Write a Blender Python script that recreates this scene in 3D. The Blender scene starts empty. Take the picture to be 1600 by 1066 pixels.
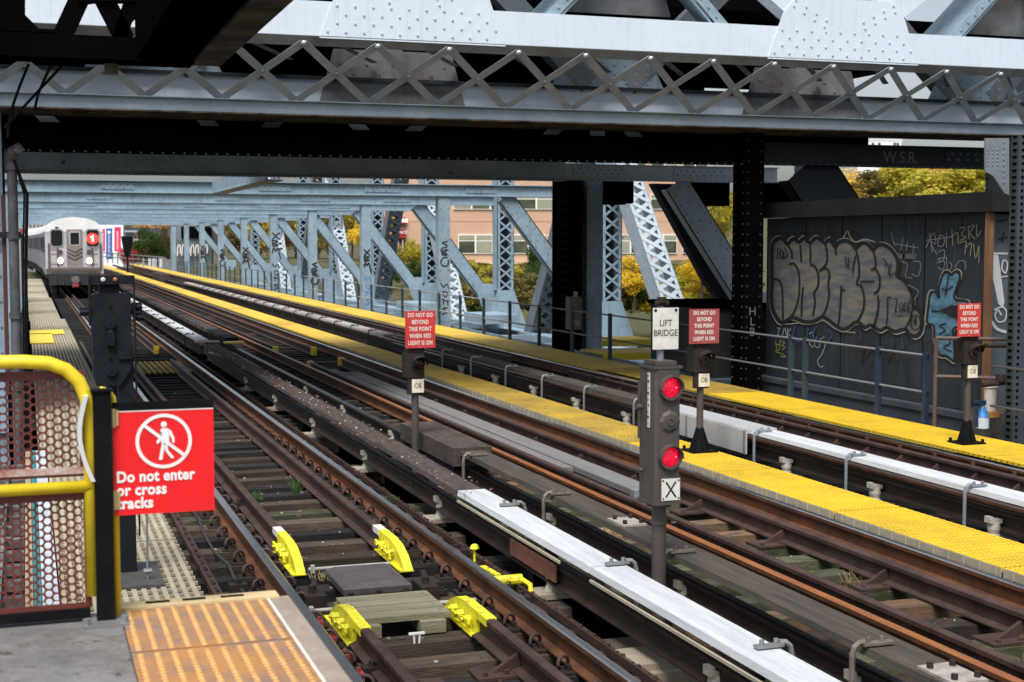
import bpy, math, random
from mathutils import Vector, Matrix
random.seed(7)
R = math.radians
S = bpy.context.scene
COL = S.collection

# ---------------------------------------------------------------- camera, world, sun, exposure
YAW, PITCH, CAMZ, FPX = R(18.84), math.atan(156.4/2222.2), 2.53, 2222.2
cd = bpy.data.cameras.new("camera"); cam = bpy.data.objects.new("camera", cd); COL.objects.link(cam)
cd.lens = 50; cd.sensor_width = 36; cd.clip_start = 0.05; cd.clip_end = 3000
cam.location = (0, 0, CAMZ); cam.rotation_euler = (R(90)-PITCH, 0, -YAW)
cd.dof.use_dof = True; cd.dof.focus_distance = 13.0; cd.dof.aperture_fstop = 5.0
S.camera = cam
W = bpy.data.worlds.new("World"); S.world = W; W.use_nodes = True
wn = W.node_tree.nodes; wl = W.node_tree.links
SUN_EL, SUN_AZ = 60.0, 212.0      # azimuth clockwise from +Y: behind the camera, a little to its left
bg = wn["Background"]; sky = wn.new("ShaderNodeTexSky"); sky.sky_type = 'NISHITA'; sky.sun_disc = False
sky.sun_elevation = R(SUN_EL); sky.sun_rotation = R(SUN_AZ); sky.air_density = 1.0; sky.dust_density = 4.0; sky.ozone_density = 1.5
# overcast: most of the sky's colour is mixed out
_bw = wn.new("ShaderNodeRGBToBW"); _mx = wn.new("ShaderNodeMix"); _mx.data_type = 'RGBA'; _mx.inputs[0].default_value = .55
wl.new(sky.outputs[0], _bw.inputs[0]); wl.new(sky.outputs[0], _mx.inputs[6]); wl.new(_bw.outputs[0], _mx.inputs[7]); wl.new(_mx.outputs[2], bg.inputs[0]); bg.inputs[1].default_value = 0.115
sd = bpy.data.lights.new("sun", 'SUN'); sd.energy = 2.3; sd.angle = R(26); sd.color = (1, .985, .965)
so = bpy.data.objects.new("sun", sd); COL.objects.link(so); so.location = (-10, -30, 40)
_d = Vector((math.sin(R(SUN_AZ))*math.cos(R(SUN_EL)), math.cos(R(SUN_AZ))*math.cos(R(SUN_EL)), math.sin(R(SUN_EL))))
so.rotation_euler = _d.to_track_quat('Z', 'Y').to_euler()
S.view_settings.view_transform = 'Standard'; S.view_settings.look = 'None'
S.view_settings.exposure = 0.85; S.view_settings.gamma = 1
S.cycles.max_bounces = 6; S.cycles.diffuse_bounces = 3; S.cycles.use_denoising = True
S.render.resolution_x = 1024; S.render.resolution_y = 682

# ---------------------------------------------------------------- helpers
_ct, _st, _cp, _sp = math.cos(YAW), math.sin(YAW), math.cos(PITCH), math.sin(PITCH)
FWD = Vector((_st*_cp, _ct*_cp, -_sp)); RGT = Vector((_ct, -_st, 0)); UPV = RGT.cross(FWD)
def P(x, y, X=None, Y=None, Z=None):
    """the point of a real plane (X=, Y= or Z=) that the photograph shows at pixel x, y of 1600x1066"""
    d = FWD + RGT*((x-800)/FPX) - UPV*((y-533)/FPX)
    t = X/d.x if X is not None else Y/d.y if Y is not None else (Z-CAMZ)/d.z
    v = d*t; return Vector((v.x, v.y, v.z+CAMZ))

_M = {}
def mat(name, col, rough=.6, metal=0.0, col2=None, amt=.5, scale=2.0, rust=None, rust_amt=.12, bump=0.0, bscale=30, emit=None, estr=1, rnd=0, spec=.5, stretch=None, streak=0, grime=0):
    if name in _M: return _M[name]
    m = bpy.data.materials.new(name); m.use_nodes = True; n = m.node_tree.nodes; l = m.node_tree.links
    b = n["Principled BSDF"]; b.inputs['Roughness'].default_value = rough; b.inputs['Metallic'].default_value = metal
    b.inputs['Specular IOR Level'].default_value = spec
    g = n.new("ShaderNodeNewGeometry"); mp = n.new("ShaderNodeMapping"); l.new(g.outputs['Position'], mp.inputs[0])
    if stretch: mp.inputs['Scale'].default_value = stretch
    def noise(sc, det=5, ro=.6):
        t = n.new("ShaderNodeTexNoise"); t.inputs['Scale'].default_value = sc; t.inputs['Detail'].default_value = det; t.inputs['Roughness'].default_value = ro
        l.new(mp.outputs[0], t.inputs['Vector']); return t
    def mix(fac, a, c):
        x = n.new("ShaderNodeMix"); x.data_type = 'RGBA'
        l.new(fac, x.inputs[0])
        for i, v in ((6, a), (7, c)):
            if isinstance(v, tuple): x.inputs[i].default_value = (*v, 1)
            else: l.new(v, x.inputs[i])
        return x.outputs[2]
    def ramp(src, a, c):
        r = n.new("ShaderNodeMapRange"); r.inputs[1].default_value = a; r.inputs[2].default_value = c; r.clamp = True
        l.new(src, r.inputs[0]); return r.outputs[0]
    cur = col
    if col2:
        f = ramp(noise(scale).outputs['Fac'], .5-.28*(1.05-amt)-.05*amt, .5+.28*(1.05-amt)+.05)
        cur = mix(f, col, col2)
        f2 = ramp(noise(scale*7, 4).outputs['Fac'], .35, .75)
        dk = tuple(c*(.72 if max(col) < .5 else .93) for c in col)
        cur = mix(f2, cur, mix(f2, cur, dk))
    if streak:   # rain and rust runs down the steel
        m2 = n.new("ShaderNodeMapping"); m2.inputs['Scale'].default_value = (7, 7, .55); l.new(g.outputs['Position'], m2.inputs[0])
        t2 = n.new("ShaderNodeTexNoise"); t2.inputs['Scale'].default_value = 1.6; t2.inputs['Detail'].default_value = 6; t2.inputs['Roughness'].default_value = .65; l.new(m2.outputs[0], t2.inputs['Vector'])
        base_ = cur if not isinstance(cur, tuple) else None
        fs = ramp(t2.outputs['Fac'], .52, .78); mm = n.new("ShaderNodeMath"); mm.operation = 'MULTIPLY'; mm.inputs[1].default_value = streak; l.new(fs, mm.inputs[0])
        cur = mix(mm.outputs[0], cur, (.09, .075, .065))
    if grime:    # soot and dust in uneven patches with speckle
        t3 = noise(.9, 8, .75); t4 = noise(28, 3, .7)
        ad = n.new("ShaderNodeMath"); ad.operation = 'MULTIPLY_ADD'; ad.inputs[1].default_value = .35; l.new(t4.outputs['Fac'], ad.inputs[0]); l.new(t3.outputs['Fac'], ad.inputs[2])
        fs = ramp(ad.outputs[0], .62, .92); mm = n.new("ShaderNodeMath"); mm.operation = 'MULTIPLY'; mm.inputs[1].default_value = grime; l.new(fs, mm.inputs[0])
        cur = mix(mm.outputs[0], cur, (.05, .04, .03))
    if rnd:
        oi = n.new("ShaderNodeObjectInfo"); hs = n.new("ShaderNodeHueSaturation")
        mr = n.new("ShaderNodeMapRange"); mr.inputs[3].default_value = 1-rnd; mr.inputs[4].default_value = 1+rnd; l.new(oi.outputs['Random'], mr.inputs[0])
        l.new(mr.outputs[0], hs.inputs['Value'])
        if isinstance(cur, tuple): hs.inputs['Color'].default_value = (*cur, 1)
        else: l.new(cur, hs.inputs['Color'])
        cur = hs.outputs[0]
    if rust:
        f = ramp(noise(scale*2.3+1, 8, .7).outputs['Fac'], .70-rust_amt, .74-rust_amt*.8)
        cur = mix(f, cur, rust)
        rr = n.new("ShaderNodeMapRange"); rr.inputs[3].default_value = rough; rr.inputs[4].default_value = .9; l.new(f, rr.inputs[0]); l.new(rr.outputs[0], b.inputs['Roughness'])
    if isinstance(cur, tuple): b.inputs['Base Color'].default_value = (*cur, 1)
    else: l.new(cur, b.inputs['Base Color'])
    if bump:
        bp = n.new("ShaderNodeBump"); bp.inputs['Strength'].default_value = bump; bp.inputs['Distance'].default_value = .02
        l.new(noise(bscale, 6).outputs['Fac'], bp.inputs['Height']); l.new(bp.outputs[0], b.inputs['Normal'])
    if emit:
        b.inputs['Emission Color'].default_value = (*emit, 1); b.inputs['Emission Strength'].default_value = estr
    _M[name] = m; return m

# bridge steel: one paint in lit and shaded tones, light carried by the colour
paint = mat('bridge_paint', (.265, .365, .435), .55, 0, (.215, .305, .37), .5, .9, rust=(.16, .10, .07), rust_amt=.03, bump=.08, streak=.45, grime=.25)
paint_lit = mat('lit_bridge_paint', (.59, .665, .735), .5, 0, (.54, .615, .685), .5, .8, rust=(.22, .15, .11), rust_amt=.01, bump=.05, streak=.16, grime=.08)  # lighter copy of the paint for faces in full sky light
paint_far = mat('lit_lacing_paint', (.36, .42, .47), .55, 0, (.29, .35, .40), .5, .9, streak=.3)  # lighter copy for the leaning members that the sky lights
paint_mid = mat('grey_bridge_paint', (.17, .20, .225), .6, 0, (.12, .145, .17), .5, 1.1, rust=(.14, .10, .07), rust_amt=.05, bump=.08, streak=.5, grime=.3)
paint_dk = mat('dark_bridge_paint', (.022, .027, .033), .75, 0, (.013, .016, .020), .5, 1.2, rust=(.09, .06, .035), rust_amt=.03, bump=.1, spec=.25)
paint_blk = mat('shade_black_steel', (.0035, .0035, .004), .9, 0, (.002, .002, .0025), .5, 1.5, rust=(.03, .02, .01), rust_amt=.0, bump=.1, spec=0)  # near-black copy of the steel, deep shade put into the colour
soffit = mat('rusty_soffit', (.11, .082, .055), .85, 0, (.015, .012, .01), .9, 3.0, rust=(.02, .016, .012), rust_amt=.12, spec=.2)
rust = mat('rusty_rail', (.13, .050, .020), .65, .0, (.048, .021, .012), .7, 4, bump=.15, spec=.25, grime=.5)
orangehead = mat('orange_brown_head', (.34, .125, .035), .45, .2, (.20, .07, .025), .6, 5, stretch=(3, .3, 3))
powerbody = mat('power_rail_body', (.040, .027, .022), .6, 0, (.020, .014, .012), .7, 4, spec=.2)
rust_pl = mat('purple_brown_rail', (.075, .042, .035), .55, .0, (.030, .019, .017), .7, 4, grime=.4, spec=.25, rust=(.13, .05, .02), rust_amt=.07, bump=.1)
headm = mat('worn_rail_head', (.62, .62, .64), .22, .95, (.36, .34, .33), .4, 5, stretch=(3, .2, 3))
head_dk = mat('dull_rail_head', (.16, .11, .09), .4, .7, (.09, .06, .05), .5, 5, stretch=(3, .3, 3))
blackrail = mat('black_contact_rail', (.010, .010, .011), .38, .5, (.035, .028, .025), .5, 4)
wood = mat('weathered_wood', (.062, .044, .032), .85, 0, (.020, .016, .013), .7, 5, rust=(.09, .10, .035), rust_amt=.02, bump=.5, bscale=25, rnd=.45, stretch=(.4, 3, 3), spec=.25)
wood_org = mat('orange_brown_wood', (.17, .095, .055), .9, 0, (.055, .05, .035), .8, 4, rust=(.07, .085, .03), rust_amt=.12, bump=.5, bscale=25, rnd=.35, stretch=(1, 2.5, 2.5), spec=.25)
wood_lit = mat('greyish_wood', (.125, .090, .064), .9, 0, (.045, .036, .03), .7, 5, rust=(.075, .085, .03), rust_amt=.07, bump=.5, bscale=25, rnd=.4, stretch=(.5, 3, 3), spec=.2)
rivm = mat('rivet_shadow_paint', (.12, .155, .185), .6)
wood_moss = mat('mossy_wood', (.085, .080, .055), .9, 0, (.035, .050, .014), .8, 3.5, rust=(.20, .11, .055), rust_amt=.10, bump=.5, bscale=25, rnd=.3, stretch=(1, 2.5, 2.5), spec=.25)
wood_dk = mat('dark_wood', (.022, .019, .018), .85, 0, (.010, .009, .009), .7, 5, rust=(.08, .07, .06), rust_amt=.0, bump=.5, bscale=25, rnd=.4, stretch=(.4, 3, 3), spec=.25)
boardgrey = mat('grey_board', (.075, .062, .050), .85, 0, (.036, .030, .026), .7, 4, rust=(.06, .045, .03), rust_amt=.06, bump=.4, bscale=18, stretch=(6, .4, 6), spec=.3)
boardbrown = mat('grimy_brown_board', (.075, .058, .05), .9, 0, (.035, .027, .024), .7, 5, rust=(.16, .14, .12), rust_amt=.04, bump=.6, bscale=22, stretch=(3, .8, 3), spec=.3)
boardwhite = mat('white_board', (.52, .545, .57), .65, 0, (.40, .42, .445), .6, 5, rust=(.30, .29, .28), rust_amt=.03, bump=.2, bscale=22, stretch=(5, .4, 5), grime=.3)
cream = mat('cream_fibreglass', (.40, .355, .25), .7, 0, (.27, .235, .17), .5, 4, rust=(.15, .12, .08), rust_amt=.03)
yellowg = mat('yellow_grating_paint', (.74, .50, .018), .6, 0, (.62, .40, .02), .5, 3, rust=(.22, .16, .05), rust_amt=.02, grime=.35)
yellowd = mat('dirty_yellow_grating', (.52, .34, .03), .7, 0, (.30, .215, .05), .6, 1.3, rust=(.13, .10, .05), rust_amt=.10, grime=.5)
yellowm = mat('golden_yellow_grating', (.64, .42, .02), .65, 0, (.50, .33, .03), .6, 1.5, rust=(.28, .20, .06), rust_amt=.03, grime=.3)
yellow = mat('yellow_paint', (.80, .62, .02), .42, 0, (.68, .48, .015), .5, 6, rust=(.12, .08, .04), rust_amt=.03, grime=.2)
yellow_h = mat('bright_yellow_paint', (.88, .83, .02), .4, 0, (.72, .62, .03), .5, 9, rust=(.11, .08, .03), rust_amt=.13, bump=.3, bscale=40, grime=.6)
black = mat('black_paint', (.006, .006, .007), .6, 0, (.010, .010, .011), .5, 5, bump=.05, spec=.05)
navyblack = mat('blue_black_paint', (.010, .012, .017), .55, 0, (.018, .020, .026), .5, 6, bump=.08, spec=.08)
brownpaint = mat('brown_signal_paint', (.075, .062, .056), .5, 0, (.05, .040, .036), .5, 8, rust=(.13, .11, .10), rust_amt=.0, bump=.06)
iron = mat('dark_iron', (.022, .018, .017), .65, .1, (.038, .026, .02), .5, 8, bump=.1, spec=.2)
grey = mat('grey_metal', (.30, .31, .31), .45, .5, (.20, .20, .20), .5, 6)
galv = mat('galvanised_steel', (.24, .27, .29), .5, .3, (.17, .19, .21), .5, 5)
concrete = mat('concrete', (.20, .195, .19), .9, 0, (.115, .115, .12), .7, 3.2, rust=(.05, .042, .034), rust_amt=.12, bump=.6, bscale=45, grime=.85)
conc_edge = mat('pale_concrete_edge', (.34, .28, .22), .85, 0, (.24, .20, .165), .6, 6, bump=.3, grime=.4)
porcelain = mat('dirty_porcelain', (.42, .40, .34), .4, 0, (.28, .25, .19), .6, 9)
redsign = mat('red_enamel', (.80, .008, .012), .4, 0, (.62, .012, .016), .5, 4)
redworn = mat('worn_red_enamel', (.55, .03, .028), .55, 0, (.38, .03, .025), .6, 12, rust=(.35, .17, .13), rust_amt=.05)
white = mat('white_enamel', (.80, .80, .78), .4, 0, (.72, .71, .68), .5, 7)
dirtywhite = mat('weathered_white', (.66, .65, .60), .6, 0, (.50, .47, .40), .6, 12, rust=(.25, .14, .08), rust_amt=.02)
redmesh = mat('red_brown_paint', (.13, .022, .014), .55, 0, (.085, .018, .014), .5, 7, rust=(.08, .04, .03), rust_amt=.03)
railgreen = mat('dark_blue_green_paint', (.02, .045, .06), .5, 0, (.03, .05, .065), .5, 5)
blackink = mat('black_spray_paint', (.012, .012, .013), .6)

class MB:
    def __init__(s): s.v = []; s.f = []; s.m = []
    def face(s, pts, mi=0):
        i = len(s.v); s.v += [tuple(p) for p in pts]; s.f.append(tuple(range(i, i+len(pts)))); s.m.append(mi)
    def hexa(s, c, mi=0):
        i = len(s.v); s.v += [tuple(p) for p in c]
        for q in ((0,3,2,1),(4,5,6,7),(0,1,5,4),(1,2,6,5),(2,3,7,6),(3,0,4,7)):
            s.f.append(tuple(i+k for k in q)); s.m.append(mi)
    def box(s, x0, x1, y0, y1, z0, z1, mi=0):
        s.hexa([(x0,y0,z0),(x1,y0,z0),(x1,y1,z0),(x0,y1,z0),(x0,y0,z1),(x1,y0,z1),(x1,y1,z1),(x0,y1,z1)], mi)
    def bar(s, p, q, w, t, up=(0,0,1), mi=0):
        p = Vector(p); q = Vector(q); d = (q-p).normalized(); a = d.cross(Vector(up))
        if a.length < 1e-4: a = d.cross(Vector((1,0,0)))
        a.normalize(); b = a.cross(d); a = a*(w/2); b = b*(t/2)
        s.hexa([p-a-b, p+a-b, q+a-b, q-a-b, p-a+b, p+a+b, q+a+b, q-a+b], mi)
    def tube(s, pts, r, n=8, mi=0, cap=True):
        pts = [Vector(p) for p in pts]; rr = r if isinstance(r, (list, tuple)) else [r]*len(pts)
        i0 = len(s.v); a = None
        for k, p in enumerate(pts):
            d = (pts[min(k+1, len(pts)-1)]-pts[max(k-1, 0)]).normalized()
            if a is None:
                a = d.cross(Vector((0,0,1)))
                if a.length < 1e-3: a = d.cross(Vector((1,0,0)))
            a = (a-d*a.dot(d)).normalized(); b = d.cross(a)
            for j in range(n):
                t = 2*math.pi*j/n; s.v.append(tuple(p+a*(rr[k]*math.cos(t))+b*(rr[k]*math.sin(t))))
        for k in range(len(pts)-1):
            for j in range(n):
                j2 = (j+1) % n
                s.f.append((i0+k*n+j, i0+k*n+j2, i0+(k+1)*n+j2, i0+(k+1)*n+j)); s.m.append(mi)
        if cap:
            s.f.append(tuple(i0+j for j in reversed(range(n)))); s.m.append(mi)
            s.f.append(tuple(i0+(len(pts)-1)*n+j for j in range(n))); s.m.append(mi)
    def cyl(s, p, q, r, n=12, r2=None, mi=0): s.tube([p, q], [r, r if r2 is None else r2], n, mi)
    def prism(s, poly, off, mi=0):
        """a flat polygon given thickness off (a vector)"""
        n = len(poly); i = len(s.v); off = Vector(off)
        s.v += [tuple(p) for p in poly] + [tuple(Vector(p)+off) for p in poly]
        s.f.append(tuple(reversed(range(i, i+n)))); s.m.append(mi); s.f.append(tuple(range(i+n, i+2*n))); s.m.append(mi)
        for k in range(n):
            k2 = (k+1) % n; s.f.append((i+k, i+k2, i+n+k2, i+n+k)); s.m.append(mi)
    def rivet(s, p, nrm, r=.018, mi=0):
        p = Vector(p); nrm = Vector(nrm).normalized(); a = nrm.orthogonal().normalized(); b = nrm.cross(a); i = len(s.v)
        for rr, h in ((r, 0), (r*.72, r*.55)):
            for j in range(6):
                t = math.pi*j/3; s.v.append(tuple(p+a*(rr*math.cos(t))+b*(rr*math.sin(t))+nrm*h))
        for j in range(6):
            j2 = (j+1) % 6; s.f.append((i+j, i+j2, i+6+j2, i+6+j)); s.m.append(mi)
        s.f.append(tuple(i+6+j for j in range(6))); s.m.append(mi)
    def rivrow(s, p, q, nrm, pitch=.12, r=.016, mi=0):
        p = Vector(p); q = Vector(q); k = max(1, int((q-p).length/pitch))
        for i in range(k+1): s.rivet(p.lerp(q, i/k), nrm, r, mi)
    def dome(s, c, r, nrm=(0,0,1), n=12, h=1.0, rings=4, mi=0):
        c = Vector(c); nrm = Vector(nrm).normalized(); a = nrm.orthogonal().normalized(); b = nrm.cross(a); i = len(s.v)
        for k in range(rings):
            ph = k/rings*math.pi/2
            for j in range(n):
                t = 2*math.pi*j/n; s.v.append(tuple(c+(a*math.cos(t)+b*math.sin(t))*(r*math.cos(ph))+nrm*(r*h*math.sin(ph))))
        s.v.append(tuple(c+nrm*(r*h)))
        for k in range(rings-1):
            for j in range(n):
                j2 = (j+1) % n; s.f.append((i+k*n+j, i+k*n+j2, i+(k+1)*n+j2, i+(k+1)*n+j)); s.m.append(mi)
        for j in range(n):
            s.f.append((i+(rings-1)*n+j, i+(rings-1)*n+(j+1) % n, i+rings*n)); s.m.append(mi)
    def ring(s, c, r0, r1, nrm, depth=.002, n=40, mi=0):
        c = Vector(c); nrm = Vector(nrm).normalized(); a = nrm.orthogonal().normalized(); b = nrm.cross(a)
        for j in range(n):
            t, u = 2*math.pi*j/n, 2*math.pi*(j+1)/n
            q = [c+(a*math.cos(w)+b*math.sin(w))*r for w, r in ((t,r0),(u,r0),(u,r1),(t,r1))]
            s.hexa(q+[p+nrm*depth for p in q], mi)
    def mesh(s, name, mats, origin):
        me = bpy.data.meshes.new(name); o = Vector(origin)
        me.from_pydata([(v[0]-o.x, v[1]-o.y, v[2]-o.z) for v in s.v], [], s.f)
        mats = mats if isinstance(mats, (list, tuple)) else [mats]
        for m in mats: me.materials.append(m)
        if any(s.m): me.polygons.foreach_set('material_index', s.m)
        me.update(); return me
    def build(s, name, mats, parent=None, origin=None, smooth=False):
        if parent is not None: origin = parent['_o'] if '_o' in parent else (0,0,0)
        elif origin is None: origin = s.v[0]
        me = s.mesh(name, mats, origin)
        if smooth:
            me.polygons.foreach_set('use_smooth', [True]*len(me.polygons))
            me.update()
        ob = bpy.data.objects.new(name, me); COL.objects.link(ob)
        if parent is not None: ob.parent = parent
        else: ob.location = origin
        ob['_o'] = tuple(origin)
        return ob
def tag(o, label=None, cat=None, group=None, kind=None):
    if label: o['label'] = label
    if cat: o['category'] = cat
    if group: o['group'] = group
    if kind: o['kind'] = kind
    return o
def thing(name, loc, label, cat, group=None):
    o = bpy.data.objects.new(name, None); COL.objects.link(o); o.location = loc; o['_o'] = tuple(loc); o.empty_display_size = .2
    return tag(o, label, cat, group)
def copy_tree(src, loc, rotz=None, label=None, scale=None):
    def cp(o, par):
        c = o.copy(); COL.objects.link(c)
        if par is not None: c.parent = par
        for ch in list(o.children): cp(ch, c)
        return c
    r = cp(src, None); r.location = loc
    if rotz is not None: r.rotation_euler = (0, 0, rotz)
    if scale is not None: r.scale = scale
    if label: r['label'] = label
    return r
def text(body, size, p, xd, ud, m, name='lettering', parent=None, bold=0, align='CENTER', depth=.0015, space=1.0, line=1.0, sx=1.0):
    c = bpy.data.curves.new(name, 'FONT'); c.body = body; c.size = size; c.align_x = align; c.align_y = 'CENTER'
    c.extrude = depth/2; c.offset = bold; c.space_character = space; c.space_line = line; c.resolution_u = 3
    t = bpy.data.objects.new(name, c); COL.objects.link(t)
    bpy.context.view_layer.update()
    me = bpy.data.meshes.new_from_object(t); bpy.data.objects.remove(t); bpy.data.curves.remove(c)
    xd = Vector(xd).normalized(); ud = Vector(ud).normalized(); nd = xd.cross(ud)
    o = Vector(parent['_o']) if parent is not None else Vector((0,0,0))
    M4 = Matrix((( *(xd*sx),),( *ud,),( *nd,))).transposed().to_4x4(); M4.translation = Vector(p)-o+nd*depth/2
    me.transform(M4); me.materials.clear(); me.materials.append(m)
    ob = bpy.data.objects.new(name, me); COL.objects.link(ob)
    if parent is not None: ob.parent = parent
    ob['_o'] = tuple(o)
    return ob
def spline(pts, k=6, closed=False):
    n = len(pts); out = []
    for i in range(n if closed else n-1):
        g = (lambda j: pts[j % n]) if closed else (lambda j: pts[max(0, min(n-1, j))])
        a, b, c, d = g(i-1), g(i), g(i+1), g(i+2)
        for s_ in range(k):
            t = s_/k
            out.append(tuple(.5*((2*b[q])+(-a[q]+c[q])*t+(2*a[q]-5*b[q]+4*c[q]-d[q])*t*t+(-a[q]+3*b[q]-3*c[q]+d[q])*t**3) for q in (0,1)))
    if not closed: out.append(tuple(pts[-1]))
    return out
def stroke(mb, pts, w, put, k=6, closed=False, off=0.0, mi=0):
    """a painted line: pts in picture units, put(u, v, off) -> point on the surface, w width in the same units"""
    sp = spline(pts, k, closed) if k > 1 else list(pts)
    n = len(sp); L = []; Rr = []
    for i, (x, y) in enumerate(sp):
        if closed: a, b = sp[i-1], sp[(i+1) % n]
        else: a, b = sp[max(0, i-1)], sp[min(n-1, i+1)]
        dx, dy = b[0]-a[0], b[1]-a[1]; q = math.hypot(dx, dy) or 1
        ww = w*(1 if callable(w) is False else 1)/2
        o_ = off+i*.00002
        L.append(put(x-dy/q*ww, y+dx/q*ww, o_)); Rr.append(put(x+dy/q*ww, y-dx/q*ww, o_))
    for i in range(n if closed else n-1):
        j = (i+1) % n; mb.face([L[i], Rr[i], Rr[j], L[j]], mi)
# ================================================================ setting: river, ground under the bridge
def structure(mb, name, m, **k):
    o = mb.build(name, m, **k); o['kind'] = 'structure'; return o
water = mat('river_water', (.03, .04, .04), .12, 0, bump=.2, bscale=.6)
earth = mat('earth', (.07, .06, .04), .95, 0, (.04, .045, .02), .6, .15)
under = mat('shade_black_deck', (.012, .012, .012), .95, 0, spec=.1)  # near-black colour keeps the space under the tracks in shade
b = MB(); b.box(-900, 1200, -300, 1500, -16, -15); structure(b, 'river', water, origin=(0,0,-15))
b = MB(); b.box(-7, 19, -12, 150, -5.2, -5.0); structure(b, 'lower_road_deck', under, origin=(6,60,-5))

# ================================================================ rails
T1, T2, T3 = (1.763, 3.271), (5.37, 6.88), (8.89, 10.40)
def rail(name, X, y0, y1, label, body, head, hw=.035, zt=0.0, cat='rail', group=None):
    b = MB(); zb = zt-.172
    prof = [(-.068,zb),(.068,zb),(.068,zb+.012),(.012,zb+.03),(.009,zt-.048),(hw,zt-.038),(hw,zt-.008),(hw-.012,zt),(-hw+.012,zt),(-hw,zt-.008),(-hw,zt-.038),(-.009,zt-.048),(-.012,zb+.03),(-.068,zb+.012)]
    n = len(prof); ys = [y0]
    while ys[-1] < y1-12: ys.append(ys[-1]+11.9)
    ys.append(y1); i = 0
    for y in ys: b.v += [(X+p[0], y, p[1]) for p in prof]
    for k in range(len(ys)-1):
        for j in range(n):
            j2 = (j+1) % n
            b.f.append((k*n+j, (k+1)*n+j, (k+1)*n+j2, k*n+j2)); b.m.append(1 if j in (6,7,8) else 0)
    b.f.append(tuple(range(n))); b.m.append(0); b.f.append(tuple(reversed(range((len(ys)-1)*n, len(ys)*n)))); b.m.append(0)
    # joint bars where two lengths meet
    for y in ys[1:-1]:
        for s_ in (-1, 1):
            b.box(X+s_*.011-.008, X+s_*.011+.008, y-.3, y+.3, zt-.13, zt-.06)
    o = b.build(name, [body, head], origin=(X, y0, zb)); tag(o, label, cat, group); return o
YE = 66.0
rail('running_rail', T1[0], 3.0, 160, 'left running rail of the near track, brown with a worn bright head', rust, headm)
rail('running_rail', T1[1], 3.0, 160, 'right running rail of the near track, brown with the brightest polished head', rust, headm)
rail('running_rail', T2[0], 4.0, 160, 'left running rail of the middle track, thin rusty rail beside the brown cover board', rust, orangehead)
rail('running_rail', T2[1], 4.0, 160, 'right running rail of the middle track, rusty rail touching the yellow walkway', rust, headm)
rail('running_rail', T3[0], 6.0, 160, 'left running rail of the far track, behind the white cover board', rust, head_dk)
rail('running_rail', T3[1], 6.0, 160, 'right running rail of the far track, beside the yellow walkway with the railing', rust, headm)
GR = 'guard rails laid inside the running rails'
gl = rail('guard_rail', 2.05, 12.25, 30.6, 'left guard rail of the near track, ending at the yellow shoe by the grey box', rust_pl, rust_pl, group=GR)
gr_ = rail('guard_rail', 2.91, 12.05, 31.2, 'right guard rail of the near track, ending at the yellow shoe by the grey box', rust_pl, rust_pl, group=GR)
gl2 = rail('guard_rail', 2.05, 3.0, 9.2, 'left guard rail of the near track beside the platform corner, nearest piece', rust_pl, rust_pl, group=GR)
gr2 = rail('guard_rail', 2.90, 3.0, 9.15, 'nearest piece of the right guard rail in the near track, below the plank pad', rust_pl, rust_pl, group=GR)
rail('guard_rail', 2.05, 35, 120, 'left guard rail of the near track running up to the train', rust_pl, rust_pl, group=GR)
gr3 = rail('guard_rail', 2.91, 35, 120, 'right guard rail of the near track between the small yellow cap and the train', rust_pl, rust_pl, group=GR)
g5 = rail('guard_rail', 5.60, 4.0, 29.4, 'left guard rail of the middle track, near length with mossy sleepers beside it', rust_pl, rust_pl, hw=.036, group=GR)
g6 = rail('guard_rail', 6.41, 4.0, 30.1, 'right guard rail of the middle track, purple brown with triangular braces', rust_pl, rust_pl, hw=.04, group=GR)
g7 = rail('guard_rail', 5.60, 34, 130, 'left guard rail of the middle track, far length', rust_pl, rust_pl, group=GR)
g8 = rail('guard_rail', 6.41, 33.4, 130, 'right guard rail of the middle track, far length ending in a yellow cap', rust_pl, rust_pl, group=GR)
g9 = rail('guard_rail', 10.05, 6.0, 26.0, 'right guard rail of the far track with bolt heads, near length', rust_pl, rust_pl, hw=.04, group=GR)
rail('guard_rail', 10.05, 29.5, 130, 'right guard rail of the far track, far length', rust_pl, rust_pl, group=GR)
rail('guard_rail', 9.2, 14.0, 130, 'left guard rail of the far track', rust_pl, rust_pl, group=GR)
# braces and bolts of the guard rails
for par, X, ys in ((g6, 6.41, [6.3+1.62*k for k in range(14)]),):
    for y in ys:
        b = MB()
        b.prism([(X-.012, y-.006, -.05), (X-.22, y-.006, -.165), (X-.012, y-.006, -.165)], (0, .03, 0))
        b.box(X-.34, X-.02, y-.12, y+.13, -.186, -.166)
        for q in (-.28, -.1): b.cyl((X+q, y-.08, -.166), (X+q, y-.08, -.145), .018, 6)
        b.build('rail_brace', rust_pl, par)
for k in range(24):
    y = 8.2+.72*k; b = MB(); X = 10.05
    b.prism([(X-.012, y, -.05), (X-.17, y, -.165), (X-.012, y, -.165)], (0, .03, 0)); b.build('rail_brace', rust_pl, g9)
    b = MB(); b.cyl((X+.13, y+.3, -.17), (X+.13, y+.3, .01), .025, 6); b.build('bolt', rust_pl, g9)
for par, X, ys in ((g5, 5.60, [5.2, 8.6, 12.2]), (gl2, 2.05, [8.2, 6.4]), (gr2, 2.9, [8.3, 6.6])):
    for y in ys:
        b = MB(); s_ = -1 if par is gr2 else 1
        b.prism([(X+s_*.012, y, -.05), (X+s_*.2, y, -.165), (X+s_*.012, y, -.165)], (0, .035, 0))
        b.box(min(X, X+s_*.32), max(X, X+s_*.32), y-.1, y+.13, -.186, -.166)
        for q in (.12, .26): b.cyl((X+s_*q, y-.05, -.166), (X+s_*q, y-.05, -.14), .017, 6)
        b.build('rail_brace', rust_pl, par)

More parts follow.
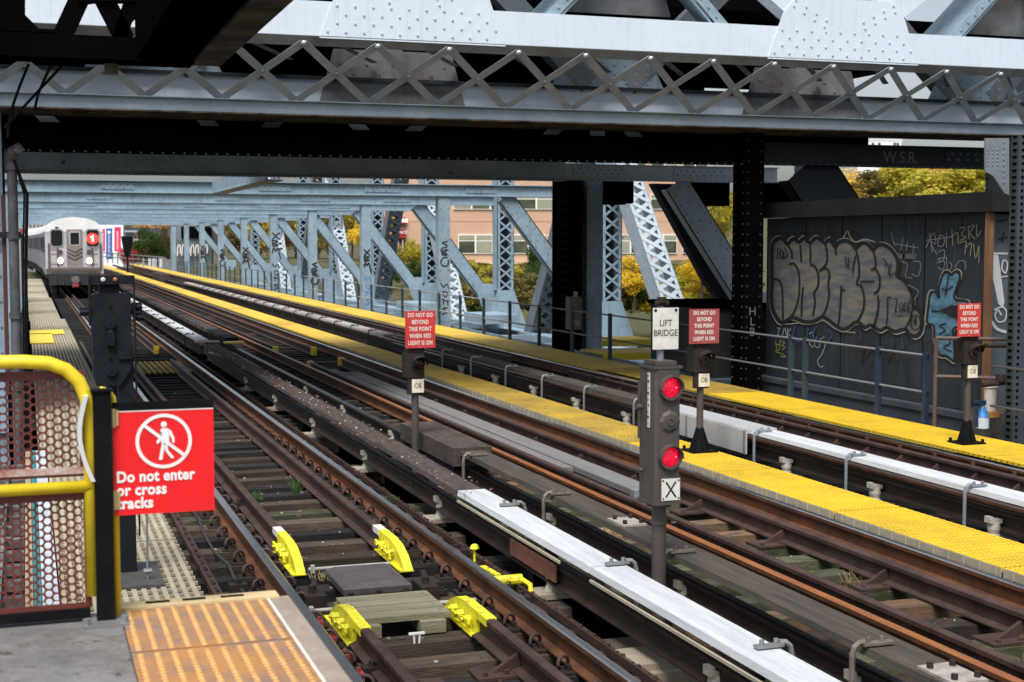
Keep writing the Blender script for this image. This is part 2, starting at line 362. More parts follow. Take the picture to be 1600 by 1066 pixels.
# yellow end shoes: a painted wedge with bolts, facing into the gap
def shoe(X, ytop, yend, label, par):
    d = 1 if yend > ytop else -1; L = abs(yend-ytop)
    r = thing('guard_rail_shoe', (X, ytop, -.17), label, 'rail end shoe', 'yellow shoes on the guard rail ends')
    b = MB(); prof = [(0,0),(.40,.0),(.62,-.02),(.82,-.075),(1.0,-.17),(0,-.17)]
    for X0, X1, q in ((X-.035, X+.04, 1.0), ):
        P0 = [(X0, ytop+d*L*a, .004+z) for a, z in prof]; b.prism(P0, (X1-X0, 0, 0))
    b.box(X-.075, X+.045, min(ytop, yend), max(ytop, yend), -.175, -.165)
    b.build('wedge', yellow_h, r)
    s_ = -1 if X < 2.5 else -1
    for k in range(3):
        b = MB(); y = ytop+d*(.16+.2*k*L/1.0); b.cyl((X-.035, y, -.09), (X-.085, y, -.09), .026, 6); b.cyl((X-.085, y, -.09), (X-.10, y, -.09), .014, 6); b.build('bolt', yellow_h, r)
    b = MB(); b.bar((X-.075, ytop+d*.05, -.085), (X-.075, ytop+d*(L*.62), -.12), .02, .035); b.build('splice_bar', yellow_h, r)
    b = MB(); b.box(X-.038, X+.038, min(ytop, ytop-d*.22), max(ytop, ytop-d*.22), -.05, .004); b.build('painted_collar', dirtywhite if d < 0 else yellow_h, r)
shoe(2.05, 12.25, 11.3, 'bright yellow shoe on the left guard rail, left of the grey box lid', gl)
shoe(2.91, 12.05, 11.15, 'bright yellow shoe on the right guard rail, above the grey box lid', gr_)
shoe(2.05, 9.2, 10.0, 'bright yellow shoe below the wooden plank pad, left of the white rod bracket', gl2)
shoe(2.90, 9.15, 9.95, 'bright yellow shoe right of the wooden plank pad', gr2)
def cap(X, y, label, w=.12):
    b = MB(); b.box(X-w/2, X+w/2, y-.14, y+.03, -.17, .012); b.box(X-w/2+.02, X+w/2-.02, y-.22, y-.14, -.17, -.05)
    tag(b.build('rail_end_cap', yellow, origin=(X,y,-.17)), label, 'rail end cap', 'small yellow caps on rail ends')
cap(2.91, 35, 'small yellow cap on the far guard rail end just past the slatted yellow panel')
cap(5.60, 34, 'small yellow cap on the left guard rail end of the middle track, farther one')
cap(6.41, 33.4, 'yellow cap on the right guard rail of the middle track, farther end')
cap(5.60, 29.6, 'yellow cap where the near left guard rail of the middle track starts')
cap(6.41, 30.3, 'yellow cap where the near right guard rail of the middle track starts')

# ================================================================ sleepers
def sleeper(x0, x1, y, m, label, group, w=.225, dz=0.0, ang=0.0):
    b = MB(); zt = -.19+dz; dy = ang
    c = .012
    x = [x0, x1]; y0, y1 = y-w/2, y+w/2
    b.hexa([(x0,y0-dy,zt-.22),(x1,y0+dy,zt-.22),(x1,y1+dy,zt-.22),(x0,y1-dy,zt-.22),(x0,y0-dy,zt),(x1,y0+dy,zt),(x1,y1+dy,zt),(x0,y1-dy,zt)])
    o = b.build('sleeper', m, origin=((x0+x1)/2, y, zt-.22)); w_ = {wood: 'weathered brown', wood_dk: 'dark sooty', wood_moss: 'green mossy', wood_org: 'orange brown', wood_lit: 'greyish'}[m]  # tone word names the timber colour only
    return tag(o, w_+' '+label, 'sleeper', group)
def clip_mesh(X, y, side):
    b = MB(); pts = []
    for k in range(9):
        a = math.pi*(1.25*k/8-.12); pts.append((X+side*(.118+.044*math.cos(a)), y-.03+.008*k, -.130+.048*math.sin(a)))
    b.tube(pts, .0125, 7); return b
rng = random.Random(3)
lab = {1: ('timber sleeper under the near track', 'sleepers of the near track'),
       2: ('timber sleeper under the middle track', 'sleepers of the middle track'),
       3: ('timber sleeper under the far track', 'sleepers of the far track')}
proto_clip = None; plate_me = clip_me = None
nT = {1: 0, 2: 0, 3: 0}; far = MB()
y = 3.4; k = 0; PITCH_T = .535
while y < 150:
    j = rng.uniform(-.03, .03); dz = rng.uniform(-.012, .006); a = rng.uniform(-.012, .012)
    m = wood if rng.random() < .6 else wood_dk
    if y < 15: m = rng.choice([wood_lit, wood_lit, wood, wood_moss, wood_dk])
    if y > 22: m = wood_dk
    x1 = 4.05 if k % 5 == 0 else rng.choice([3.62, 3.66, 3.7, 3.78])
    if y < 55:
        o = sleeper(1.17, x1, y+j, m, *lab[1], dz=dz, ang=a)
        if y < 24:
            for X in T1:
                b = MB(); b.box(X-.19, X+.19, y+j-.085, y+j+.085, -.189+dz, -.173); b.box(X-.10, X-.072, y+j-.03, y+j+.03, -.173, -.14); b.box(X+.072, X+.10, y+j-.03, y+j+.03, -.173, -.14)
                for sx in (-.155, .155): b.cyl((X+sx, y+j, -.175), (X+sx, y+j, -.15), .018, 6)
                b.build('tie_plate', iron, o)
                if y < 19:
                    for sd_ in (-1, 1): clip_mesh(X, y+j, sd_).build('rail_clip', rust_pl, o, smooth=True)
    else:
        far.box(1.17, 3.7, y-.117, y+.117, -.4, -.19)
    y += PITCH_T; k += 1
y = 5.2; k = 0
while y < 150:
    j = rng.uniform(-.04, .04); dz = rng.uniform(-.012, .006); a = rng.uniform(-.02, .02)
    if y < 55:
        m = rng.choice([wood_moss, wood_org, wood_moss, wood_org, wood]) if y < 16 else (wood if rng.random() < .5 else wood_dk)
        o = sleeper(4.28+rng.choice([0, .05, .2]), 7.02, y+j, m, *lab[2], dz=dz, ang=a)
        if y < 17:
            for X in T2:
                b = MB(); b.box(X-.17, X+.17, y+j-.085, y+j+.085, -.189+dz, -.173)
                for sx in (-.1, .1): b.box(X+sx-.014, X+sx+.014, y+j-.04, y+j-.01, -.175, -.145)
                b.build('tie_plate', rust, o)
    else: far.box(4.3, 7.02, y-.117, y+.117, -.4, -.19)
    y += .545; k += 1
y = 8.0; k = 0
while y < 150:
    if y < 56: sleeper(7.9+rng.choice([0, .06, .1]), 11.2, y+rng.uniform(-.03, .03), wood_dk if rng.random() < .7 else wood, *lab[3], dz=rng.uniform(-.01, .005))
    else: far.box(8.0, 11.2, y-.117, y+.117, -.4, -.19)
    y += .545
o = far.build('distant_sleepers', wood_dk, origin=(6, 60, -.4)); tag(o, 'distant sleepers of all three tracks merging under the rails', 'sleepers', kind='stuff')

# steel stringers under the rails
for X, l in ((1.76, 'steel stringer below the left rail of the near track'), (3.27, 'steel stringer below the right rail of the near track'), (5.37, 'steel stringer below the left rail of the middle track'),
          (6.88, 'steel stringer below the right rail of the middle track'), (8.89, 'steel stringer below the left rail of the far track'), (10.4, 'steel stringer below the right rail of the far track')):
    b = MB(); b.box(X-.15, X+.15, 2, 150, -.45, -.42); b.box(X-.012, X+.012, 2, 150, -1.4, -.45); b.box(X-.15, X+.15, 2, 150, -1.43, -1.4)
    tag(b.build('stringer', paint_blk, origin=(X, 2, -1.43)), l, 'stringer', 'steel stringers under the track')
for k, yy in enumerate([4, 10, 16, 22.3, 31.6]+[41.3+10.35*i for i in range(9)]):
    b = MB(); b.box(-.8, 17.2, yy-.15, yy+.15, -2.2, -1.45); b.box(-.8, 17.2, yy-.25, yy+.25, -2.24, -2.2)
    tag(b.build('floor_beam', paint_blk, origin=(8, yy, -2.24)), 'black steel floor beam running under all the tracks', 'floor beam', 'floor beams under the tracks')  # black tone carries the shade below the deck

# straps beside the rails with bolt rows
def strap(X, y0, y1, label, m, w=.09):
    b = MB(); b.box(X-w/2, X+w/2, y0, y1, -.186, -.168); b.box(X-w/2, X-w/2+.012, y0, y1, -.168, -.13)
    y = y0+.1
    while y < min(y1, 26): b.cyl((X+.01, y, -.168), (X+.01, y, -.145), .016, 6); b.cyl((X+.01, y+.09, -.168), (X+.01, y+.09, -.15), .010, 5); y += .25
    tag(b.build('tie_strap', m, origin=(X, y0, -.186)), label, 'strap')
strap(1.33, 5.6, 40, 'riveted steel strap between the cream walkway grating and the near track', rust_pl)
strap(3.60, 3.5, 60, 'riveted steel strap along the sleeper ends right of the near track', rust_pl)
strap(7.98, 7, 60, 'bolted steel strap along the sleeper ends right of the yellow walkway', rust_pl, .07)

# ================================================================ power rails with cover boards
def thirdrail(X, y0, y1, label, body=powerbody):
    o = rail('power_rail', X-.02, y0, y1, label, body, blackrail, hw=.045, zt=.10, cat='power rail'); return o
def cover(X, y0, y1, m, label, zt=.265, w=.275, th=.045, strip=False, side=-1, jitter=0):
    b = MB(); rr = random.Random(int(y0*10))
    n = max(1, int((y1-y0)/3.0)); ys = [y0+(y1-y0)*i/n for i in range(n+1)]
    for i in range(n):
        a, c = ys[i]+.006, ys[i+1]-.006; dx = rr.uniform(-jitter, jitter); dz = rr.uniform(-jitter, jitter)*.5
        b.hexa([(X-w/2+dx, a, zt-th+dz),(X+w/2+dx, a, zt-th+dz),(X+w/2-dx, c, zt-th-dz),(X-w/2-dx, c, zt-th-dz),(X-w/2+.01+dx, a, zt+dz),(X+w/2-.01+dx, a, zt+dz),(X+w/2-.01-dx, c, zt-dz),(X-w/2+.01-dx, c, zt-dz)])
    o = b.build('cover_board', m, origin=(X, y0, zt-th)); tag(o, label, 'cover board', 'boards covering the power rails')
    return o
def insulators(X, ys, label, m=porcelain, base=None):
    for y in ys:
        r = thing('insulator', (X, y, -.19), label, 'insulator', label)
        b = MB(); b.tube([(X, y, -.15), (X, y, -.10), (X, y, -.06), (X, y, 0)], [.07, .05, .06, .055], 12); b.build('stem', m, r, smooth=False)
        b = MB(); b.box(X-.16, X+.16, y-.13, y+.13, -.19, -.15); b.build('base_plate', base or conc_edge, r)
        b = MB(); b.box(X-.06, X+.06, y-.045, y+.045, -.005, .03); b.box(X-.075, X-.035, y-.04, y+.04, .0, .055); b.build('clamp', m, r)
def brackets(X, ys, label, m, side=-1, w=.30, zt=.265, low=-.17, over=.17):
    for i, y in enumerate(ys):
        r = thing('cover_bracket', (X+side*(w/2+.06), y, low), label, 'bracket', label)
        x0 = X+side*(w/2+.06); pts = [(x0, y, low), (x0, y, zt-.04), (x0-side*.012, y, zt+.005), (x0-side*.04, y, zt+.028), (x0-side*.08, y, zt+.032)]
        b = MB(); b.tube(pts, .017, 8); b.bar((x0-side*.06, y, zt+.018), (x0-side*(over+.06), y, zt+.018), .05, .016); b.build('hook', m, r, smooth=False)
        for q in (.10, .19):
            b = MB(); b.cyl((x0-side*q, y, zt+.026), (x0-side*q, y, zt+.055), .014, 6); b.build('bolt', m, r)
# near track
XA = 3.80
thirdrail(XA, 2.6, 31.6, 'black power rail of the near track under the white and brown boards')
thirdrail(XA, 33.1, 95, 'far length of the near track power rail')
cover(XA, 2.6, 12.3, boardwhite, 'white painted cover board right of the near track, nearest and brightest', jitter=.004)
b = MB(); b.box(XA-.165, XA-.15, 2.6, 9.0, .175, .195); b.box(XA-.165, XA-.15, 9.6, 12.2, .175, .195)
tag(b.build('cream_strip', cream, origin=(XA-.16, 2.6, .17)), 'thin cream strip below the left edge of the white cover board', 'strip')
b = MB(); b.box(XA-.10, XA-.085, 9.85, 10.9, -.03, .10)
tag(b.build('rail_joint_plate', mat('orange_rust', (.20, .075, .045), .85, 0, (.12, .05, .035), .6, 8), origin=(XA-.1, 9.2, -.12)), 'orange rusty plate on the side of the nearest power rail', 'joint plate')
cover(XA, 12.32, 31.6, boardbrown, 'grimy brown cover board between the near and middle tracks', w=.27, jitter=.012)
cover(XA, 33.1, 95, boardwhite, 'far white cover board beside the near track, left of the dark taped boards', jitter=.004)
insulators(XA-.02, [5.0, 7.35, 10.1, 13.2, 16.4, 19.6, 22.8, 26], 'porcelain insulator under the near track power rail')
brackets(XA, [5.35, 6.9, 9.05, 11.4], 'grey hook bracket bolted on the white cover board of the near track', grey, side=1, low=-.15)
brackets(XA, [35+2.4*i for i in range(12)], 'small clamp on the far white cover board of the near track', iron, side=-1)
b = MB(); b.box(3.58, 4.1, 8.05, 8.6, -.42, -.20); b.box(3.62, 4.02, 8.12, 8.5, -.20, -.155)
tag(b.build('support_block', mat('grey_timber_block', (.30, .25, .18), .85, 0, (.2, .165, .12), .6, 5, bump=.3), origin=(3.8, 8.3, -.4)), 'squared pale timber block under the nearest insulator of the white board', 'timber block')
# middle track
XB = 4.53
thirdrail(XB, 2.8, 92, 'black power rail between the near and middle tracks under the wooden boards')
cover(XB, 2.8, 16.2, boardgrey, 'long weathered wooden cover board left of the middle track', w=.29, jitter=.006)
for y, l in ((10.4, 'white bolted splice patch on the wooden cover board left of the signal mast'), (6.15, 'pale bolted splice plate with four bolts on the wooden board, bottom right')):
    r = thing('splice_plate', (XB, y, .267), l, 'splice plate')
    b = MB(); b.box(XB-.11, XB+.10, y-.16, y+.16, .268, .285); b.build('plate', mat('stained_splice_plate', (.34, .31, .28), .7, 0, (.20, .17, .15), .7, 14, rust=(.16, .08, .04), rust_amt=.05), r)
    for sx in (-.07, .07):
        for sy in (-.11, .10):
            b = MB(); b.cyl((XB+sx, y+sy, .285), (XB+sx, y+sy, .315), .018, 6); b.build('bolt', iron, r)
r = thing('wooden_box', (XB, 16.6, .0), 'brown weathered wooden box at the end of the wooden cover board', 'box')
b = MB(); b.box(XB-.22, XB+.22, 14.6, 16.9, .10, .30); b.build('lid', boardbrown, r)
b = MB(); b.box(XB-.20, XB+.20, 14.65, 16.85, -.12, .10); b.build('box_side', wood_dk, r)
insulators(XB-.02, [4.2, 7.0, 9.3, 12.0, 14.9, 18, 21, 24], 'insulator under the power rail between near and middle track', porcelain)
b = MB(); b.tube([(XB-.06, 6.55, -.19), (XB-.06, 6.55, -.12), (XB-.06, 6.55, -.08), (XB-.06, 6.55, .0), (XB-.06, 6.55, .03)], [.15, .14, .07, .06, .10], 16)
tag(b.build('bell_insulator', mat('rust_brown_porcelain', (.20, .095, .05), .45, 0, (.12, .06, .04), .5, 9), origin=(XB, 6.55, -.19)), 'bell shaped rust brown insulator below the wooden board, bottom right', 'insulator')
brackets(XB, [6.75, 9.25, 11.75, 14.2], 'brown grey hook bracket over the wooden board of the middle track', mat('weathered_bracket', (.20, .17, .14), .6, .3, (.12, .09, .07), .6, 9), side=-1, w=.33, over=.2)
for i in range(13):
    y0 = 33.6+i*3.6; c_ = cover(XB, y0, y0+3.5, boardbrown if i % 3 else wood_dk, 'dark taped length of cover board left of the middle track rails', w=.34, th=.09, jitter=.01)
    for q in (.9, 2.4):
        b = MB(); b.box(XB-.178, XB+.178, y0+q-.03, y0+q+.03, .165, .272); b.build('tape_band', black, c_)
b = MB(); b.box(XB-.25, XB+.2, 32.95, 33.25, .17, .21)
tag(b.build('yellow_end_board', yellow, origin=(XB, 33, -.1)), 'yellow end board where the dark taped cover boards start', 'end board')
b = MB(); b.box(XA-.2, XA+.35, 32.7, 33.05, .22, .25); b.box(XA+.28, XA+.32, 32.8, 32.85, -.18, .22)
tag(b.build('cream_end_board', cream, origin=(XA, 33, -.1)), 'cream end board where the far white cover board stops', 'end board')
b = MB()
for i in range(7): b.box(4.0+.06*i, 4.035+.06*i, 28.4, 32.4, -.02, .015)
for i in range(9): b.box(3.98, 4.42, 28.5+.45*i, 28.54+.45*i, -.05, -.02)
tag(b.build('slatted_step', cream, origin=(4.2, 28.4, -.05)), 'small slatted cream step between the near and middle power rails', 'step')
# far track
XC = 8.33
thirdrail(XC, 6, 110, 'black power rail between the yellow walkway and the far track')
cover(XC, 6, 15.1, boardwhite, 'clean white cover board of the far track at the right edge', w=.31)
r = thing('rail_cover_box', (XC, 16, -.1), 'smooth light grey box cover with tall side over the far track power rail', 'cover box')
bx = mat('smooth_grey_box', (.42, .43, .44), .45, 0, (.34, .35, .36), .4, 3)
b = MB(); b.box(XC-.20, XC+.20, 15.1, 18.25, .225, .275); b.build('lid', bx, r)
b = MB(); b.box(XC-.215, XC-.20, 15.1, 18.25, -.02, .26); b.build('side_plate', bx, r)
b = MB(); b.box(XC-.225, XC-.215, 15.12, 15.16, -.02, .26); b.box(XC-.225, XC-.215, 16.7, 16.74, -.02, .26); b.build('trim', grey, r)
cover(XC, 18.3, 29.3, boardgrey, 'grey brown flaking cover board of the far track, left of the red and black signals', w=.34, th=.06, jitter=.01)
cover(XC, 33.6, 80, mat('pale_dirty_board', (.40, .38, .36), .8, 0, (.27, .25, .24), .6, 4, rust=(.2, .18, .16), rust_amt=.05), 'pale jointed cover board running far along the far track', w=.31, th=.05, jitter=.012)
brackets(XC, [10.9, 12.9, 14.9], 'light grey hook bracket on the white cover board of the far track', galv, side=-1, w=.31)
brackets(XC, [18.4, 20.3, 22.2, 24.1, 26.2, 28.2], 'dark hook bracket on the grey brown cover board of the far track', grey, side=-1, w=.34)
brackets(XC, [35+2.1*i for i in range(18)], 'small dark clamp over the pale cover board of the far track', iron, side=-1, w=.31)
insulators(XC-.12, [10.6, 12.5, 14.3, 18.9, 20.9, 22.9, 25, 27.2], 'pale stubby insulator under the far track power rail', porcelain)
b = MB(); b.box(XC-.28, XC+.22, 92, 99, -.1, .42)
tag(b.build('equipment_crate', boardbrown, origin=(XC, 92, -.1)), 'distant brown crate beside the far track power rail', 'crate')
# flat grey planks lying in the middle track
r = thing('grey_plank', (5.95, 21, -.02), 'pair of flat grey planks lying inside the middle track left of the lift bridge signal', 'plank')
pg = mat('pale_grey_plank', (.16, .155, .15), .8, 0, (.13, .125, .12), .6, 3, bump=.3, stretch=(4, .4, 4))
b = MB(); b.box(5.72, 5.86, 15.0, 28.2, -.10, -.045); b.build('board', pg, r)
b = MB(); b.box(5.88, 6.16, 13.4, 27.4, -.10, -.04); b.build('board', pg, r)
b = MB(); b.box(5.86, 6.18, 13.28, 13.4, -.11, -.03); b.build('end_channel', galv, r)

# ================================================================ walkways of grating
def grating(name, x0, x1, y0, y1, label, m, pitch, bw, zt=.02, th=.035, cross=.15, lip=None, group=None, along=True):
    b = MB()
    if along:
        n = int(round((x1-x0)/pitch))
        for i in range(n): xx = x0+(x1-x0)*i/n; b.box(xx, xx+bw, y0+.01, y1-.01, zt-th, zt)
        y = y0+cross/2
        while y < y1: b.box(x0, x1, y-.011, y+.011, zt-th+.004, zt-.003); y += cross
    else:
        n = int(round((y1-y0)/pitch))
        for i in range(n): yy = y0+(y1-y0)*i/n; b.box(x0, x1, yy, yy+bw, zt-th, zt)
        for i in range(5): xx = x0+(x1-x0-.03)*i/4; b.box(xx, xx+.03, y0, y1, zt-th-.02, zt-th)
    b2 = b
    o = b.build(name, m, origin=((x0+x1)/2, y0, zt-th)); tag(o, label, 'grating panel', group)
    if lip:
        c = MB(); c.box(x0-.012, x0-.002, y0+.01, y1-.01, zt-.075, zt-.006)
        y = y0+.07
        while y < y1: c.box(x0-.02, x0-.012, y-.01, y+.01, zt-.075, zt+.002); y += .2
        c.build('edge_strip', lip, o)
    return o
G1 = 'cream grating panels of the left walkway'
y = 6.2
while y < 47: grating('walkway_grating', .18 if y < 18 else .09, 1.16, y, y+3.0, 'cream grating panel with long slats on the walkway left of the near track', cream, .071, .036, zt=-.0, group=G1, cross=.17); y += 3.02
while y < 66: grating('walkway_grating', .05, 1.02, y, y+3.0, 'cream grating panel with cross slats farther along the left walkway beside the train', cream, .11, .065, zt=0, group='far cream cross slatted panels', along=False); y += 3.02
slabfar = MB(); slabfar.box(.05, .95, 66.1, 100, -.04, 0)
tag(slabfar.build('distant_walkway', cream, origin=(.5, 66, -.04)), 'cream walkway running on beside the train cars', 'walkway')
b = MB(); b.box(.05, .62, 36.8, 40.6, .012, .03); b.box(.05, .95, 40.3, 42.2, .012, .03)
tag(b.build('yellow_mat', yellow, origin=(.4, 37, .01)), 'yellow mat lying on the cream walkway grating', 'mat')
y = 6.6; gi = 0
while y < 31:
    m = yellowg if y < 15.2 else yellowd if y < 22 else yellowm
    grating('yellow_grating', 7.07, 7.80, y, y+2.4, 'bright clean yellow grating panel between the middle and far tracks' if m is yellowg else 'golden worn yellow grating panel between the middle and far tracks' if m is yellowm else 'dirt stained yellow grating panel between the middle and far tracks', m, .045, .028, lip=cream, group='yellow gratings between middle and far track', cross=.10); y += 2.41
y = 6.58
while y < 24: 
    grating('yellow_grating', 10.58, 11.62, y, y+2.4, 'yellow grating panel beside the railing in front of the graffiti shed' if y < 19 else 'dirty yellow grating panel beside the dark tower columns', yellowg if y < 19 else yellowd, .045, .029, group='yellow gratings of the right walkway', cross=.10); y += 2.41
def slabgrate(x0, x1, y0, y1, label, m):
    b = MB(); b.box(x0, x1, y0, y1, -.03, .015)
    n = int((y1-y0)/2.4)
    o = b.build('yellow_walkway', m, origin=((x0+x1)/2, y0, -.03)); tag(o, label, 'walkway')
ygf = mat('distant_yellow_grating', (.66, .43, .035), .65, 0, (.50, .33, .05), .6, 1.0, rust=(.35, .25, .08), rust_amt=.02)
slabgrate(7.07, 7.80, y0=30.7, y1=160, label='long distant yellow walkway between the middle and far tracks', m=ygf)
slabgrate(10.58, 11.65, y0=23.5, y1=160, label='long distant yellow walkway along the bridge posts', m=ygf)
grating('crossing_mat', 1.82, 3.2, 29.4, 32.2, 'slatted yellow mat laid between the rails of the near track', yellowd, .12, .06, zt=-.12, cross=.5)
for X, l in ((7.1, 'steel channel carrying the left edge of the middle yellow walkway'), (7.75, 'steel channel carrying the right edge of the middle yellow walkway'), (10.65, 'steel channel under the left edge of the right yellow walkway'), (11.58, 'steel channel under the right edge of the right yellow walkway'), (.15, 'steel channel under the left edge of the cream walkway'), (1.1, 'steel channel under the right edge of the cream walkway')):
    b = MB(); b.box(X-.03, X+.03, 6.1, 90, -.16, -.05); tag(b.build('walkway_support', paint_blk, origin=(X, 6, -.16)), l, 'channel')
# yellow cross platform beyond the railing
for x0, x1, y0, y1, z, l in ((12.15, 13.95, 29.3, 30.7, .02, 'yellow platform with a fascia beyond the railing beside the dark column'), (13.3, 15.2, 33.2, 34.5, .02, 'second yellow platform just behind the first beyond the railing')):
    r = thing('side_platform', ((x0+x1)/2, y0, z), l, 'platform')
    b = MB(); b.box(x0, x1, y0, y1, z-.04, z); b.build('grating', yellowg, r)
    b = MB(); b.box(x0, x1, y0-.02, y0, z-.16, z-.002); b.build('fascia', yellow, r)
# ================================================================ clutter inside the near track
r = thing('switch_box', (2.46, 10.6, -.19), 'dark grey box with a domed rectangular lid between the near rails', 'box')
lidm = mat('dark_grey_lid', (.115, .098, .100), .42, .2, (.05, .045, .045), .5, 6, bump=.08)
b = MB(); x0, x1, y0, y1 = 2.20, 2.73, 10.36, 11.05
b.hexa([(x0,y0,-.13),(x1,y0,-.13),(x1,y1,-.13),(x0,y1,-.13),(x0,y0,-.085),(x1,y0,-.085),(x1,y1,-.085),(x0,y1,-.085)])
b.hexa([(x0,y0,-.085),(x1,y0,-.085),(x1,y1,-.085),(x0,y1,-.085),(x0+.06,y0+.06,-.05),(x1-.06,y0+.06,-.05),(x1-.06,y1-.06,-.05),(x0+.06,y1-.06,-.05)]); b.build('lid', lidm, r)
b = MB(); b.box(x0+.04, x1-.04, y0+.03, y1-.03, -.36, -.13); b.build('case', iron, r)
for q in (x0+.05, (x0+x1)/2, x1-.05):
    b = MB(); b.cyl((q, y0-.03, -.2), (q, y0-.03, -.10), .022, 8); b.box(q-.03, q+.03, y0-.06, y0, -.17, -.14); b.build('latch', iron, r)
for q, w in ((1.98, .16), (2.86, .14)):
    b = MB(); b.box(q-w/2, q+w/2, 10.3, 10.6, -.2, -.1); b.cyl((q, 10.45, -.1), (q, 10.45, -.05), .03, 8); b.bar((q, 10.4, -.1), (q+.1, 10.9, -.12), .04, .03); b.build('side_lug', iron, r)
wp = mat('mossy_plank', (.25, .225, .155), .9, 0, (.15, .145, .07), .7, 4, rust=(.25, .22, .17), rust_amt=.03, bump=.5, stretch=(.5, 3, 3))
r = thing('plank_pad', (2.42, 9.8, -.2), 'pad of four mossy grey green planks laid across the near track', 'plank pad')
for i in range(4):
    b = MB(); b.box(2.08, 2.76, 9.42+.165*i, 9.57+.165*i, -.10, -.06); o = b.build('plank', wp, r)
    for q in (2.14, 2.7): 
        c = MB(); c.cyl((q, 9.49+.165*i, -.06), (q, 9.49+.165*i, -.055), .012, 6); c.build('nail', galv, o)
for q in (2.16, 2.62):
    b = MB(); b.box(q-.09, q+.09, 9.36, 10.1, -.185, -.10); b.build('bearer', wp, r)
for (xa, xb, y, l) in ((2.12, 2.80, 11.35, 'white rod between the two far yellow shoes'), (1.86, 2.1, 10.05, 'white rod left of the plank pad'), (2.74, 3.12, 9.98, 'white rod right of the plank pad')):
    b = MB(); b.cyl((xa, y, -.14), (xb, y, -.14), .014, 10); b.box(xa+.02, xa+.05, y-.03, y+.03, -.17, -.11)
    tag(b.build('gauge_rod', mat('grubby_white_rod', (.42, .41, .38), .6, 0, (.28, .26, .23), .6, 9, grime=.4), origin=(xa, y, -.15)), l, 'rod')
b = MB(); b.bar((2.40, 9.2, -.13), (2.51, 9.2, -.13), .02, .014); b.bar((2.435, 9.2, -.137), (2.438, 9.2, -.20), .01, .012); b.bar((2.475, 9.2, -.137), (2.472, 9.2, -.20), .01, .012)
tag(b.build('white_bracket', white, origin=(2.46, 9.1, -.2)), 'small white bracket below the plank pad', 'bracket')
for y0, l in ((8.9, 'strip of wire mesh between sleepers below the plank pad'), (7.9, 'second strip of wire mesh nearer the bottom edge')):
    b = MB()
    for i in range(34): b.box(2.14+.02*i, 2.143+.02*i, y0-.13, y0-.12, -.27, -.2)
    for z in (-.2, -.235, -.27): b.box(2.13, 2.82, y0-.131, y0-.127, z, z+.003)
    tag(b.build('wire_mesh', grey, origin=(2.4, y0, -.27)), l, 'wire mesh')
r = thing('yellow_valve', (3.47, 10.5, -.18), 'small bright yellow pipe fitting right of the near track rail', 'pipe fitting')
b = MB(); b.cyl((3.36, 10.32, -.10), (3.60, 10.32, -.10), .042, 12); b.build('barrel', yellow_h, r)
b = MB(); b.tube([(3.60, 10.3, -.10), (3.63, 10.2, -.12), (3.60, 10.1, -.16)], .02, 8); b.build('pipe', yellow_h, r)
b = MB(); b.bar((3.45, 10.45, -.1), (3.40, 10.7, -.08), .05, .04); b.cyl((3.46, 11.1, -.18), (3.46, 11.1, .0), .012, 8); b.dome((3.46, 11.1, -.01), .04, n=10); b.build('handle', yellow_h, r)
strap2 = MB(); strap2.box(3.50, 3.60, 6.1, 9.5, -.16, -.145)
# red blocks near the platform edge
redp = mat('faded_red_paint', (.35, .05, .04), .6, 0, (.2, .03, .03), .6, 9)
for i in range(5):
    b = MB(); yy = 8.0+.42*i; b.box(1.865, 1.915, yy, yy+.10, -.17, -.125); b.cyl((1.89, yy+.05, -.125), (1.89, yy+.05, -.10), .014, 6)
    tag(b.build('red_clip_block', redp, origin=(1.9, yy, -.17)), 'small red painted block on the inside of the left near rail', 'rail block', 'red blocks along the left near rail')
# loose brackets and lumps along both rails of the near track
for i in range(26):
    yy = 6.5+.5*i+rng.uniform(-.1, .1); X = rng.choice([1.45, 1.5, 2.0, 2.98, 3.06, 3.45]); s_ = rng.uniform(.04, .09)
    b = MB(); b.box(X-s_, X+s_, yy-s_*.7, yy+s_*.7, -.19, -.19+s_*.9); b.cyl((X, yy, -.19), (X, yy, -.19+s_*1.4), s_*.35, 6)
    tag(b.build('rail_anchor', iron, origin=(X, yy, -.19)), 'dark iron anchor lump bolted on a sleeper of the near track', 'rail anchor', 'iron anchors on the near sleepers')
